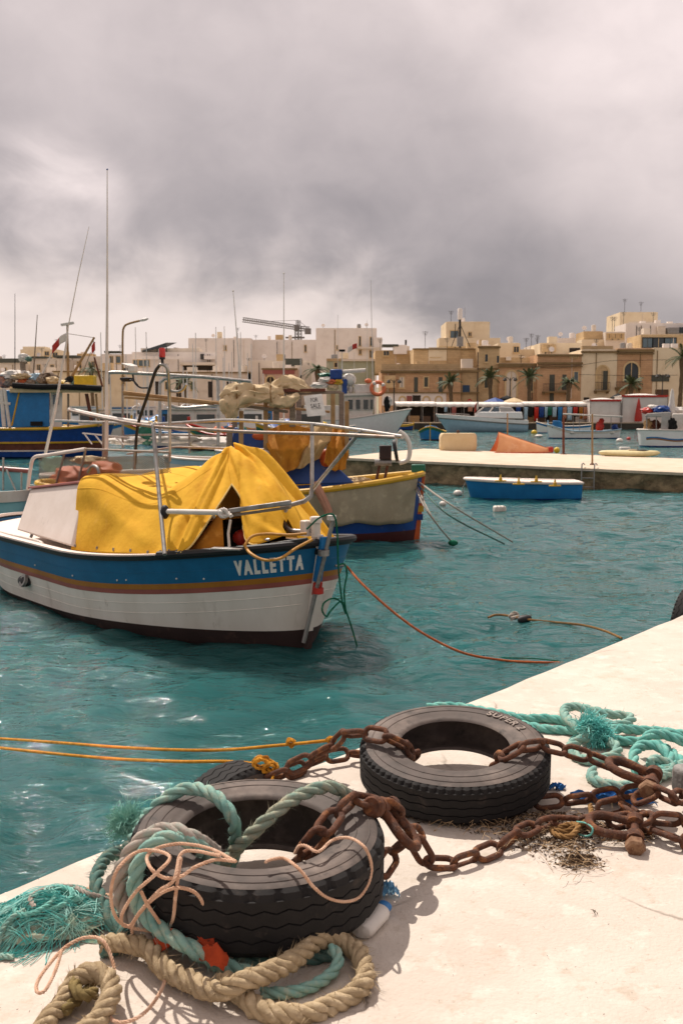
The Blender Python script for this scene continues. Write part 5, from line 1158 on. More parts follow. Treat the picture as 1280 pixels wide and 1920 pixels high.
# blue trawler at the left
def trawler():
    t = thing('trawler', 'blue trawler with blue deckhouse at the left behind the lettered boat', 'boat', at(195, 856, 57), R(6))
    t.location.z = 0; M = Matrix.Translation((t.location.x, 57, 0)) @ Matrix.Rotation(R(6), 4, 'Z'); t.matrix_world = M; t.location = M.translation; WM[t.name] = M
    sh = lambda s: 1.62 + .5 * max(0, 1 - s / .25) ** 2 * .6
    H = Hull(13, 2.2, sh, ew=.7, es=.42, ent=.35, rake=.3, flare=.88)
    H.band('boot_top', 'p_deepblue', lambda s: .38, lambda s: -.5, t); H.band('white_line', 'p_white', lambda s: .46, lambda s: .38, t, .005, rows=2)
    H.band('brown_band', 'p_rust', lambda s: .82, lambda s: .46, t, rows=3); H.band('rub_rail', 'p_yellow', lambda s: .92, lambda s: .82, t, .05, rows=2)
    H.band('blue_topside', 'p_deepblue', lambda s: sh(s), lambda s: .92, t, rows=4); H.rail('gunwale', 'p_yellow', .08, t, 0, .03); H.deck('deck', 'wood_deck', t, -.3)
    P = lambda px, py, Y=55.6: at(px, py, Y)
    MB().hexa([P(-60, 805), P(93, 800), P(93, 800, 58.5), P(-60, 805, 58.5)], [P(-60, 730), P(93, 733), P(93, 733, 58.5), P(-60, 730, 58.5)]).build('deckhouse', 'p_sky', t, world=True, bevel=.05)
    MB().hexa([P(93, 800, 55.7), P(116, 800, 55.7), P(116, 800, 58.3), P(93, 800, 58.3)], [P(95, 735, 55.7), P(117, 735, 55.7), P(117, 735, 58.3), P(95, 735, 58.3)]).build('white_door', 'p_white', t, world=True)
    MB().hexa([P(99, 758, 55.62), P(109, 758, 55.62), P(109, 758, 55.68), P(99, 758, 55.68)], [P(99, 740, 55.62), P(109, 740, 55.62), P(109, 740, 55.68), P(99, 740, 55.68)]).build('window', 'glass_tint', t, world=True)
    MB().hexa([P(57, 798, 55.5), P(80, 798, 55.5), P(80, 798, 55.58), P(57, 798, 55.58)], [P(57, 790, 55.5), P(80, 790, 55.5), P(80, 790, 55.58), P(57, 790, 55.58)]).build('vent', 'dark', t, world=True)
    MB().hexa([P(18, 736, 55.2), P(190, 736, 55.2), P(190, 736, 59), P(18, 736, 59)], [P(18, 727, 55.2), P(190, 730, 55.2), P(190, 730, 59), P(18, 727, 59)]).build('roof', 'canvas_cream', t, world=True, bevel=.03)
    MB().pipe([P(24, 722, 55.1), P(70, 725, 55.1), P(120, 725, 55.1), P(190, 728, 55.1)], .16, .2).build('roof_net_roll', 'dark', t, world=True)
    for a, b, m, r in (((8, 800), (2, 730), 'plastic_pipe', .12), ((18, 800), (8, 728), 'plastic_pipe', .1), ((22, 798), (36, 735), 'p_yellow', .05), ((172, 790), (162, 738), 'p_rust', .1), ((185, 800), (180, 738), 'wood_warm', .06), ((128, 800), (128, 738), 'wood_grey', .06)): MB().bar(P(*a), P(*b), r).build('stanchion', m, t, world=True)
    MB().bar(P(0, 755), P(20, 757), .08).build('cross_rail', 'plastic_pipe', t, world=True)
    gear = [((30, 700), (1.0, .7, .35), 'sheet_white'), ((8, 712), (.5, .5, .45), 'fender_pink'), ((48, 712), (.55, .5, .35), 'buoy_orange'), ((68, 707), (.5, .4, .4), 'p_lightblue'), ((90, 708), (.75, .6, .45), 'weed'), ((118, 716), (.45, .4, .25), 'buoy_yellow'), ((155, 712), (.7, .5, .35), 'buoy_yellow'), ((45, 668), (.35, .35, .3), 'sheet_white'), ((133, 714), (.4, .4, .45), 'dark')]
    for (px, py), r, m in gear: MB().lump(P(px, py + 3, 57), tuple(.82 * q for q in r), int(px)).build('roof_gear', m, t, world=True); MB().lump(P(px + 9, py + 5, 56.6), tuple(.5 * q for q in r), int(px) + 5).build('roof_gear', ('wood_grey', 'rope_dark', 'canvas_cream', 'p_rust')[int(px) % 4], t, world=True)
    MB().box(-.55, .55, -.4, .4, -.3, .3, Matrix.Translation(P(160, 714, 56.5))).build('yellow_crate', 'buoy_yellow', t, world=True, bevel=.06)
    MB().bar(P(44, 712, 57), P(42, 675, 57), .16).build('radar_post', 'wood_grey', t, world=True)
    MB().lathe([(0, 0), (.28, .0), (.3, .12), (.24, .25), (0, .3)], 14, c=P(44, 672, 57)).build('radar_dome', 'plastic_white', t, world=True, ang=40)
    for a, b, r0, r1, m in (((28, 725, 57), (28, 550, 57), .03, .012, 'dark'), ((62, 712, 57), (70, 590, 57), .05, .02, 'wood_grey'), ((128, 720, 57), (126, 605, 57), .09, .05, 'wood_warm'), ((135, 705, 57), (177, 632, 57), .09, .06, 'wood_warm'), ((75, 712, 57), (98, 660, 57), .05, .04, 'plastic_pipe'), ((192, 725, 57), (177, 670, 57), .06, .05, 'p_rust'), ((155, 700, 57), (170, 660, 57), .03, .02, 'wood_grey')):
        MB().tube([P(*a), P(*b)], [r0, r1], 8).build('mast', m, t, world=True)
    MB().bar(P(126, 625, 57), P(177, 633, 57), .015).build('stay', 'wood_grey', t, world=True); MB().bar(P(175, 634, 57), P(178, 700, 57), .02).build('stay', 'wood_grey', t, world=True)
    MB().beam(P(115, 609, 57), P(138, 605, 57), .25, .12).build('radar_scanner', 'plastic_white', t, world=True)
    flag(t, P(124, 624, 56.8), .8, .45, ['p_white', 'p_red'], sag=1.6); flag(t, P(178, 640, 56.8), .2, .5, ['p_red'])
trawler()

# pale aqua boat at the left edge, behind the lettered boat
def aqua_boat():
    t = thing('aqua_boat', 'pale aqua boat with brown rail at the left edge of the picture', 'boat', (at(52, 970, 20).x, 20.5, 0), R(2))
    sh = lambda s: 1.02
    H = Hull(5, 1.1, sh, ew=.3, es=.25, ent=.25, rake=.02, stern='transom')
    H.band('hull', 'p_aqua', lambda s: .80, lambda s: -.3, t); H.band('white_band', 'p_white', lambda s: 1.02, lambda s: .80, t, .05, rows=2); H.deck('deck', 'p_aqua', t, -.05)
    P = lambda px, py, Y=20.3: at(px, py, Y)
    MB().bar(P(-80, 873), P(55, 883), .05).build('upper_rail', 'p_mauve', t, world=True)
    MB().hexa([P(-80, 925, 20.32), P(52, 922, 20.32), P(52, 922, 20.4), P(-80, 925, 20.4)], [P(-80, 878, 20.32), P(54, 887, 20.32), P(54, 887, 20.4), P(-80, 878, 20.4)]).build('rail_cloth', 'p_aqua', t, world=True)
    for a, b in (((6, 922), (6, 858)), ((30, 922), (12, 880)), ((40, 922), (40, 886))): MB().bar(P(*a, 20.2), P(*b, 20.2), .022).build('stanchion', 'steel', t, world=True)
aqua_boat()

# white fishing boat behind the timber canopy
def white_trawler():
    t = thing('white_fishing_boat', 'white fishing boat with wheelhouse and orange lifebuoy beyond the pier', 'boat', (at(738, 815, 100).x, 100, 0), R(-4))
    sh = lambda s: 1.75 + 1.05 * max(0, 1 - s / .5) ** 1.6
    H = Hull(11.5, 2.1, sh, ew=.9, es=.5, ent=.4, rake=.55, flare=.75, stern='transom')
    H.band('hull', 'p_pale', lambda s: sh(s), lambda s: .25, t, rows=6); H.band('boot_top', 'p_aqua', lambda s: .25, lambda s: -.3, t); H.rail('gunwale', 'p_white', .07, t); H.deck('deck', 'p_white', t, -.3)
    P = lambda px, py, Y=98.6: at(px, py, Y)
    MB().hexa([P(640, 790), P(697, 786), P(697, 786, 101), P(640, 790, 101)], [P(640, 741), P(704, 739), P(704, 739, 101), P(640, 741, 101)]).build('wheelhouse', 'p_white', t, world=True, bevel=.05)
    MB().hexa([P(570, 790), P(640, 790), P(640, 790, 101), P(570, 790, 101)], [P(570, 760), P(640, 760), P(640, 760, 101), P(570, 760, 101)]).build('aft_house', 'p_white', t, world=True, bevel=.05)
    for x0, x1 in ((652, 661), (667, 675), (681, 690), (694, 699)):
        f = MB().hexa([P(x0 - 1, 768, 98.45), P(x1 + 1, 768, 98.45), P(x1 + 1, 768, 98.58), P(x0 - 1, 768, 98.58)], [P(x0 - 1, 748, 98.45), P(x1 + 1, 748, 98.45), P(x1 + 1, 748, 98.58), P(x0 - 1, 748, 98.58)]).build('window', 'p_white', t, world=True)
        MB().hexa([P(x0, 767, 98.40), P(x1, 767, 98.40), P(x1, 767, 98.5), P(x0, 767, 98.5)], [P(x0, 749, 98.40), P(x1, 749, 98.40), P(x1, 749, 98.5), P(x0, 749, 98.5)]).build('pane', 'glass_dark', f, world=True)
    MB().hexa([P(635, 742, 98.2), P(708, 740, 98.2), P(708, 740, 101.3), P(635, 742, 101.3)], [P(635, 738, 98.2), P(708, 736, 98.2), P(708, 736, 101.3), P(635, 738, 101.3)]).build('roof', 'p_white', t, world=True)
    c = P(708, 728, 98.0); MB().lathe([(.62 + .19 * math.cos(a), .19 * math.sin(a)) for a in np.linspace(0, 6.28, 10)], 24, M=Matrix.Translation(c) @ Matrix.Rotation(R(80), 4, 'X')).build('lifebuoy', 'buoy_orange', t, world=True)
    for a in (.6, 2.2, 3.7, 5.3): MB().ball(c + Vector((.62 * math.cos(a), -.03, .62 * math.sin(a))), (.2, .22, .2), 6, 8).build('lifebuoy_band', 'p_white', t, world=True)
    MB().box(-.6, .6, -.5, .5, -.5, .5, Matrix.Translation(P(630, 702))).build('blue_barrel', 'p_deepblue', t, world=True, bevel=.15); MB().box(-.25, .25, -.4, .4, -1, .6, Matrix.Translation(P(646, 722))).build('blue_barrel', 'p_deepblue', t, world=True, bevel=.1)
    blob_gear(t, P, [(654, 712, 99, (.72, .7, .65), 'plastic_white', 'radome'), (657, 730, 99, (.32, .3, .45), 'buoy_white', 'float'), (610, 703, 99, (.7, .5, .22), 'p_green', 'net_pile'), (612, 712, 98.6, (.8, .5, .3), 'sheet_white', 'net_pile'), (622, 715, 98.6, (.6, .5, .3), 'buoy_orange', 'net_pile'), (600, 722, 98.6, (.9, .5, .3), 'sheet_white', 'net_pile'), (635, 716, 98.4, (.5, .4, .3), 'p_yellow', 'net_pile'), (624, 727, 98.5, (.5, .4, .35), 'canvas_cream', 'net_pile'), (690, 714, 98.6, (.35, .3, .25), 'buoy_orange', 'float'), (725, 757, 98.5, (.28, .25, .75), 'dark', 'winch'), (730, 752, 98.6, (.25, .25, .5), 'sheet_white', 'winch_cover')])
    MB().hexa([P(664, 738), P(697, 737), P(697, 737, 100), P(664, 738, 100)], [P(664, 720), P(697, 720), P(697, 720, 100), P(664, 720, 100)]).build('spray_screen', 'sheet_white', t, world=True, bevel=.1)
    MB().bar(P(642, 697), P(685, 694), .2).build('canister', 'sheet_white', t, world=True)
    for px, y0, y1, r in ((695, 735, 525, .05), (688, 735, 600, .03), (641, 735, 655, .09), (633, 735, 590, .03), (664, 735, 660, .04)): MB().tube([P(px + (4 if px == 695 else 0), y0), P(px, y1)], [r, r * .5], 6).build('mast', 'plastic_pipe', t, world=True)
    MB().box(-.3, .3, -.2, .2, -.1, .1, Matrix.Translation(P(641, 657))).build('mast_lamp', 'dark', t, world=True); flag(t, P(669, 643, 98.4), .9, .5, ['p_red', 'p_white'], sag=.9)
    for k in range(4): MB().bar(P(712 + 6 * k, 780 - 3 * k, 98.6), P(711 + 6 * k, 770 - 2 * k, 98.6), .04).build('stanchion', 'steel', t, world=True)
white_trawler()

# cruiser
def cruiser():
    t = thing('motor_cruiser', 'white motor cruiser with grey canopy moored at the far quay', 'boat', (at(838, 808, 125).x, 125, 0), R(180))
    sh = lambda s: 1.45 + .75 * (1 - s) ** 1.3
    H = Hull(9.9, 1.7, sh, ew=1.0, es=.6, ent=.45, rake=.6, flare=.8, stern='transom')
    H.band('hull', 'p_lightblue', lambda s: sh(s) - .5, lambda s: -.3, t); H.band('white_topside', 'p_pale', lambda s: sh(s), lambda s: sh(s) - .5, t, .02, rows=3); H.band('grey_stripe', 'galv', lambda s: sh(s) - .42, lambda s: sh(s) - .58, t, .05, rows=2); H.deck('deck', 'p_white', t, .02)
    P = lambda px, py, Y=123.6: at(px, py, Y)
    MB().hexa([P(885, 783), P(980, 785), P(980, 785, 126.4), P(885, 783, 126.4)], [P(898, 772), P(978, 772), P(978, 772, 126.2), P(898, 772, 126.2)]).build('coaming', 'p_pale', t, world=True, bevel=.1)
    MB().hexa([P(890, 777, 123.8), P(938, 777, 123.8), P(938, 777, 126.2), P(890, 777, 126.2)], [P(906, 764, 124.2), P(936, 764, 124.2), P(936, 764, 125.8), P(906, 764, 125.8)]).build('windscreen', 'glass_tint', t, world=True, bevel=.03)
    for a, b in (((890, 777), (906, 764)), ((914, 777), (924, 764)), ((938, 777), (936, 764))): MB().bar(P(*a, 123.75), P(*b, 124.1), .09, 6).build('screen_frame', 'p_white', t, world=True)
    MB().hexa([P(936, 784, 123.7), P(978, 786, 123.7), P(978, 786, 126.3), P(936, 784, 126.3)], [P(936, 762, 124.0), P(958, 763, 124.0), P(958, 763, 126.0), P(936, 762, 126.0)]).build('canopy', 'sheet_grey', t, world=True, bevel=.12)
    MB().pipe([P(832, 780, 124.6), P(832, 776, 124.6), P(850, 775, 124.4), P(880, 777, 124.0)], .035, .2, 6).build('bow_rail', 'steel', t, world=True)
    for x in (845, 860, 875): MB().bar(P(x, 776, 124.2), P(x, 783, 124.2), .025, 6).build('stanchion', 'steel', t, world=True)
    flag(t, P(897, 752, 124), .5, .95, ['p_white', 'p_red'], sag=.6); MB().bar(P(897, 750, 124), P(888, 772, 124), .03, 6).build('flagstaff', 'wood_grey', t, world=True)
mat('sheet_grey', '#b3aea8', '#9f9a94', rough=.8, scale=3, bump=.3, bscale=5)
cruiser()

def luzzu(name, label, loc, rz, L, B, cols, sh0=.75, bow=.5, tarp=None, group=None, cat='boat', mast=0, extras=True):
    t = thing(name, label, cat, loc, rz, group); sh = lambda s: sh0 + bow * max(0, 1 - s / .4) ** 1.8 + .3 * bow * max(0, (s - .65) / .35) ** 2
    H = Hull(L, B, sh, ew=.8, es=.5, ent=.38, rake=.12, flare=.85)
    a, b, c, d = cols
    H.band('bottom', d, lambda s: .10, lambda s: -.3, t, rows=3, n=24); H.band('topside', a, lambda s: sh(s) - .24, lambda s: .10, t, rows=4, n=24); H.band('upper_strake', b, lambda s: sh(s), lambda s: sh(s) - .24, t, .02, rows=2, n=24)
    H.rail('gunwale', c, .05, t, 0, .02, n=30); H.deck('deck', 'wood_deck', t, -.15, n=20)
    MB().hexa([(-.04, -.04, -.3), (.08, -.04, -.3), (.08, .04, -.3), (-.04, .04, -.3)], [(.02, -.04, sh0 + bow + .35), (.16, -.04, sh0 + bow + .35), (.16, .04, sh0 + bow + .35), (.02, .04, sh0 + bow + .35)]).build('stem_post', c, t, bevel=.01)
    if extras:
        for u in (.3, .5, .7): q = H.p(u, sh(u) - .08, 1); MB().box(q.x - .12, q.x + .12, -q.y, q.y, q.z - .03, q.z + .02).build('thwart', 'wood_warm', t)
    if tarp:
        G = []
        for i in range(14):
            u = .10 + .55 * i / 13; q = H.p(u, sh(u), 1); hh = .28 + .12 * math.sin(i * .9); G.append([(q.x, -q.y, q.z), (q.x, -q.y * .5, q.z + hh * .8), (q.x, 0, q.z + hh), (q.x, q.y * .5, q.z + hh * .75), (q.x, q.y, q.z)])
        MB().grid(G).build('cover', tarp, t, solid=.02)
    if mast: MB().tube([(-.3 * L, 0, .3), (-.3 * L, 0, mast)], [.05, .03], 6).build('mast', 'plastic_pipe', t)
    return t, H, sh
q = onz(806, 826, 0); luzzu('luzzu', 'small blue boat with green stripe, bow on, behind the stone block', (q.x, q.y, 0), R(-100), 5, 1.15, ('p_sky', 'p_green', 'p_yellow', 'p_maroon'), .75, .45, 'p_sky')
q = onz(1028, 822, 0)
t, H, sh = luzzu('luzzu', 'white harbour boat with blue cover and hanging fenders at the right', (q.x, q.y, 0), R(176), 6.6, 1.2, ('p_pale', 'p_white', 'p_lightblue', 'p_deepblue'), .72, .65)
P = lambda px, py, Y=q.y - .6: at(px, py, Y)
MB().hexa([P(1034, 803), P(1056, 805), P(1056, 805, q.y + .6), P(1034, 803, q.y + .6)], [P(1036, 788), P(1052, 789), P(1052, 789, q.y + .5), P(1036, 788, q.y + .5)]).build('cuddy', 'p_sky', t, world=True, bevel=.08)
MB().bar(P(1055, 776), P(1166, 781), .07, 8).build('awning_pole', 'plastic_pipe', t, world=True)
MB().hexa([P(1112, 781), P(1166, 783), P(1166, 783, q.y + 1), P(1112, 781, q.y + 1)], [P(1112, 777), P(1166, 779), P(1166, 779, q.y + 1), P(1112, 777, q.y + 1)]).build('awning', 'sheet_white', t, world=True)
for x, m in ((1074, 'galv'), (1086, 'galv'), (1145, 'galv'), (1164, 'galv')): MB().bar(P(x, 808), P(x, 779), .03, 6).build('awning_post', m, t, world=True)
for x in (1073, 1106, 1146): MB().ball(P(x, 811, q.y - 1.25), (.3, .14, .15), 8, 10).build('fender', 'buoy_white', t, world=True)
blob_gear(t, P, [(1124, 800, q.y, (.35, .3, .5), 'p_red', 'red_bundle'), (1127, 790, q.y, (.25, .25, .3), 'p_red', 'red_bundle'), (1152, 802, q.y, (.3, .3, .35), 'p_deepblue', 'outboard')])
q = onz(1012, 812, 0); luzzu('luzzu', 'white boat with teal stripe half hidden behind the white harbour boat', (q.x - .3, q.y, 0), R(168), 6, 1.1, ('p_pale', 'p_sky', 'p_white', 'p_sky'), .85, .5)
q = onz(738, 801, 0); luzzu('luzzu', 'little dark blue boat with yellow rim under the market awning', (at(774, 800, 136).x, 136, 0), R(0), 3.4, .8, ('p_deepblue', 'p_yellow', 'p_yellow', 'p_maroon'), .7, .2)
# grey-white cabin boat at the right edge
def grey_boat():
    t = thing('cabin_boat', 'white boat with wavy coloured stripe and grey canopy at the right edge', 'boat', (at(1199, 836, 73).x, 73, 0), R(178))
    sh = lambda s: 1.15 + .1 * (1 - s)
    H = Hull(7, 1.3, sh, ew=.5, es=.3, ent=.2, rake=.1, stern='transom')
    H.band('hull', 'p_pale', sh, lambda s: .1, t); H.band('boot_top', 'p_deepblue', lambda s: .1, lambda s: -.3, t); H.rail('gunwale', 'p_white', .06, t); H.deck('deck', 'p_white', t, -.1)
    for m, dz in (('p_sky', .04), ('p_ochre', -.06)): H.band('wave_stripe', m, lambda s: .62 + dz + .10 * math.sin(s * 14) * (1 - s), lambda s: .52 + dz + .10 * math.sin(s * 14) * (1 - s), t, .012, rows=2, sides=(1, -1), t0=.04, t1=.95)
    P = lambda px, py, Y=72.2: at(px, py, Y)
    MB().hexa([P(1252, 812), P(1330, 812), P(1330, 812, 74), P(1252, 812, 74)], [P(1260, 775), P(1330, 775), P(1330, 775, 74), P(1260, 775, 74)]).build('cabin', 'p_white', t, world=True, bevel=.08)
    MB().hexa([P(1208, 782), P(1258, 782), P(1258, 782, 74), P(1208, 782, 74)], [P(1212, 775), P(1256, 772), P(1256, 772, 74), P(1212, 775, 74)]).build('canopy', 'sheet_grey', t, world=True, bevel=.06)
    for x in (1212, 1230, 1255): MB().bar(P(x, 812), P(x, 780), .04, 6).build('canopy_post', 'galv', t, world=True)
    MB().hexa([P(1238, 810, 72.1), P(1256, 810, 72.1), P(1256, 810, 72.2), P(1238, 810, 72.2)], [P(1240, 780, 72.1), P(1256, 780, 72.1), P(1256, 780, 72.2), P(1240, 780, 72.2)]).build('curtain', 'sheet_grey', t, world=True)
    blob_gear(t, P, [(1214, 800, 73, (.3, .3, .6), 'wood_warm', 'basket'), (1228, 797, 73, (.35, .3, .4), 'p_rust', 'engine_box'), (1260, 798, 72.1, (.3, .25, .55), 'dark', 'wheel_cover'), (1240, 768, 73, (.6, .4, .3), 'p_deepblue', 'bundle'), (1215, 770, 73.5, (.5, .4, .25), 'p_red', 'bundle'), (1222, 765, 73.5, (.4, .4, .25), 'sheet_white', 'bundle'), (1270, 772, 73.5, (.6, .4, .35), 'sheet_white', 'bundle')])
    MB().lathe([(.02, 0), (.28, .2), (.36, .6), (.22, 1.3), (.12, 2.2), (.03, 2.4)], 12, c=P(1258, 790, 73.5)).build('furled_umbrella', 'sheet_white', t, world=True)
grey_boat()

# small boats crowded between the moorings at the left
crowd = [(196, 800, 92, 4.8, ('p_white', 'p_sky', 'p_yellow', 'p_maroon'), 'white and blue boat behind the leaning pole at the left', None, 5.5), (235, 808, 80, 5.2, ('p_deepblue', 'p_yellow', 'p_yellow', 'p_maroon'), 'dark blue boat with yellow rail in the left crowd of boats', None, 4.5),
         (262, 795, 105, 5.5, ('p_white', 'p_white', 'p_sky', 'p_deepblue'), 'white boat with blue rail deep in the left crowd of boats', 'p_sky', 6), (292, 815, 66, 4.6, ('p_yellow', 'p_green', 'p_red', 'p_maroon'), 'yellow and green boat just behind the light arch', None, 0),
         (330, 800, 88, 5.5, ('p_sky', 'p_white', 'p_white', 'p_deepblue'), 'light blue boat with white rim right of the light arch', 'p_deepblue', 5), (352, 790, 118, 6.0, ('p_white', 'p_lightblue', 'p_white', 'p_deepblue'), 'pale boat farthest back in the left crowd of boats', 'sheet_white', 7),
         (378, 812, 70, 5.0, ('p_white', 'p_pale', 'p_sky', 'p_deepblue'), 'white boat with blue rim beside the cream canvas bundle', None, 0), (408, 803, 84, 4.6, ('p_white', 'p_deepblue', 'p_white', 'p_sky'), 'white boat with dark blue strake under the wooden boom', 'p_deepblue', 4.2),
         (438, 795, 100, 5.4, ('p_deepblue', 'p_white', 'p_yellow', 'p_red'), 'blue boat with white strake behind the timber canopy', None, 6), (150, 797, 98, 5.2, ('p_white', 'p_red', 'p_white', 'p_maroon'), 'white boat with red strake behind the blue trawler bow', None, 6)]
crowd += [(180, 806, 82, 4.8, ('p_sky', 'p_yellow', 'p_red', 'p_maroon'), 'light blue boat with yellow strake beside the street lamp foot', None, 5), (215, 794, 112, 5.6, ('p_white', 'p_green', 'p_white', 'p_maroon'), 'white boat with green strake far back by the street lamp', 'p_sky', 7),
          (250, 812, 72, 4.6, ('p_lightblue', 'p_white', 'p_deepblue', 'p_maroon'), 'pale blue boat with white strake near the street lamp foot', None, 4), (280, 790, 122, 6, ('p_deepblue', 'p_lightblue', 'p_white', 'p_maroon'), 'navy boat far back behind the light arch', None, 8),
          (312, 806, 78, 5, ('p_white', 'p_ochre', 'p_sky', 'p_maroon'), 'white boat with ochre strake behind the arch hook', 'fabric_ochre', 5), (345, 808, 74, 4.8, ('p_sky', 'p_deepblue', 'p_white', 'p_maroon'), 'sky blue boat with navy strake under the wooden boom', 'p_sky', 4.5),
          (368, 793, 108, 5.4, ('p_white', 'p_mauve', 'p_white', 'p_deepblue'), 'white boat with wine red strake far back under the boom', None, 7), (395, 792, 115, 5.8, ('p_deepblue', 'p_white', 'p_white', 'p_red'), 'navy boat with white strake far back by the canvas bundle', 'sheet_white', 7.5),
          (425, 810, 76, 4.8, ('p_green', 'p_yellow', 'p_white', 'p_maroon'), 'green boat with yellow strake left of the timber canopy', None, 4.5), (470, 800, 92, 5.2, ('p_white', 'p_sky', 'p_white', 'p_deepblue'), 'white boat with sky blue strake seen through the timber canopy', 'p_deepblue', 5.5)]
rgc = random.Random(4)
ordn = 'first second third fourth fifth sixth seventh eighth ninth tenth'.split()
hues = ['p_white', 'p_sky', 'p_deepblue', 'p_white', 'p_lightblue']
for i_ in range(10):
    crowd.append((188 + i_ * 29, 790, 126 + 5 * (i_ % 3), 5.6, (hues[i_ % 5], hues[(i_ * 2 + 1) % 5], 'p_white', 'p_maroon'), f'{ordn[i_]} boat from the left in the back row before the quay stores', ('p_sky', None, 'p_deepblue')[i_ % 3], (8, 6.5, 9)[i_ % 3]))
for k, (px, py, Y, L, cols, lab, tp, ms) in enumerate(crowd):
    x = at(px, 800, Y).x; t, H, sh = luzzu('luzzu', lab, (x + L / 2, Y, 0), R(rgc.choice((0, 180)) + rgc.uniform(-35, 35)), L, .95, cols, .8, .5, tp, 'small boats crowded at the left moorings', mast=ms)
    t.scale = ((1.35 if Y < 124 else 1.55),) * 3
    if k % 2 == 0:
        a, b = H.p(.45, sh(.45), 1), H.p(.75, sh(.75), 1)
        MB().hexa([(b.x, -.55, .75), (a.x, -.55, .75), (a.x, .55, .75), (b.x, .55, .75)], [(b.x, -.5, 2.0), (a.x + .1, -.5, 2.0), (a.x + .1, .5, 2.0), (b.x, .5, 2.0)]).build('wheelhouse', ('p_white', 'p_sky', 'p_pale')[k % 3], t, bevel=.04)
        MB().hexa([(b.x - .1, -.65, 2.0), (a.x + .3, -.65, 2.0), (a.x + .3, .65, 2.0), (b.x - .1, .65, 2.0)], [(b.x - .1, -.65, 2.08), (a.x + .3, -.65, 2.08), (a.x + .3, .65, 2.08), (b.x - .1, .65, 2.08)]).build('roof', 'p_white', t)
        for s_ in (-1, 1): MB().box(b.x + .15, a.x - .2, s_ * .56 - .01, s_ * .56 + .01, 1.3, 1.75).build('window', 'glass_dark', t)
        MB().box(a.x + .055, a.x + .09, -.35, .35, 1.3, 1.75).build('window', 'glass_dark', t)
    else:
        for j in range(3): MB().ball((-L * (.3 + .15 * j), rgc.uniform(-.4, .4), 1.0), (.3, .3, .22), 7, 10).build('net_float', rgc.choice(('buoy_orange', 'buoy_white', 'p_green', 'buoy_yellow')), t)
        for s_ in (-.6, .6): MB().tube(catmull([(-L * .4, s_, .8), (-L * .4, s_, 2.0), (-L * .42, s_ * .5, 2.25), (-L * .42, 0, 2.3)], .1), .035, 6).build('gantry_leg', 'plastic_pipe', t)
# big tube gantry of a boat behind the lettered one
def gantry():
    t = thing('gantry_boat', 'boat with tall bent tube gantry behind the light arch', 'boat', (at(300, 850, 30).x, 30.8, 0), R(10))
    sh = lambda s: .7 + .3 * (1 - s) ** 3
    H = Hull(6.5, 1.2, sh, ew=.7, es=.5); Mi = WM[t.name]
    t.location.x += 3.0; WM[t.name] = Matrix.Translation(t.location) @ Matrix.Rotation(R(10), 4, 'Z')
    H.band('hull', 'p_white', sh, lambda s: .1, t); H.band('bottom', 'p_maroon', lambda s: .1, lambda s: -.3, t, rows=2); H.rail('gunwale', 'p_white', .05, t); H.deck('deck', 'p_white', t, -.1)
    P = lambda px, py, Y=30: at(px, py, Y)
    for pts, m in ([(200, 835), (200, 720), (204, 702), (215, 698), (300, 702), (395, 708), (406, 712), (409, 722), (409, 835)], 'steel'), ([(300, 830), (300, 725), (304, 714), (318, 708), (370, 706), (470, 715)], 'steel'), ([(318, 760), (345, 765), (420, 758)], 'steel'):
        MB().tube(catmull([P(*q) for q in pts], .1), .05, 8).build('gantry_tube', m, t, world=True)
    for pts in ([(200, 820), (280, 815), (409, 818)], [(288, 805), (288, 840)], [(355, 800), (355, 850)], [(230, 720), (230, 840)]): MB().tube(catmull([P(*q) for q in pts], .2), .035, 6).build('gantry_rail', 'steel_rusty', t, world=True)
    blob_gear(t, P, [(275, 812, 30.5, (.25, .2, .35), 'p_green', 'crate'), (330, 822, 30.5, (.7, .4, .15), 'sheet_white', 'cover'), (400, 830, 30.5, (.6, .4, .2), 'sheet_white', 'cover'), (240, 825, 30.5, (.6, .4, .15), 'sheet_white', 'cover')])
gantry()
# tall mast boats behind the canopy (whip aerials over the skyline)
for k, (px, y0, y1, Y, lean) in enumerate(((437, 760, 545, 40, 18), (532, 760, 512, 46, 0))):
    a = at(px + lean, y0, Y); t = thing('aerial_mast', ('thin leaning white mast above the canvas bundle', 'thin upright white mast right of the crane')[k], 'mast', (a.x, a.y, 0))
    MB().tube([at(px + lean, 830, Y), a, at(px, y1, Y)], [.05, .04, .014], 6).build('shaft', 'plastic_pipe', t, world=True); MB().ball(at(px, y1, Y), .04, 6, 8).build('tip', 'plastic_white', t, world=True)
    luzzu('luzzu', ('white boat carrying the thin leaning mast', 'pale boat carrying the thin upright mast')[k], (a.x + 2, Y, 0), R(5), 5, 1, ('p_white', 'p_lightblue', 'p_white', 'p_maroon'), .7, .4)
# ---------------------------------------------------------------- far shore
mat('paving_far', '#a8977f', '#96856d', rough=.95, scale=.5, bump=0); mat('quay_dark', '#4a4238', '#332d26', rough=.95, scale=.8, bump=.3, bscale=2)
ZG = 1.0
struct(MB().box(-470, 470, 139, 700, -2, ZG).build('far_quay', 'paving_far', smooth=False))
struct(MB().box(-470, 470, 138.7, 139, -2, ZG - .12).build('far_quay_face', 'quay_dark', smooth=False))
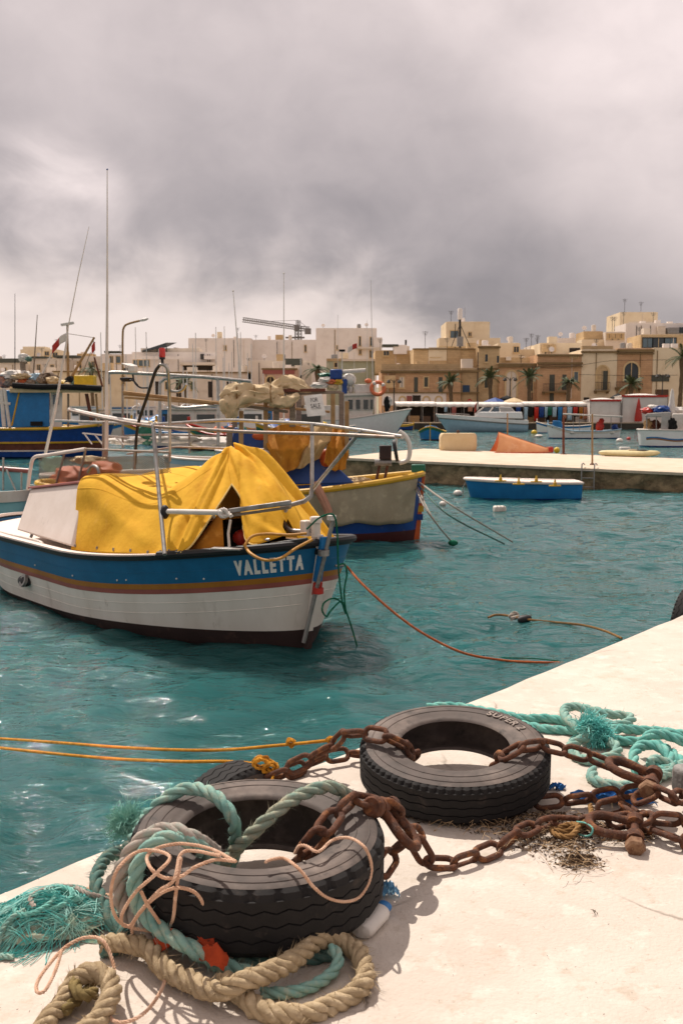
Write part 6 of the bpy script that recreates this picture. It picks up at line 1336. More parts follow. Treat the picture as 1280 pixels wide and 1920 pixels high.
# a low rise behind the town so that nothing ends at an empty horizon
G = []
rgh = np.random.RandomState(8)
for i in range(60):
    x = -465 + i * 15.8; h = 9 + 4 * math.sin(i * .5) + 3 * rgh.rand(); G.append([(x, 300, ZG), (x, 345, ZG + h * .6), (x, 420, ZG + h), (x, 600, ZG + h * .5)])
struct(MB().grid(G).build('hill', mat('scrub', '#8f866e', '#77705a', rough=1, scale=.06, bump=0)))
def wallmat(n, a, b, d, s=.35): return mat(n, a, b, rough=.95, scale=s, bump=.35, bscale=2.2, bdist=.05, spec=.1, dirt=[(d, .52, .8, .5), (d, .62, .8, 2.5)])
wallmat('w_cream', '#e2d2b6', '#d6c3a4', '#c2ac8c'); wallmat('w_white', '#e6ddd5', '#ddd2c9', '#cfc3b9'); wallmat('w_orange', '#cda884', '#bb9470', '#9c7f62'); wallmat('w_sand', '#d2b891', '#c3a67d', '#a38a68')
wallmat('w_stone', '#c2a884', '#ae926d', '#8a7556'); wallmat('w_pink', '#d2b09c', '#c6a28e', '#ab8b78'); wallmat('w_green', '#aeb098', '#9ea089', '#87876f'); wallmat('w_pale', '#dbcfc0', '#cfc1b0', '#b5a695')
mat('shutter', '#4f5147', '#43453d', rough=.7, bump=0); mat('shutter_brown', '#5e4632', '#4c3828', rough=.7, bump=0); mat('pane_dark', '#3a4145', rough=.2, bump=0); mat('pane_blue', '#5d6f78', rough=.2, bump=0); mat('trim_stone', '#d2b88e', '#bfa479', rough=.9, scale=1, bump=.2, bscale=3)
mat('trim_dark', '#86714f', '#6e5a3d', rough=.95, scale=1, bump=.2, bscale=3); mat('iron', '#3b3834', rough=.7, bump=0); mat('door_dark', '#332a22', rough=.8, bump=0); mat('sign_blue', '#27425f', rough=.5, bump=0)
def courses(n):
    nt = MATS[n].node_tree; N = nt.nodes; L = nt.links; b = N['Principled BSDF']; tc = N.new('ShaderNodeTexCoord'); sp = N.new('ShaderNodeSeparateXYZ'); L.new(tc.outputs['Object'], sp.inputs[0]); cb = N.new('ShaderNodeCombineXYZ')
    L.new(sp.outputs[0], cb.inputs[0]); L.new(sp.outputs[2], cb.inputs[1]); br = N.new('ShaderNodeTexBrick'); L.new(cb.outputs[0], br.inputs[0])
    br.inputs['Scale'].default_value = 1.0; br.inputs['Brick Width'].default_value = .75; br.inputs['Row Height'].default_value = .32; br.inputs['Mortar Size'].default_value = .025; br.inputs['Color1'].default_value = (1, 1, 1, 1); br.inputs['Color2'].default_value = (.72, .70, .68, 1); br.inputs['Mortar'].default_value = (.55, .5, .45, 1)
    src = b.inputs['Base Color'].links[0].from_socket; mx = N.new('ShaderNodeMix'); mx.data_type = 'RGBA'; mx.blend_type = 'MULTIPLY'; mx.inputs[0].default_value = .42; L.new(src, mx.inputs[6]); L.new(br.outputs[0], mx.inputs[7]); L.new(mx.outputs[2], b.inputs['Base Color'])
for n_ in ('w_orange', 'w_sand', 'w_stone', 'w_pink'): courses(n_)
def P3(px, py, Y): return at(px, py, Y)
def slab(mb, x0, x1, yt, yb, Y, d0, d1):
    """box whose front outline is the given picture rectangle at depth Y, from Y-d0 to Y+d1"""
    a, b = at(x0, yt, Y), at(x1, yb, Y); mb.box(a.x, b.x, Y - d0, Y + d1, b.z, a.z); return mb
def house(label, x0, x1, yt, Y, m, depth=10, win=(), doors=(), cornice=(), parapet=None, arches=(), balcony=(), signs=(), quoins=False, extras=(), cat='house', yb=None, name='house', pane='pane_dark', frame='trim_stone'):
    a, b = at(x0, yt, Y), at(x1, yt, Y); zb = ZG if yb is None else at(x0, yb, Y).z
    t = thing(name, label, cat, ((a.x + b.x) / 2, Y, zb))
    MB().box(a.x, b.x, Y, Y + depth, zb, a.z).build('wall', m, t, world=True, smooth=False)
    # flat roof with a low parapet, set inside the walls
    MB().box(a.x + .25, b.x - .25, Y + .25, Y + depth - .25, a.z - .1, a.z + .06).build('roof', 'w_pale', t, world=True, smooth=False)
    for (cy, h) in cornice: 
        c = at(x0, cy, Y).z; MB().box(a.x - .15, b.x + .15, Y - .35, Y + .05, c - h, c).build('cornice', 'trim_dark', t, world=True, smooth=False)
    for w in win:
        wx0, wx1, wy0, wy1 = w[:4]; pm = w[4] if len(w) > 4 else pane; mb = MB(); p, q = at(wx0, wy0, Y), at(wx1, wy1, Y); f = .14
        for bx in ((p.x - f, p.x, q.z - f, p.z + f), (q.x, q.x + f, q.z - f, p.z + f), (p.x, q.x, p.z, p.z + f), (p.x, q.x, q.z - f, q.z)): mb.box(bx[0], bx[1], Y - .10, Y + .02, bx[2], bx[3])
        o = mb.build('window', frame, t, world=True, smooth=False)
        MB().box(p.x, q.x, Y - .03, Y + .02, q.z, p.z).build('pane', pm, o, world=True, smooth=False)
        MB().box(p.x - .25, q.x + .25, Y - .22, Y - .10, q.z - f - .1, q.z - f + .02).build('sill', 'trim_stone', o, world=True, smooth=False)
        if q.x - p.x > .5: MB().box((p.x + q.x) / 2 - .04, (p.x + q.x) / 2 + .04, Y - .07, Y - .02, q.z, p.z).build('mullion', 'shutter' if 'dark' not in pm else 'trim_stone', o, world=True, smooth=False)
    for d in doors: 
        p, q = at(d[0], d[2], Y), at(d[1], d[3], Y); MB().box(p.x, q.x, Y - .05, Y + .02, max(zb, q.z), p.z).build('door', d[4] if len(d) > 4 else 'door_dark', t, world=True, smooth=False)
    for (cx, w, y0, y1, pm) in arches:
        p, q = at(cx - w / 2, y0, Y), at(cx + w / 2, y1, Y); r = (q.x - p.x) / 2; xc = (p.x + q.x) / 2; zt = p.z - r; n = 14
        out = [(xc + (r + .28) * math.cos(u), zt + (r + .28) * math.sin(u)) for u in np.linspace(0, math.pi, n)]; inn = [(xc + r * math.cos(u), zt + r * math.sin(u)) for u in np.linspace(0, math.pi, n)]
        out = [(out[0][0], q.z)] + out + [(out[-1][0], q.z)]; inn = [(inn[0][0], q.z)] + inn + [(inn[-1][0], q.z)]
        G = [[(o_[0], Y - .16, o_[1]), (i_[0], Y - .16, i_[1]), (i_[0], Y + .02, i_[1])] for o_, i_ in zip(out, inn)]; G = [[(o_[0], Y + .02, o_[1])] + r_ for o_, r_ in zip(out, G)]
        ar = MB().grid(G).build('arch', 'trim_stone', t, world=True, smooth=False)
        MB().add([(x, Y - .03, z) for x, z in inn], [tuple(range(len(inn)))]).build('pane', pm, ar, world=True, smooth=False)
        MB().box(xc - .05, xc + .05, Y - .09, Y - .03, q.z, p.z).build('mullion', 'trim_stone', ar, world=True, smooth=False)
    for (bx0, bx1, by0, by1) in balcony:
        p, q = at(bx0, by0, Y), at(bx1, by1, Y); o = MB().box(p.x, q.x, Y - 1.0, Y, q.z - .18, q.z).build('balcony', 'trim_dark', t, world=True, smooth=False)
        mb = MB(); n = max(4, int((q.x - p.x) / .22))
        for i in range(n + 1): x = p.x + (q.x - p.x) * i / n; mb.box(x - .02, x + .02, Y - .98, Y - .94, q.z, p.z)
        mb.box(p.x, q.x, Y - 1.0, Y - .93, p.z - .02, p.z + .05); mb.build('railing', 'iron', o, world=True, smooth=False)
        for cx in (p.x + .2, q.x - .2): MB().box(cx - .12, cx + .12, Y - .7, Y, q.z - .5, q.z - .18).build('bracket', 'trim_dark', o, world=True, smooth=False)
    for (sx0, sx1, sy0, sy1, sm) in signs: MB().box(at(sx0, sy0, Y).x, at(sx1, sy0, Y).x, Y - .14, Y - .02, at(sx0, sy1, Y).z, at(sx0, sy0, Y).z).build('sign', sm, t, world=True, smooth=False)
    for e in extras:     # (name, x0,x1,yt,yb, dY0, dY1, mat)
        MB().box(at(e[1], e[3], Y).x, at(e[2], e[3], Y).x, Y + e[5], Y + e[6], at(e[1], e[4], Y).z, at(e[1], e[3], Y).z).build(e[0], e[7], t, world=True, smooth=False, bevel=.03 if e[0] in ('water_tank',) else 0)
    rg = random.Random(int(x0 * 7 + yt)); wdt = b.x - a.x; zr = a.z
    for _ in range(max(2, int(wdt / 3.2))):
        x = rg.uniform(a.x + .8, b.x - .8); y = Y + rg.uniform(.8, min(depth, 7) - 1); k = rg.random()
        if k < .3:
            r = rg.uniform(.4, .6); MB().lathe([(0, 0), (r, 0), (r, 1.0), (r * .85, 1.15), (0, 1.2)], 10, c=(x, y, zr + .05)).build('water_tank', rg.choice(('w_white', 'w_pale', 'galv')), t, world=True, ang=35)
        elif k < .62:
            h = rg.uniform(1.5, 3.2); mb = MB().bar((x, y, zr), (x, y, zr + h), .04, 5)
            for j in range(4): mb.bar((x - .5 + .08 * j, y, zr + h - .1 - .18 * j), (x + .5 - .08 * j, y, zr + h - .1 - .18 * j), .025, 4)
            mb.build('aerial', 'iron', t, world=True)
        elif k < .75: MB().box(x - .5, x + .5, y - .3, y + .3, zr + .05, zr + .75).build('air_unit', 'w_white', t, world=True, smooth=False)
        elif k < .88: w = rg.uniform(1, 2); MB().box(x - w / 2, x + w / 2, y, y + 1.5, zr + .05, zr + rg.uniform(.8, 1.7)).build('roof_hut', rg.choice(('w_sand', 'w_pale', 'w_cream')), t, world=True, smooth=False)
        else:
            MB().lathe([(.45, .12), (.3, .04), (0, 0)], 12, M=Matrix.Translation((x, y, zr + .9)) @ Matrix.Rotation(R(70), 4, 'X')).build('satellite_dish', 'w_white', t, world=True); MB().bar((x, y + .05, zr), (x, y + .05, zr + .9), .04, 5).build('dish_post', 'iron', t, world=True)
    for _ in range(int(wdt / 5)):     # facade boxes and pipes
        x = rg.uniform(a.x + .3, b.x - .3); MB().box(x - .05, x + .05, Y - .1, Y, max(zb, zr - 7), zr - .4).build('drainpipe', rg.choice(('iron', 'trim_dark', 'w_pale')), t, world=True, smooth=False)
    return t
# main corner house
house('long stone house with shuttered doors and a corner by the palm trees', 715, 864, 694, 160, 'w_orange', 12,
      win=[(749, 757, 707, 726, 'w_pale'), (795, 802, 707, 725, 'shutter')], doors=[(776, 783, 707, 735, 'shutter'), (822, 829, 707, 735, 'shutter')], cornice=[(694, .35), (697.5, .2), (735, .2)],
      arches=[(754, 8, 745, 757, 'pane_blue'), (799, 9, 745, 757, 'pane_dark'), (822, 9, 745, 757, 'pane_blue')], extras=[('enclosed_balcony', 720, 741, 704, 727, -.9, 0, 'w_sand'), ('parapet', 715, 864, 682, 694, .3, .8, 'w_stone'), ('chimney', 781, 788, 676, 690, 1, 2, 'w_sand'), ('plinth', 716, 836, 737, 760, -.12, 0.01, 'w_white'), ('garage_door', 773, 788, 741, 757, -.18, -.1, 'door_dark'), ('red_panels', 762, 772, 742, 757, -.2, -.1, 'p_mauve')])
house('flat roofed stone upper storey set back above the long house', 775, 897, 653, 166, 'w_sand', 10, win=[(808, 823, 664, 668, 'pane_dark')], cornice=[(653, .2)], extras=[('stone_patch', 838, 864, 652, 682, -.2, .1, 'w_stone'), ('pale_patch', 803, 837, 651, 676, -.12, .05, 'w_cream')])
house('narrow stone return wall with street sign right of the long house', 864.5, 897, 690, 160.5, 'w_stone', 10, cornice=[(694, .3), (735, .2)], signs=[(867, 880, 722, 735, 'sign_blue')], extras=[('drainpipe', 895, 896.5, 660, 755, -.15, 0, 'iron')])
house('cream tower house on the skyline behind the mobile phone mast', 836, 918, 603, 195, 'w_cream', 10, win=[(844, 859, 620, 634, 'pane_blue'), (878, 883, 623, 630, 'pane_dark')], extras=[('terrace', 822, 936, 634, 650, -1, 4, 'w_cream')], yb=655)
house('stone house with small square windows left of the church front', 897, 936, 648, 162, 'w_sand', 10, win=[(909, 914, 664, 678), (931, 935, 667, 680), (908, 914, 710, 727, 'shutter')], cornice=[(649, .3), (690, .2)], extras=[('water_tank', 916, 922, 645, 649, 1, 2, 'w_pale'), ('chimney', 902, 906, 635, 648, 2, 3, 'w_sand')])
house('orange stone church like front with round arch', 936, 1008, 681, 161, 'w_orange', 14, arches=[(958, 18, 696, 745, 'w_pale')], win=[(993, 998, 705, 733, 'shutter')], cornice=[(681, .4), (686, .2)], extras=[('upper_storey', 936, 1000, 668, 681, 3, 8, 'w_sand'), ('air_unit', 954, 962, 667, 674, 2, 3, 'w_pale')])
house('pale rooftop storey above the church like front', 933, 975, 643, 172, 'w_cream', 8, win=[(963, 972, 650, 660, 'pane_dark')], yb=685)
house('sloping cream roof house behind the church like front', 975, 1022, 655, 175, 'w_cream', 8, yb=690)
house('orange house with balustraded roof and long balcony', 1008, 1090, 664, 160, 'w_orange', 12, doors=[(1030, 1039, 702, 733, 'shutter'), (1054, 1061, 702, 731, 'shutter')], win=[(1076, 1083, 697, 715, 'pane_blue')], cornice=[(664, .3), (679, .3), (686, .15)], balcony=[(1016, 1064, 720, 734)],
      extras=[('ground_door', 1030, 1038, 737, 757, -.05, 0.02, 'shutter')] + [('baluster', 1067 + 3 * k, 1068.6 + 3 * k, 665, 672, -.2, 0, 'trim_stone') for k in range(6)])
house('cream rooftop rooms with dark opening above the balustrade', 1012, 1090, 643, 170, 'w_cream', 8, doors=[(1067, 1087, 652, 664, 'door_dark')], yb=690, extras=[('roof_room', 1015, 1040, 646, 660, -1, 1, 'w_sand')])
house('cream ashlar house with arched niche and small balcony', 1090.5, 1157, 655, 160, 'w_cream', 12, arches=[(1129, 19, 687, 730, 'w_sand')], doors=[(1128, 1138, 695, 731, 'shutter')], cornice=[(658, .3)], balcony=[(1113, 1140, 717, 732)], extras=[('broken_parapet', 1092, 1150, 648, 655, .3, 1, 'w_stone'), ('door_sign', 1094, 1104, 745, 757, -.1, 0, 'door_dark')])
house('orange brick house with wide arched window and planted balcony', 1157.5, 1224, 653, 160, 'w_orange', 12, arches=[(1183, 25, 680, 716, 'pane_dark')], cornice=[(655, .45), (662, .15)], balcony=[(1152, 1200, 716, 726)])
house('smooth cream house with shop sign at the right edge', 1224.5, 1330, 652, 160, 'w_cream', 12, signs=[(1220, 1255, 702, 715, 'sign_grey')] if False else [(1221, 1254, 703, 715, 'shutter')], doors=[(1228, 1252, 730, 757, 'shutter_brown')])
house('glazed penthouse on the roof of the right hand house', 1201, 1330, 627, 164, 'w_sand', 8, yb=656, win=[(1205, 1222, 634, 651, 'pane_blue'), (1224, 1244, 634, 651, 'pane_dark'), (1246, 1266, 634, 651, 'pane_blue')], frame='iron')
house('tall cream gable wall highest on the right skyline', 1162, 1233, 585, 200, 'w_cream', 10, yb=650, extras=[('notice', 1178, 1226, 603, 609, -.1, 0, 'w_pale')])
house('long white block below the tall gable at the right', 1173, 1340, 606, 188, 'w_white', 8, yb=650, extras=[('air_unit', 1230, 1244, 612, 627, -1, 0, 'w_pale'), ('roof_tank', 1248, 1268, 615, 626, -1.5, 0, 'galv'), ('dark_cladding', 1270, 1300, 614, 625, -1, 0, 'pane_dark')])
house('square sandstone lookout on the roofs left of the gable', 1094, 1130, 621, 180, 'w_sand', 6, yb=655, extras=[('lower_block', 1088, 1150, 637, 655, -1, 3, 'w_cream')])
house('slatted rooftop screen beside the sandstone lookout', 1135, 1172, 622, 178, 'w_pale', 4, yb=655, win=[(1138, 1146, 626, 634, 'w_sand'), (1149, 1157, 626, 634, 'w_sand'), (1160, 1168, 626, 634, 'w_sand')])
house('low white rooftops in the middle of the right skyline', 1040, 1088, 634, 190, 'w_white', 6, yb=660); house('pale terrace wall left of the low white rooftops', 993, 1045, 648, 185, 'w_pale', 6, yb=680)
# centre: white slabs and smaller houses
house('large white apartment block with four narrow windows in the middle', 592, 706, 615, 240, 'w_white', 14, win=[(673, 676, 631, 648), (694, 697, 632, 648), (673, 677, 656, 664), (693, 697, 657, 670), (571 + 60, 633, 648, 655)], extras=[('annex', 700, 716, 633, 700, -1, 6, 'w_white'), ('balcony_slab', 668, 712, 651, 654, -1.5, 0, 'w_pale')])
house('long blank white slab left of the apartment block', 470, 593, 637, 250, 'w_white', 12, win=[(571, 574, 647, 659)])
house('blank pinkish white slab left of the crane', 353, 471, 634, 245, 'w_white', 12, win=[(420, 424, 648, 656)])
house('pink house with red fascia and arched doors in the middle', 492, 556, 690, 175, 'w_pink', 10, arches=[(507, 14, 706, 745, 'door_dark'), (537, 11, 706, 745, 'door_dark')], cornice=[(690, .3)], signs=[(510, 524, 692, 698, 'p_white')], extras=[('fascia', 492, 552, 690, 701, -.2, -.05, 'p_mauve')])
house('stone house with small gable left of the pink house', 464, 582, 676, 185, 'w_pale', 10, extras=[('gable', 518, 532, 664, 676, -.1, 1, 'w_sand'), ('louvre', 535, 566, 672, 686, -.1, .3, 'shutter'), ('side_wall', 554, 584, 686, 760, -3, 0, 'w_pale')])
house('low stone house with dark doorway right of the canvas bundle', 612, 702, 675, 178, 'w_green', 10, win=[(626, 632, 673, 681, 'door_dark'), (704, 708, 676, 690)] if False else [(627, 632, 680, 688, 'door_dark')], extras=[('parapet', 612, 650, 672, 677, -.2, .4, 'w_stone'), ('flat_roof', 640, 716, 673, 677, -.5, 4, 'w_pale')])
house('weathered house with roof clutter left of the long stone house', 703, 775, 657, 176, 'w_sand', 10, yb=700, win=[(719, 729, 654 + 4, 666, 'pane_dark')], extras=[('white_tank', 737, 762, 647, 664, -1, 1, 'w_white'), ('roof_shade', 716, 746, 646, 650, -1.2, 2, 'shutter'), ('chimney', 760, 763, 636, 648, 1, 2, 'iron')])
# left
house('modern white block with tilted solar roof and awning', 247, 406, 660, 205, 'w_white', 12, win=[(250, 258, 675, 686, 'pane_blue'), (260, 268, 675, 686, 'pane_blue'), (270, 280, 675, 686, 'pane_blue')], extras=[('upper_floor', 262, 372, 652, 660, 1, 6, 'w_pale'), ('terrace_void', 343, 402, 683, 694, -.1, .05, 'door_dark'), ('awning', 340, 404, 680, 685, -2.5, 0, 'w_pale'), ('roof_tank', 384, 404, 667, 674, -1.4, -.2, 'w_white'), ('lift_box', 377, 383, 664, 674, -1.2, -.2, 'iron'), ('balcony_front', 255, 345, 668, 674, -1.2, -.9, 'w_white')])
tq = thing('solar_roof', 'dark tilted solar panel roof over the modern white block', 'solar panels', at(300, 660, 206))
MB().hexa([at(266, 659, 204), at(312, 651, 204), at(312, 651, 210), at(266, 659, 210)], [at(266, 657, 204), at(312, 642, 204), at(332, 642, 210), at(272, 657, 210)]).build('panel', 'pane_dark', tq, world=True, smooth=False)
for px in (275, 295, 312): MB().bar(at(px, 662, 206), at(px, 650, 206), .1, 6).build('support', 'iron', tq, world=True)
house('long low stone wall of quay stores at the left', 250, 470, 697, 185, 'w_pale', 8, doors=[(290, 298, 715, 745), (330, 340, 712, 745), (390, 398, 715, 745), (425, 433, 715, 745)], cornice=[(697, .25)], win=[(310, 318, 716, 730, 'shutter'), (358, 366, 716, 730, 'shutter'), (445, 452, 716, 730, 'shutter')])
house('cream two storey house with flat terrace at the far left', 38, 108, 655, 230, 'w_cream', 10, win=[(84, 92, 659, 666), (99, 108, 661, 668), (70, 76, 675, 684)], extras=[('roof_room', 40, 82, 649, 655, 1, 5, 'w_cream')])
house('grey roofed pale house behind the trawler mast', 56, 122, 672, 215, 'w_pale', 10, win=[(70, 76, 684, 694), (95, 101, 684, 694)], extras=[('roof_slab', 60, 88, 668, 672, -.5, 4, 'shutter'), ('roof_slab', 100, 145, 666, 670, -.5, 4, 'shutter')])
house('pale house with glass corner left of the street lamp', 120, 200, 668, 222, 'w_pale', 10, win=[(205 - 60, 152, 678, 690), (172, 178, 678, 690)], extras=[('roof_room', 142, 170, 662, 668, 1, 5, 'w_sand')])
house('white house with dark rooftop frame by the street lamp', 188, 248, 664, 218, 'w_white', 10, win=[(206, 212, 668, 680, 'pane_dark'), (218, 226, 668, 680, 'pane_blue'), (232, 240, 690, 702, 'pane_dark')], extras=[('roof_frame', 196, 226, 658, 661, -.5, 3, 'shutter')])
house('small pale house with grey roof at the left border', -40, 38, 680, 210, 'w_pale', 10, win=[(5, 12, 690, 702)], extras=[('roof_slab', -40, 40, 672, 680, -.5, 4, 'shutter')])
house('sandy house row behind the trawler deckhouse', 100, 250, 695, 195, 'w_cream', 8, win=[(130, 136, 705, 720), (160, 166, 705, 720), (200, 206, 705, 720), (228, 234, 705, 720)], cornice=[(695, .25)])
house('pale house row behind the trawler roof at the far left', -60, 100, 700, 198, 'w_pale', 8, win=[(20, 27, 712, 725), (60, 67, 712, 725)])
# phone mast, crane, lamps
t = thing('phone_mast', 'mobile phone mast with white drum antenna on the roof', 'mast', at(862, 653, 168))
MB().bar(at(862, 655, 168), at(862, 596, 168), .2).build('pole', 'iron', t, world=True); MB().lathe([(0, 0), (.4, .05), (.4, 1.7), (.3, 1.85), (0, 1.85)], 14, c=at(862, 599, 168)).build('antenna_drum', 'w_white', t, world=True, ang=40)
for px in (846, 881): MB().bar(at(px, 650, 168), at(862, 607, 168), .06, 6).build('stay', 'iron', t, world=True)
MB().box(-.5, .5, -.3, .3, -.8, .8, Matrix.Translation(at(862, 640, 167.6))).build('equipment_box', 'galv', t, world=True); MB().bar(at(871, 604, 168), at(871, 576, 168), .03, 5).build('whip', 'galv', t, world=True)
def crane():
    Y = 320; t = thing('tower_crane', 'grey tower crane far behind the white slabs', 'crane', at(559, 660, Y))
    def truss(name, a, b, w, n, m='crane_grey'):
        a, b = Vector(a), Vector(b); mb = MB(); d = (b - a).normalized(); u = d.orthogonal().normalized(); v = d.cross(u); cs = [(u + v) * w / 2, (u - v) * w / 2, (-u - v) * w / 2, (-u + v) * w / 2]
        for c in cs: mb.bar(a + c, b + c, w * .12, 5)
        for i in range(n):
            p, q = a.lerp(b, i / n), a.lerp(b, (i + 1) / n)
            for k in range(4): mb.bar(p + cs[k], q + cs[(k + 1) % 4], w * .07, 4)
        mb.build(name, m, t, world=True)
    truss('tower', at(559, 690, Y), at(559, 612, Y), 1.4, 14); truss('tower_head', at(559, 612, Y), at(559, 600, Y), .9, 4)
    truss('jib', at(559, 614, Y), at(455, 599, Y), 1.0, 26); truss('counter_jib', at(559, 615, Y), at(580, 617, Y), 1.0, 5)
    MB().box(-1, 1, -.8, .8, -1.2, .6, Matrix.Translation(at(577, 619, Y))).build('counterweight', 'crane_grey', t, world=True); MB().box(-.8, .8, -.8, .8, -1, .8, Matrix.Translation(at(556, 614, Y))).build('cab', 'crane_grey', t, world=True)
    for q in (at(480, 603, Y), at(578, 616, Y)): MB().bar(at(559, 600, Y), q, .06, 4).build('pendant', 'crane_grey', t, world=True)
    MB().box(-3, 3, -.5, .5, -.2, .3, Matrix.Translation(at(553, 633, Y))).build('hook_frame', 'crane_grey', t, world=True)
mat('crane_grey', '#7b7674', rough=.7, bump=0); crane()
def lamp(label, px, y1, Y, group='double headed street lamps on the far quay'):
    a = at(px, 770, Y); b = at(px, y1, Y); t = thing('street_lamp', label, 'street lamp', (a.x, Y, ZG), group=group)
    MB().tube([(a.x, Y, ZG), (a.x, Y, b.z)], [.11, .07], 8).build('post', 'iron', t, world=True)
    MB().lathe([(.22, 0), (.22, .3), (.12, .5)], 10, c=(a.x, Y, ZG)).build('base', 'iron', t, world=True)
    for s in (-1, 1):
        MB().tube(catmull([(a.x, Y, b.z - .5), (a.x + s * .4, Y, b.z), (a.x + s * .8, Y, b.z - .1)], .1), .05, 6).build('arm', 'iron', t, world=True)
        MB().lathe([(.05, .25), (.2, .1), (.34, -.15), (.15, -.3), (0, -.32)], 10, c=(a.x + s * .8, Y, b.z - .2)).build('lantern', 'iron', t, world=True)
lamp('double street lamp by the orange lifebuoy', 738, 712, 150); lamp('double street lamp in front of the church like front', 955, 708, 150); lamp('double street lamp in front of the shop sign at the right', 1240, 702, 148)
t = thing('street_lamp', 'tall pale street lamp with curved arm at the left', 'street lamp', (at(230, 700, 80).x, 80, ZG - 1))
MB().tube(catmull([at(230, 820, 80), at(230, 700, 80), at(230, 630, 80), at(233, 612, 80), at(243, 606, 80), at(262, 601, 80)], .2), .085, 8).build('post', 'wood_warm', t, world=True)
MB().ball(at(270, 599, 80), (.38, .16, .12), 8, 12, Matrix.Rotation(R(-14), 4, 'Y')).build('lamp_head', 'plastic_white', t, world=True)
# palms
mat('palm_trunk', '#6b5a44', '#4f4231', rough=.95, scale=3, bump=.6, bscale=8); mat('palm_leaf', '#4f5a34', '#3a4426', rough=.7, scale=2, bump=0)
def palm(label, px, ytop, Y, hs=1.0, seed=0):
    rg = random.Random(seed); c = at(px, ytop, Y); t = thing('palm_tree', label, 'palm', (c.x, Y, ZG), group='palms along the far quay')
    z = c.z; n = 14; pts = [(c.x + .25 * math.sin(i / n * 2 + seed), Y, ZG + (z - ZG) * i / n) for i in range(n + 1)]
    MB().tube(pts, [.34 - .10 * i / n + (.05 if i % 2 else 0) + (.16 if i > n - 3 else 0) for i in range(n + 1)], 10).build('trunk', 'palm_trunk', t, world=True)
    top = Vector(pts[-1])
    for k in range(18):
        a = 6.28 * k / 18 + rg.uniform(-.15, .15); el = rg.uniform(-.3, 1.25); L = rg.uniform(1.9, 2.6) * hs; d = Vector((math.cos(a), math.sin(a), 0)); mb = MB(); sp = []
        for i in range(9):
            f = i / 8; sp.append(top + d * (L * f * math.cos(el) + .1) + Vector((0, 0, L * f * math.sin(el) - 1.0 * hs * f * f * (1.1 - .3 * el))))
        mb.tube(sp, .025, 4, cap=False); sdv = d.cross(Vector((0, 0, 1)))
        for i in range(1, 9):
            for s in (-1, 1):
                for q in (0, .5):
                    p = sp[i - 1].lerp(sp[i], q + .25); l = .75 * hs * (1 - abs(i / 8 - .4)) ; e = p + sdv * s * l * .75 + (sp[i] - sp[i - 1]) * .9 + Vector((0, 0, -.22)); w = (sp[i] - sp[i - 1]).normalized() * .07
                    mb.add([p - w, p + w, e], [(0, 1, 2)])
        mb.build('frond', 'palm_leaf', t, world=True)
palm('palm tree in front of the corner of the long house', 843, 716, 152, .95, 1); palm('palm tree left of the church like front', 920, 708, 152, 1.05, 2); palm('palm tree in front of the church arch wall', 995, 706, 152, 1.0, 3)
palm('dark palm before the long balcony', 1068, 716, 152, .7, 4); palm('palm below the wide arched window', 1182, 720, 152, 1.0, 5); palm('tall palm at the right border', 1276, 668, 150, 1.2, 6); palm('palm behind the canvas bundle in the middle', 593, 692, 165, 1.0, 7); palm('palm by the quay stores at the left', 348, 716, 170, 1.1, 8)
palm('distant palm behind the trawler masts', 173, 690, 190, 1.0, 9)
# ---------------------------------------------------------------- market along the far quay
mat('awning_white', '#d9d2ca', '#c9c1b8', rough=.8, scale=1, bump=.2, bscale=2)
def awning(label, x0, x1, y, Y, sag, group='market awnings'):
    a, b = at(x0, y, Y), at(x1, y, Y); t = thing('market_awning', label, 'awning', ((a.x + b.x) / 2, Y, ZG), group=group); n = 16
    G = [[(a.x + (b.x - a.x) * i / n, Y + 3.2 * j / 3, a.z + .35 * j / 3 + sag * math.sin(i * 2.1) * (1 - j / 3)) for j in range(4)] for i in range(n + 1)]
    MB().grid(G).build('canvas', 'awning_white', t, world=True, solid=.03)
    MB().grid([[(a.x + (b.x - a.x) * i / n, Y - .02, a.z + sag * math.sin(i * 2.1)), (a.x + (b.x - a.x) * i / n, Y - .05, a.z - .38 + sag * math.sin(i * 2.1 + .5))] for i in range(n + 1)]).build('valance', 'awning_white', t, world=True, solid=.03)
    for k in range(4):
        x = a.x + (b.x - a.x) * (k + .03) / 3.06
        for dy in (.1, 3.1): MB().bar((x, Y + dy, ZG), (x, Y + dy, a.z + .3 * dy / 3), .05, 6).build('post', 'galv', t, world=True)
    MB().box(a.x + .1, b.x - .1, Y + 3.3, Y + 3.36, ZG, a.z + .25).build('shade_backing', 'door_dark', t, world=True, smooth=False)  # added dark sheet, its colour stands in for shade behind the stalls
    rg = random.Random(int(x0)); x = a.x + .3
    while x < b.x - .5:
        w, h = rg.uniform(.9, 1.7), rg.uniform(.7, .95); o = MB(); 
        m = rg.choice(['wood_warm', 'door_dark', 'shutter_brown', 'sheet_white', 'galv'])
        MB().box(x, x + w, Y + .4, Y + 1.3, ZG, ZG + h).build('table', m, t, world=True, smooth=False); x += w + rg.uniform(.2, .8)
    return t
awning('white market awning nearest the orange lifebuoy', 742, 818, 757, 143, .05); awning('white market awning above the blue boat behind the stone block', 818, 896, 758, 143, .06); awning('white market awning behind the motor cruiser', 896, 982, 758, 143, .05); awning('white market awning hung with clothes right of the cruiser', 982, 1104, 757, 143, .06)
clo = ['p_sky', 'p_red', 'p_white', 'p_deepblue', 'p_ochre', 'p_lightblue', 'p_mauve', 'dark', 'fabric_sand', 'p_green', 'fender_pink']
rgm = random.Random(3); names = ['blue', 'red', 'white', 'dark blue', 'ochre', 'pale blue', 'wine red', 'black', 'sand', 'green', 'pink']
px = 744; k = 0
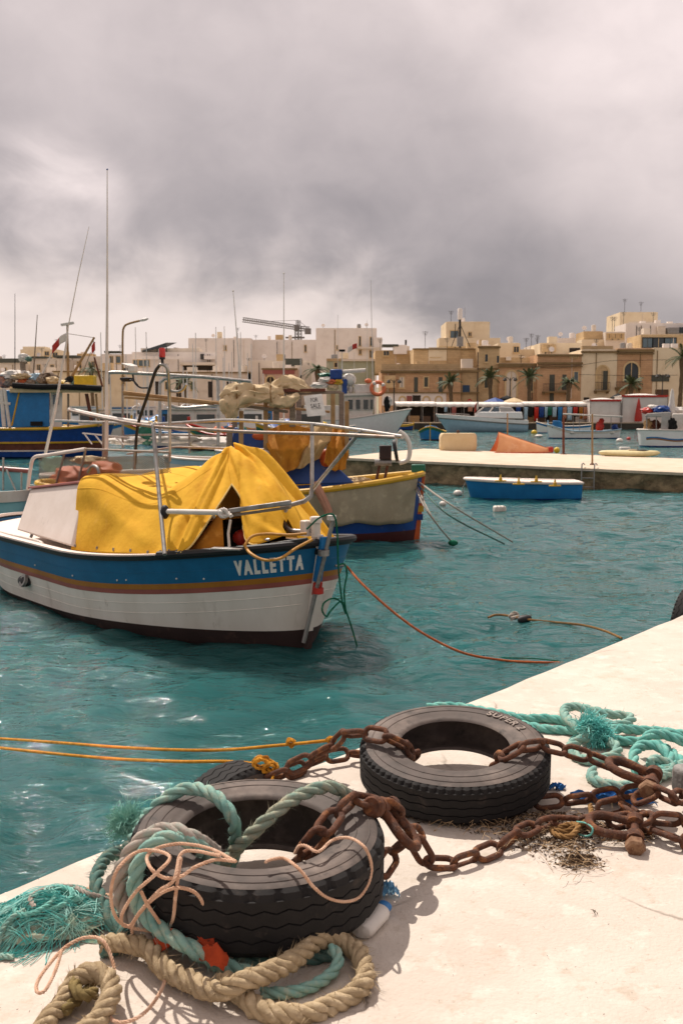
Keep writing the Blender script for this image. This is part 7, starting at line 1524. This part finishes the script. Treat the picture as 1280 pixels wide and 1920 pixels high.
ORD = 'first second third fourth fifth sixth seventh eighth ninth tenth eleventh twelfth thirteenth fourteenth fifteenth sixteenth seventeenth eighteenth nineteenth twentieth twenty-first twenty-second twenty-third twenty-fourth twenty-fifth twenty-sixth twenty-seventh twenty-eighth twenty-ninth thirtieth thirty-first thirty-second thirty-third thirty-fourth thirty-fifth thirty-sixth thirty-seventh thirty-eighth thirty-ninth fortieth'.split()
while px < 1102:
    i = rgm.randrange(len(clo)); w = rgm.uniform(5, 9); h = rgm.uniform(14, 27) if px > 975 else rgm.uniform(8, 18)
    if rgm.random() < (.95 if px > 975 else .5):
        Y = 142.7; a, b = at(px, 763, Y), at(px + w, 763 + h, Y); n = 8
        G = [[(a.x + (b.x - a.x) * u / n * (1 - .12 * v / 5), Y + .08 * math.sin(u * 2 + px) * (.3 + v / 5), a.z + (b.z - a.z) * v / 5) for v in range(6)] for u in range(n + 1)]
        o = MB().grid(G).build('hanging_cloth', clo[i], solid=.03); tag(o, f'{names[i]} cloth, {ORD[k]} from the left of the cloths hung under the market awnings', 'cloth', 'cloths hanging in the market'); k += 1
    px += w + rgm.uniform(.6, 3.5 if px > 975 else 9)
def tent(label, x0, x1, y, Y):
    a, b = at(x0, y, Y), at(x1, y, Y); t = thing('market_tent', label, 'tent', ((a.x + b.x) / 2, Y, ZG))
    MB().box(a.x, b.x, Y, Y + .06, ZG, a.z).build('side_sheet', 'awning_white', t, world=True); MB().box(a.x, a.x + .06, Y + .06, Y + 4, ZG, a.z).build('side_sheet', 'awning_white', t, world=True); MB().box(b.x - .06, b.x, Y + .06, Y + 4, ZG, a.z).build('side_sheet', 'awning_white', t, world=True)
    n = 12; G = [[(a.x - .1 + (b.x - a.x + .2) * i / n, Y - .1 + 4.2 * j / 4, a.z + .05 + .35 * math.sin(math.pi * i / n) * math.sin(math.pi * j / 4)) for j in range(5)] for i in range(n + 1)]
    MB().grid(G).build('roof', 'awning_white', t, world=True, solid=.04); MB().box(a.x - .12, b.x + .12, Y - .14, Y - .08, a.z - .12, a.z + .18).build('red_trim', 'p_red', t, world=True)
    for x in (a.x, b.x): MB().bar((x, Y - .2, ZG), (x, Y - .2, a.z), .06, 6).build('post', 'galv', t, world=True)
tent('smaller white market tent with red trim', 1106, 1163, 751, 141.2); tent('larger white market tent with red trim at the right', 1166, 1251, 743, 141.2)
def umbrella(label, px, y0, y1, Y, m, r=.45):
    a, b = at(px, y1, Y), at(px, y0, Y); h = b.z - a.z; t = thing('folded_umbrella', label, 'umbrella', (a.x, Y, ZG), group='parasols on the far quay')
    MB().bar((a.x, Y, ZG), (a.x, Y, b.z + .1), .04, 6).build('pole', 'galv', t, world=True)
    n = 20; G = [[(a.x + rr * (1 + .18 * (i % 2)) * math.cos(6.283 * i / n), Y + rr * (1 + .18 * (i % 2)) * math.sin(6.283 * i / n), a.z + h * f) for i in range(n)] for rr, f in ((r * .9, 0), (r, .15), (r * .75, .4), (r * .5, .7), (r * .2, .93), (.03, 1))]
    MB().grid(G, False, True).build('canopy', m, t, world=True)
umbrella('folded red parasol in front of the larger tent', 1196, 746, 790, 140.4, 'p_red'); umbrella('folded white parasol right of the larger tent', 1258, 731, 775, 140.4, 'sheet_white', .4)
def openbrella(label, px, y, w, Y, m):
    a = at(px, y, Y); r = w * Y / F / 2; t = thing('open_parasol', label, 'umbrella', (a.x, Y, ZG), group='open parasols on the far quay')
    MB().bar((a.x, Y, ZG), (a.x, Y, a.z), .05, 6).build('pole', 'galv', t, world=True); MB().lathe([(r, -.8), (r * .98, -.65), (r * .5, -.3), (.02, 0)], 8, c=(a.x, Y, a.z)).build('canopy', m, t, world=True, ang=10)
openbrella('blue open parasol left of the cruiser canopy', 928, 745, 45, 148, 'p_deepblue'); openbrella('cream open parasol behind the cruiser canopy', 963, 745, 44, 147, 'canvas_cream'); openbrella('dark open parasol in front of the arched church wall', 950, 741, 36, 151, 'dark'); openbrella('dark parasol left of the larger tent roof', 1158, 737, 30, 150, 'dark')
o = thing('round_sign', 'round red no entry sign under the street sign', 'sign', (at(880, 752, 150).x, 150, ZG))
MB().lathe([(0, -.03), (.34, -.03), (.34, .03), (0, .03)], 18, M=Matrix.Translation(at(880, 752, 150)) @ Matrix.Rotation(R(90), 4, 'X')).build('disc', 'p_red', o, world=True, ang=30); MB().box(-.22, .22, -.045, -.033, -.06, .06, Matrix.Translation(at(880, 752, 150))).build('bar', 'p_white', o, world=True)
MB().bar(at(880, 752, 150.05), (at(880, 752, 150).x, 150.05, ZG), .04, 6).build('post', 'galv', o, world=True)
# festoon wires across the right facades
for k, pts in enumerate(([(985, 686), (1040, 690), (1090, 684), (1145, 676), (1200, 675), (1280, 674)], [(1085, 702), (1190, 704), (1270, 703)])):
    tag(MB().tube(catmull([at(x, y, 159.4) for x, y in pts], .5), .03, 4).build('overhead_cable', 'iron'), ('upper cable slung across the right hand facades', 'lower cable slung across the right hand facades')[k], 'cable')
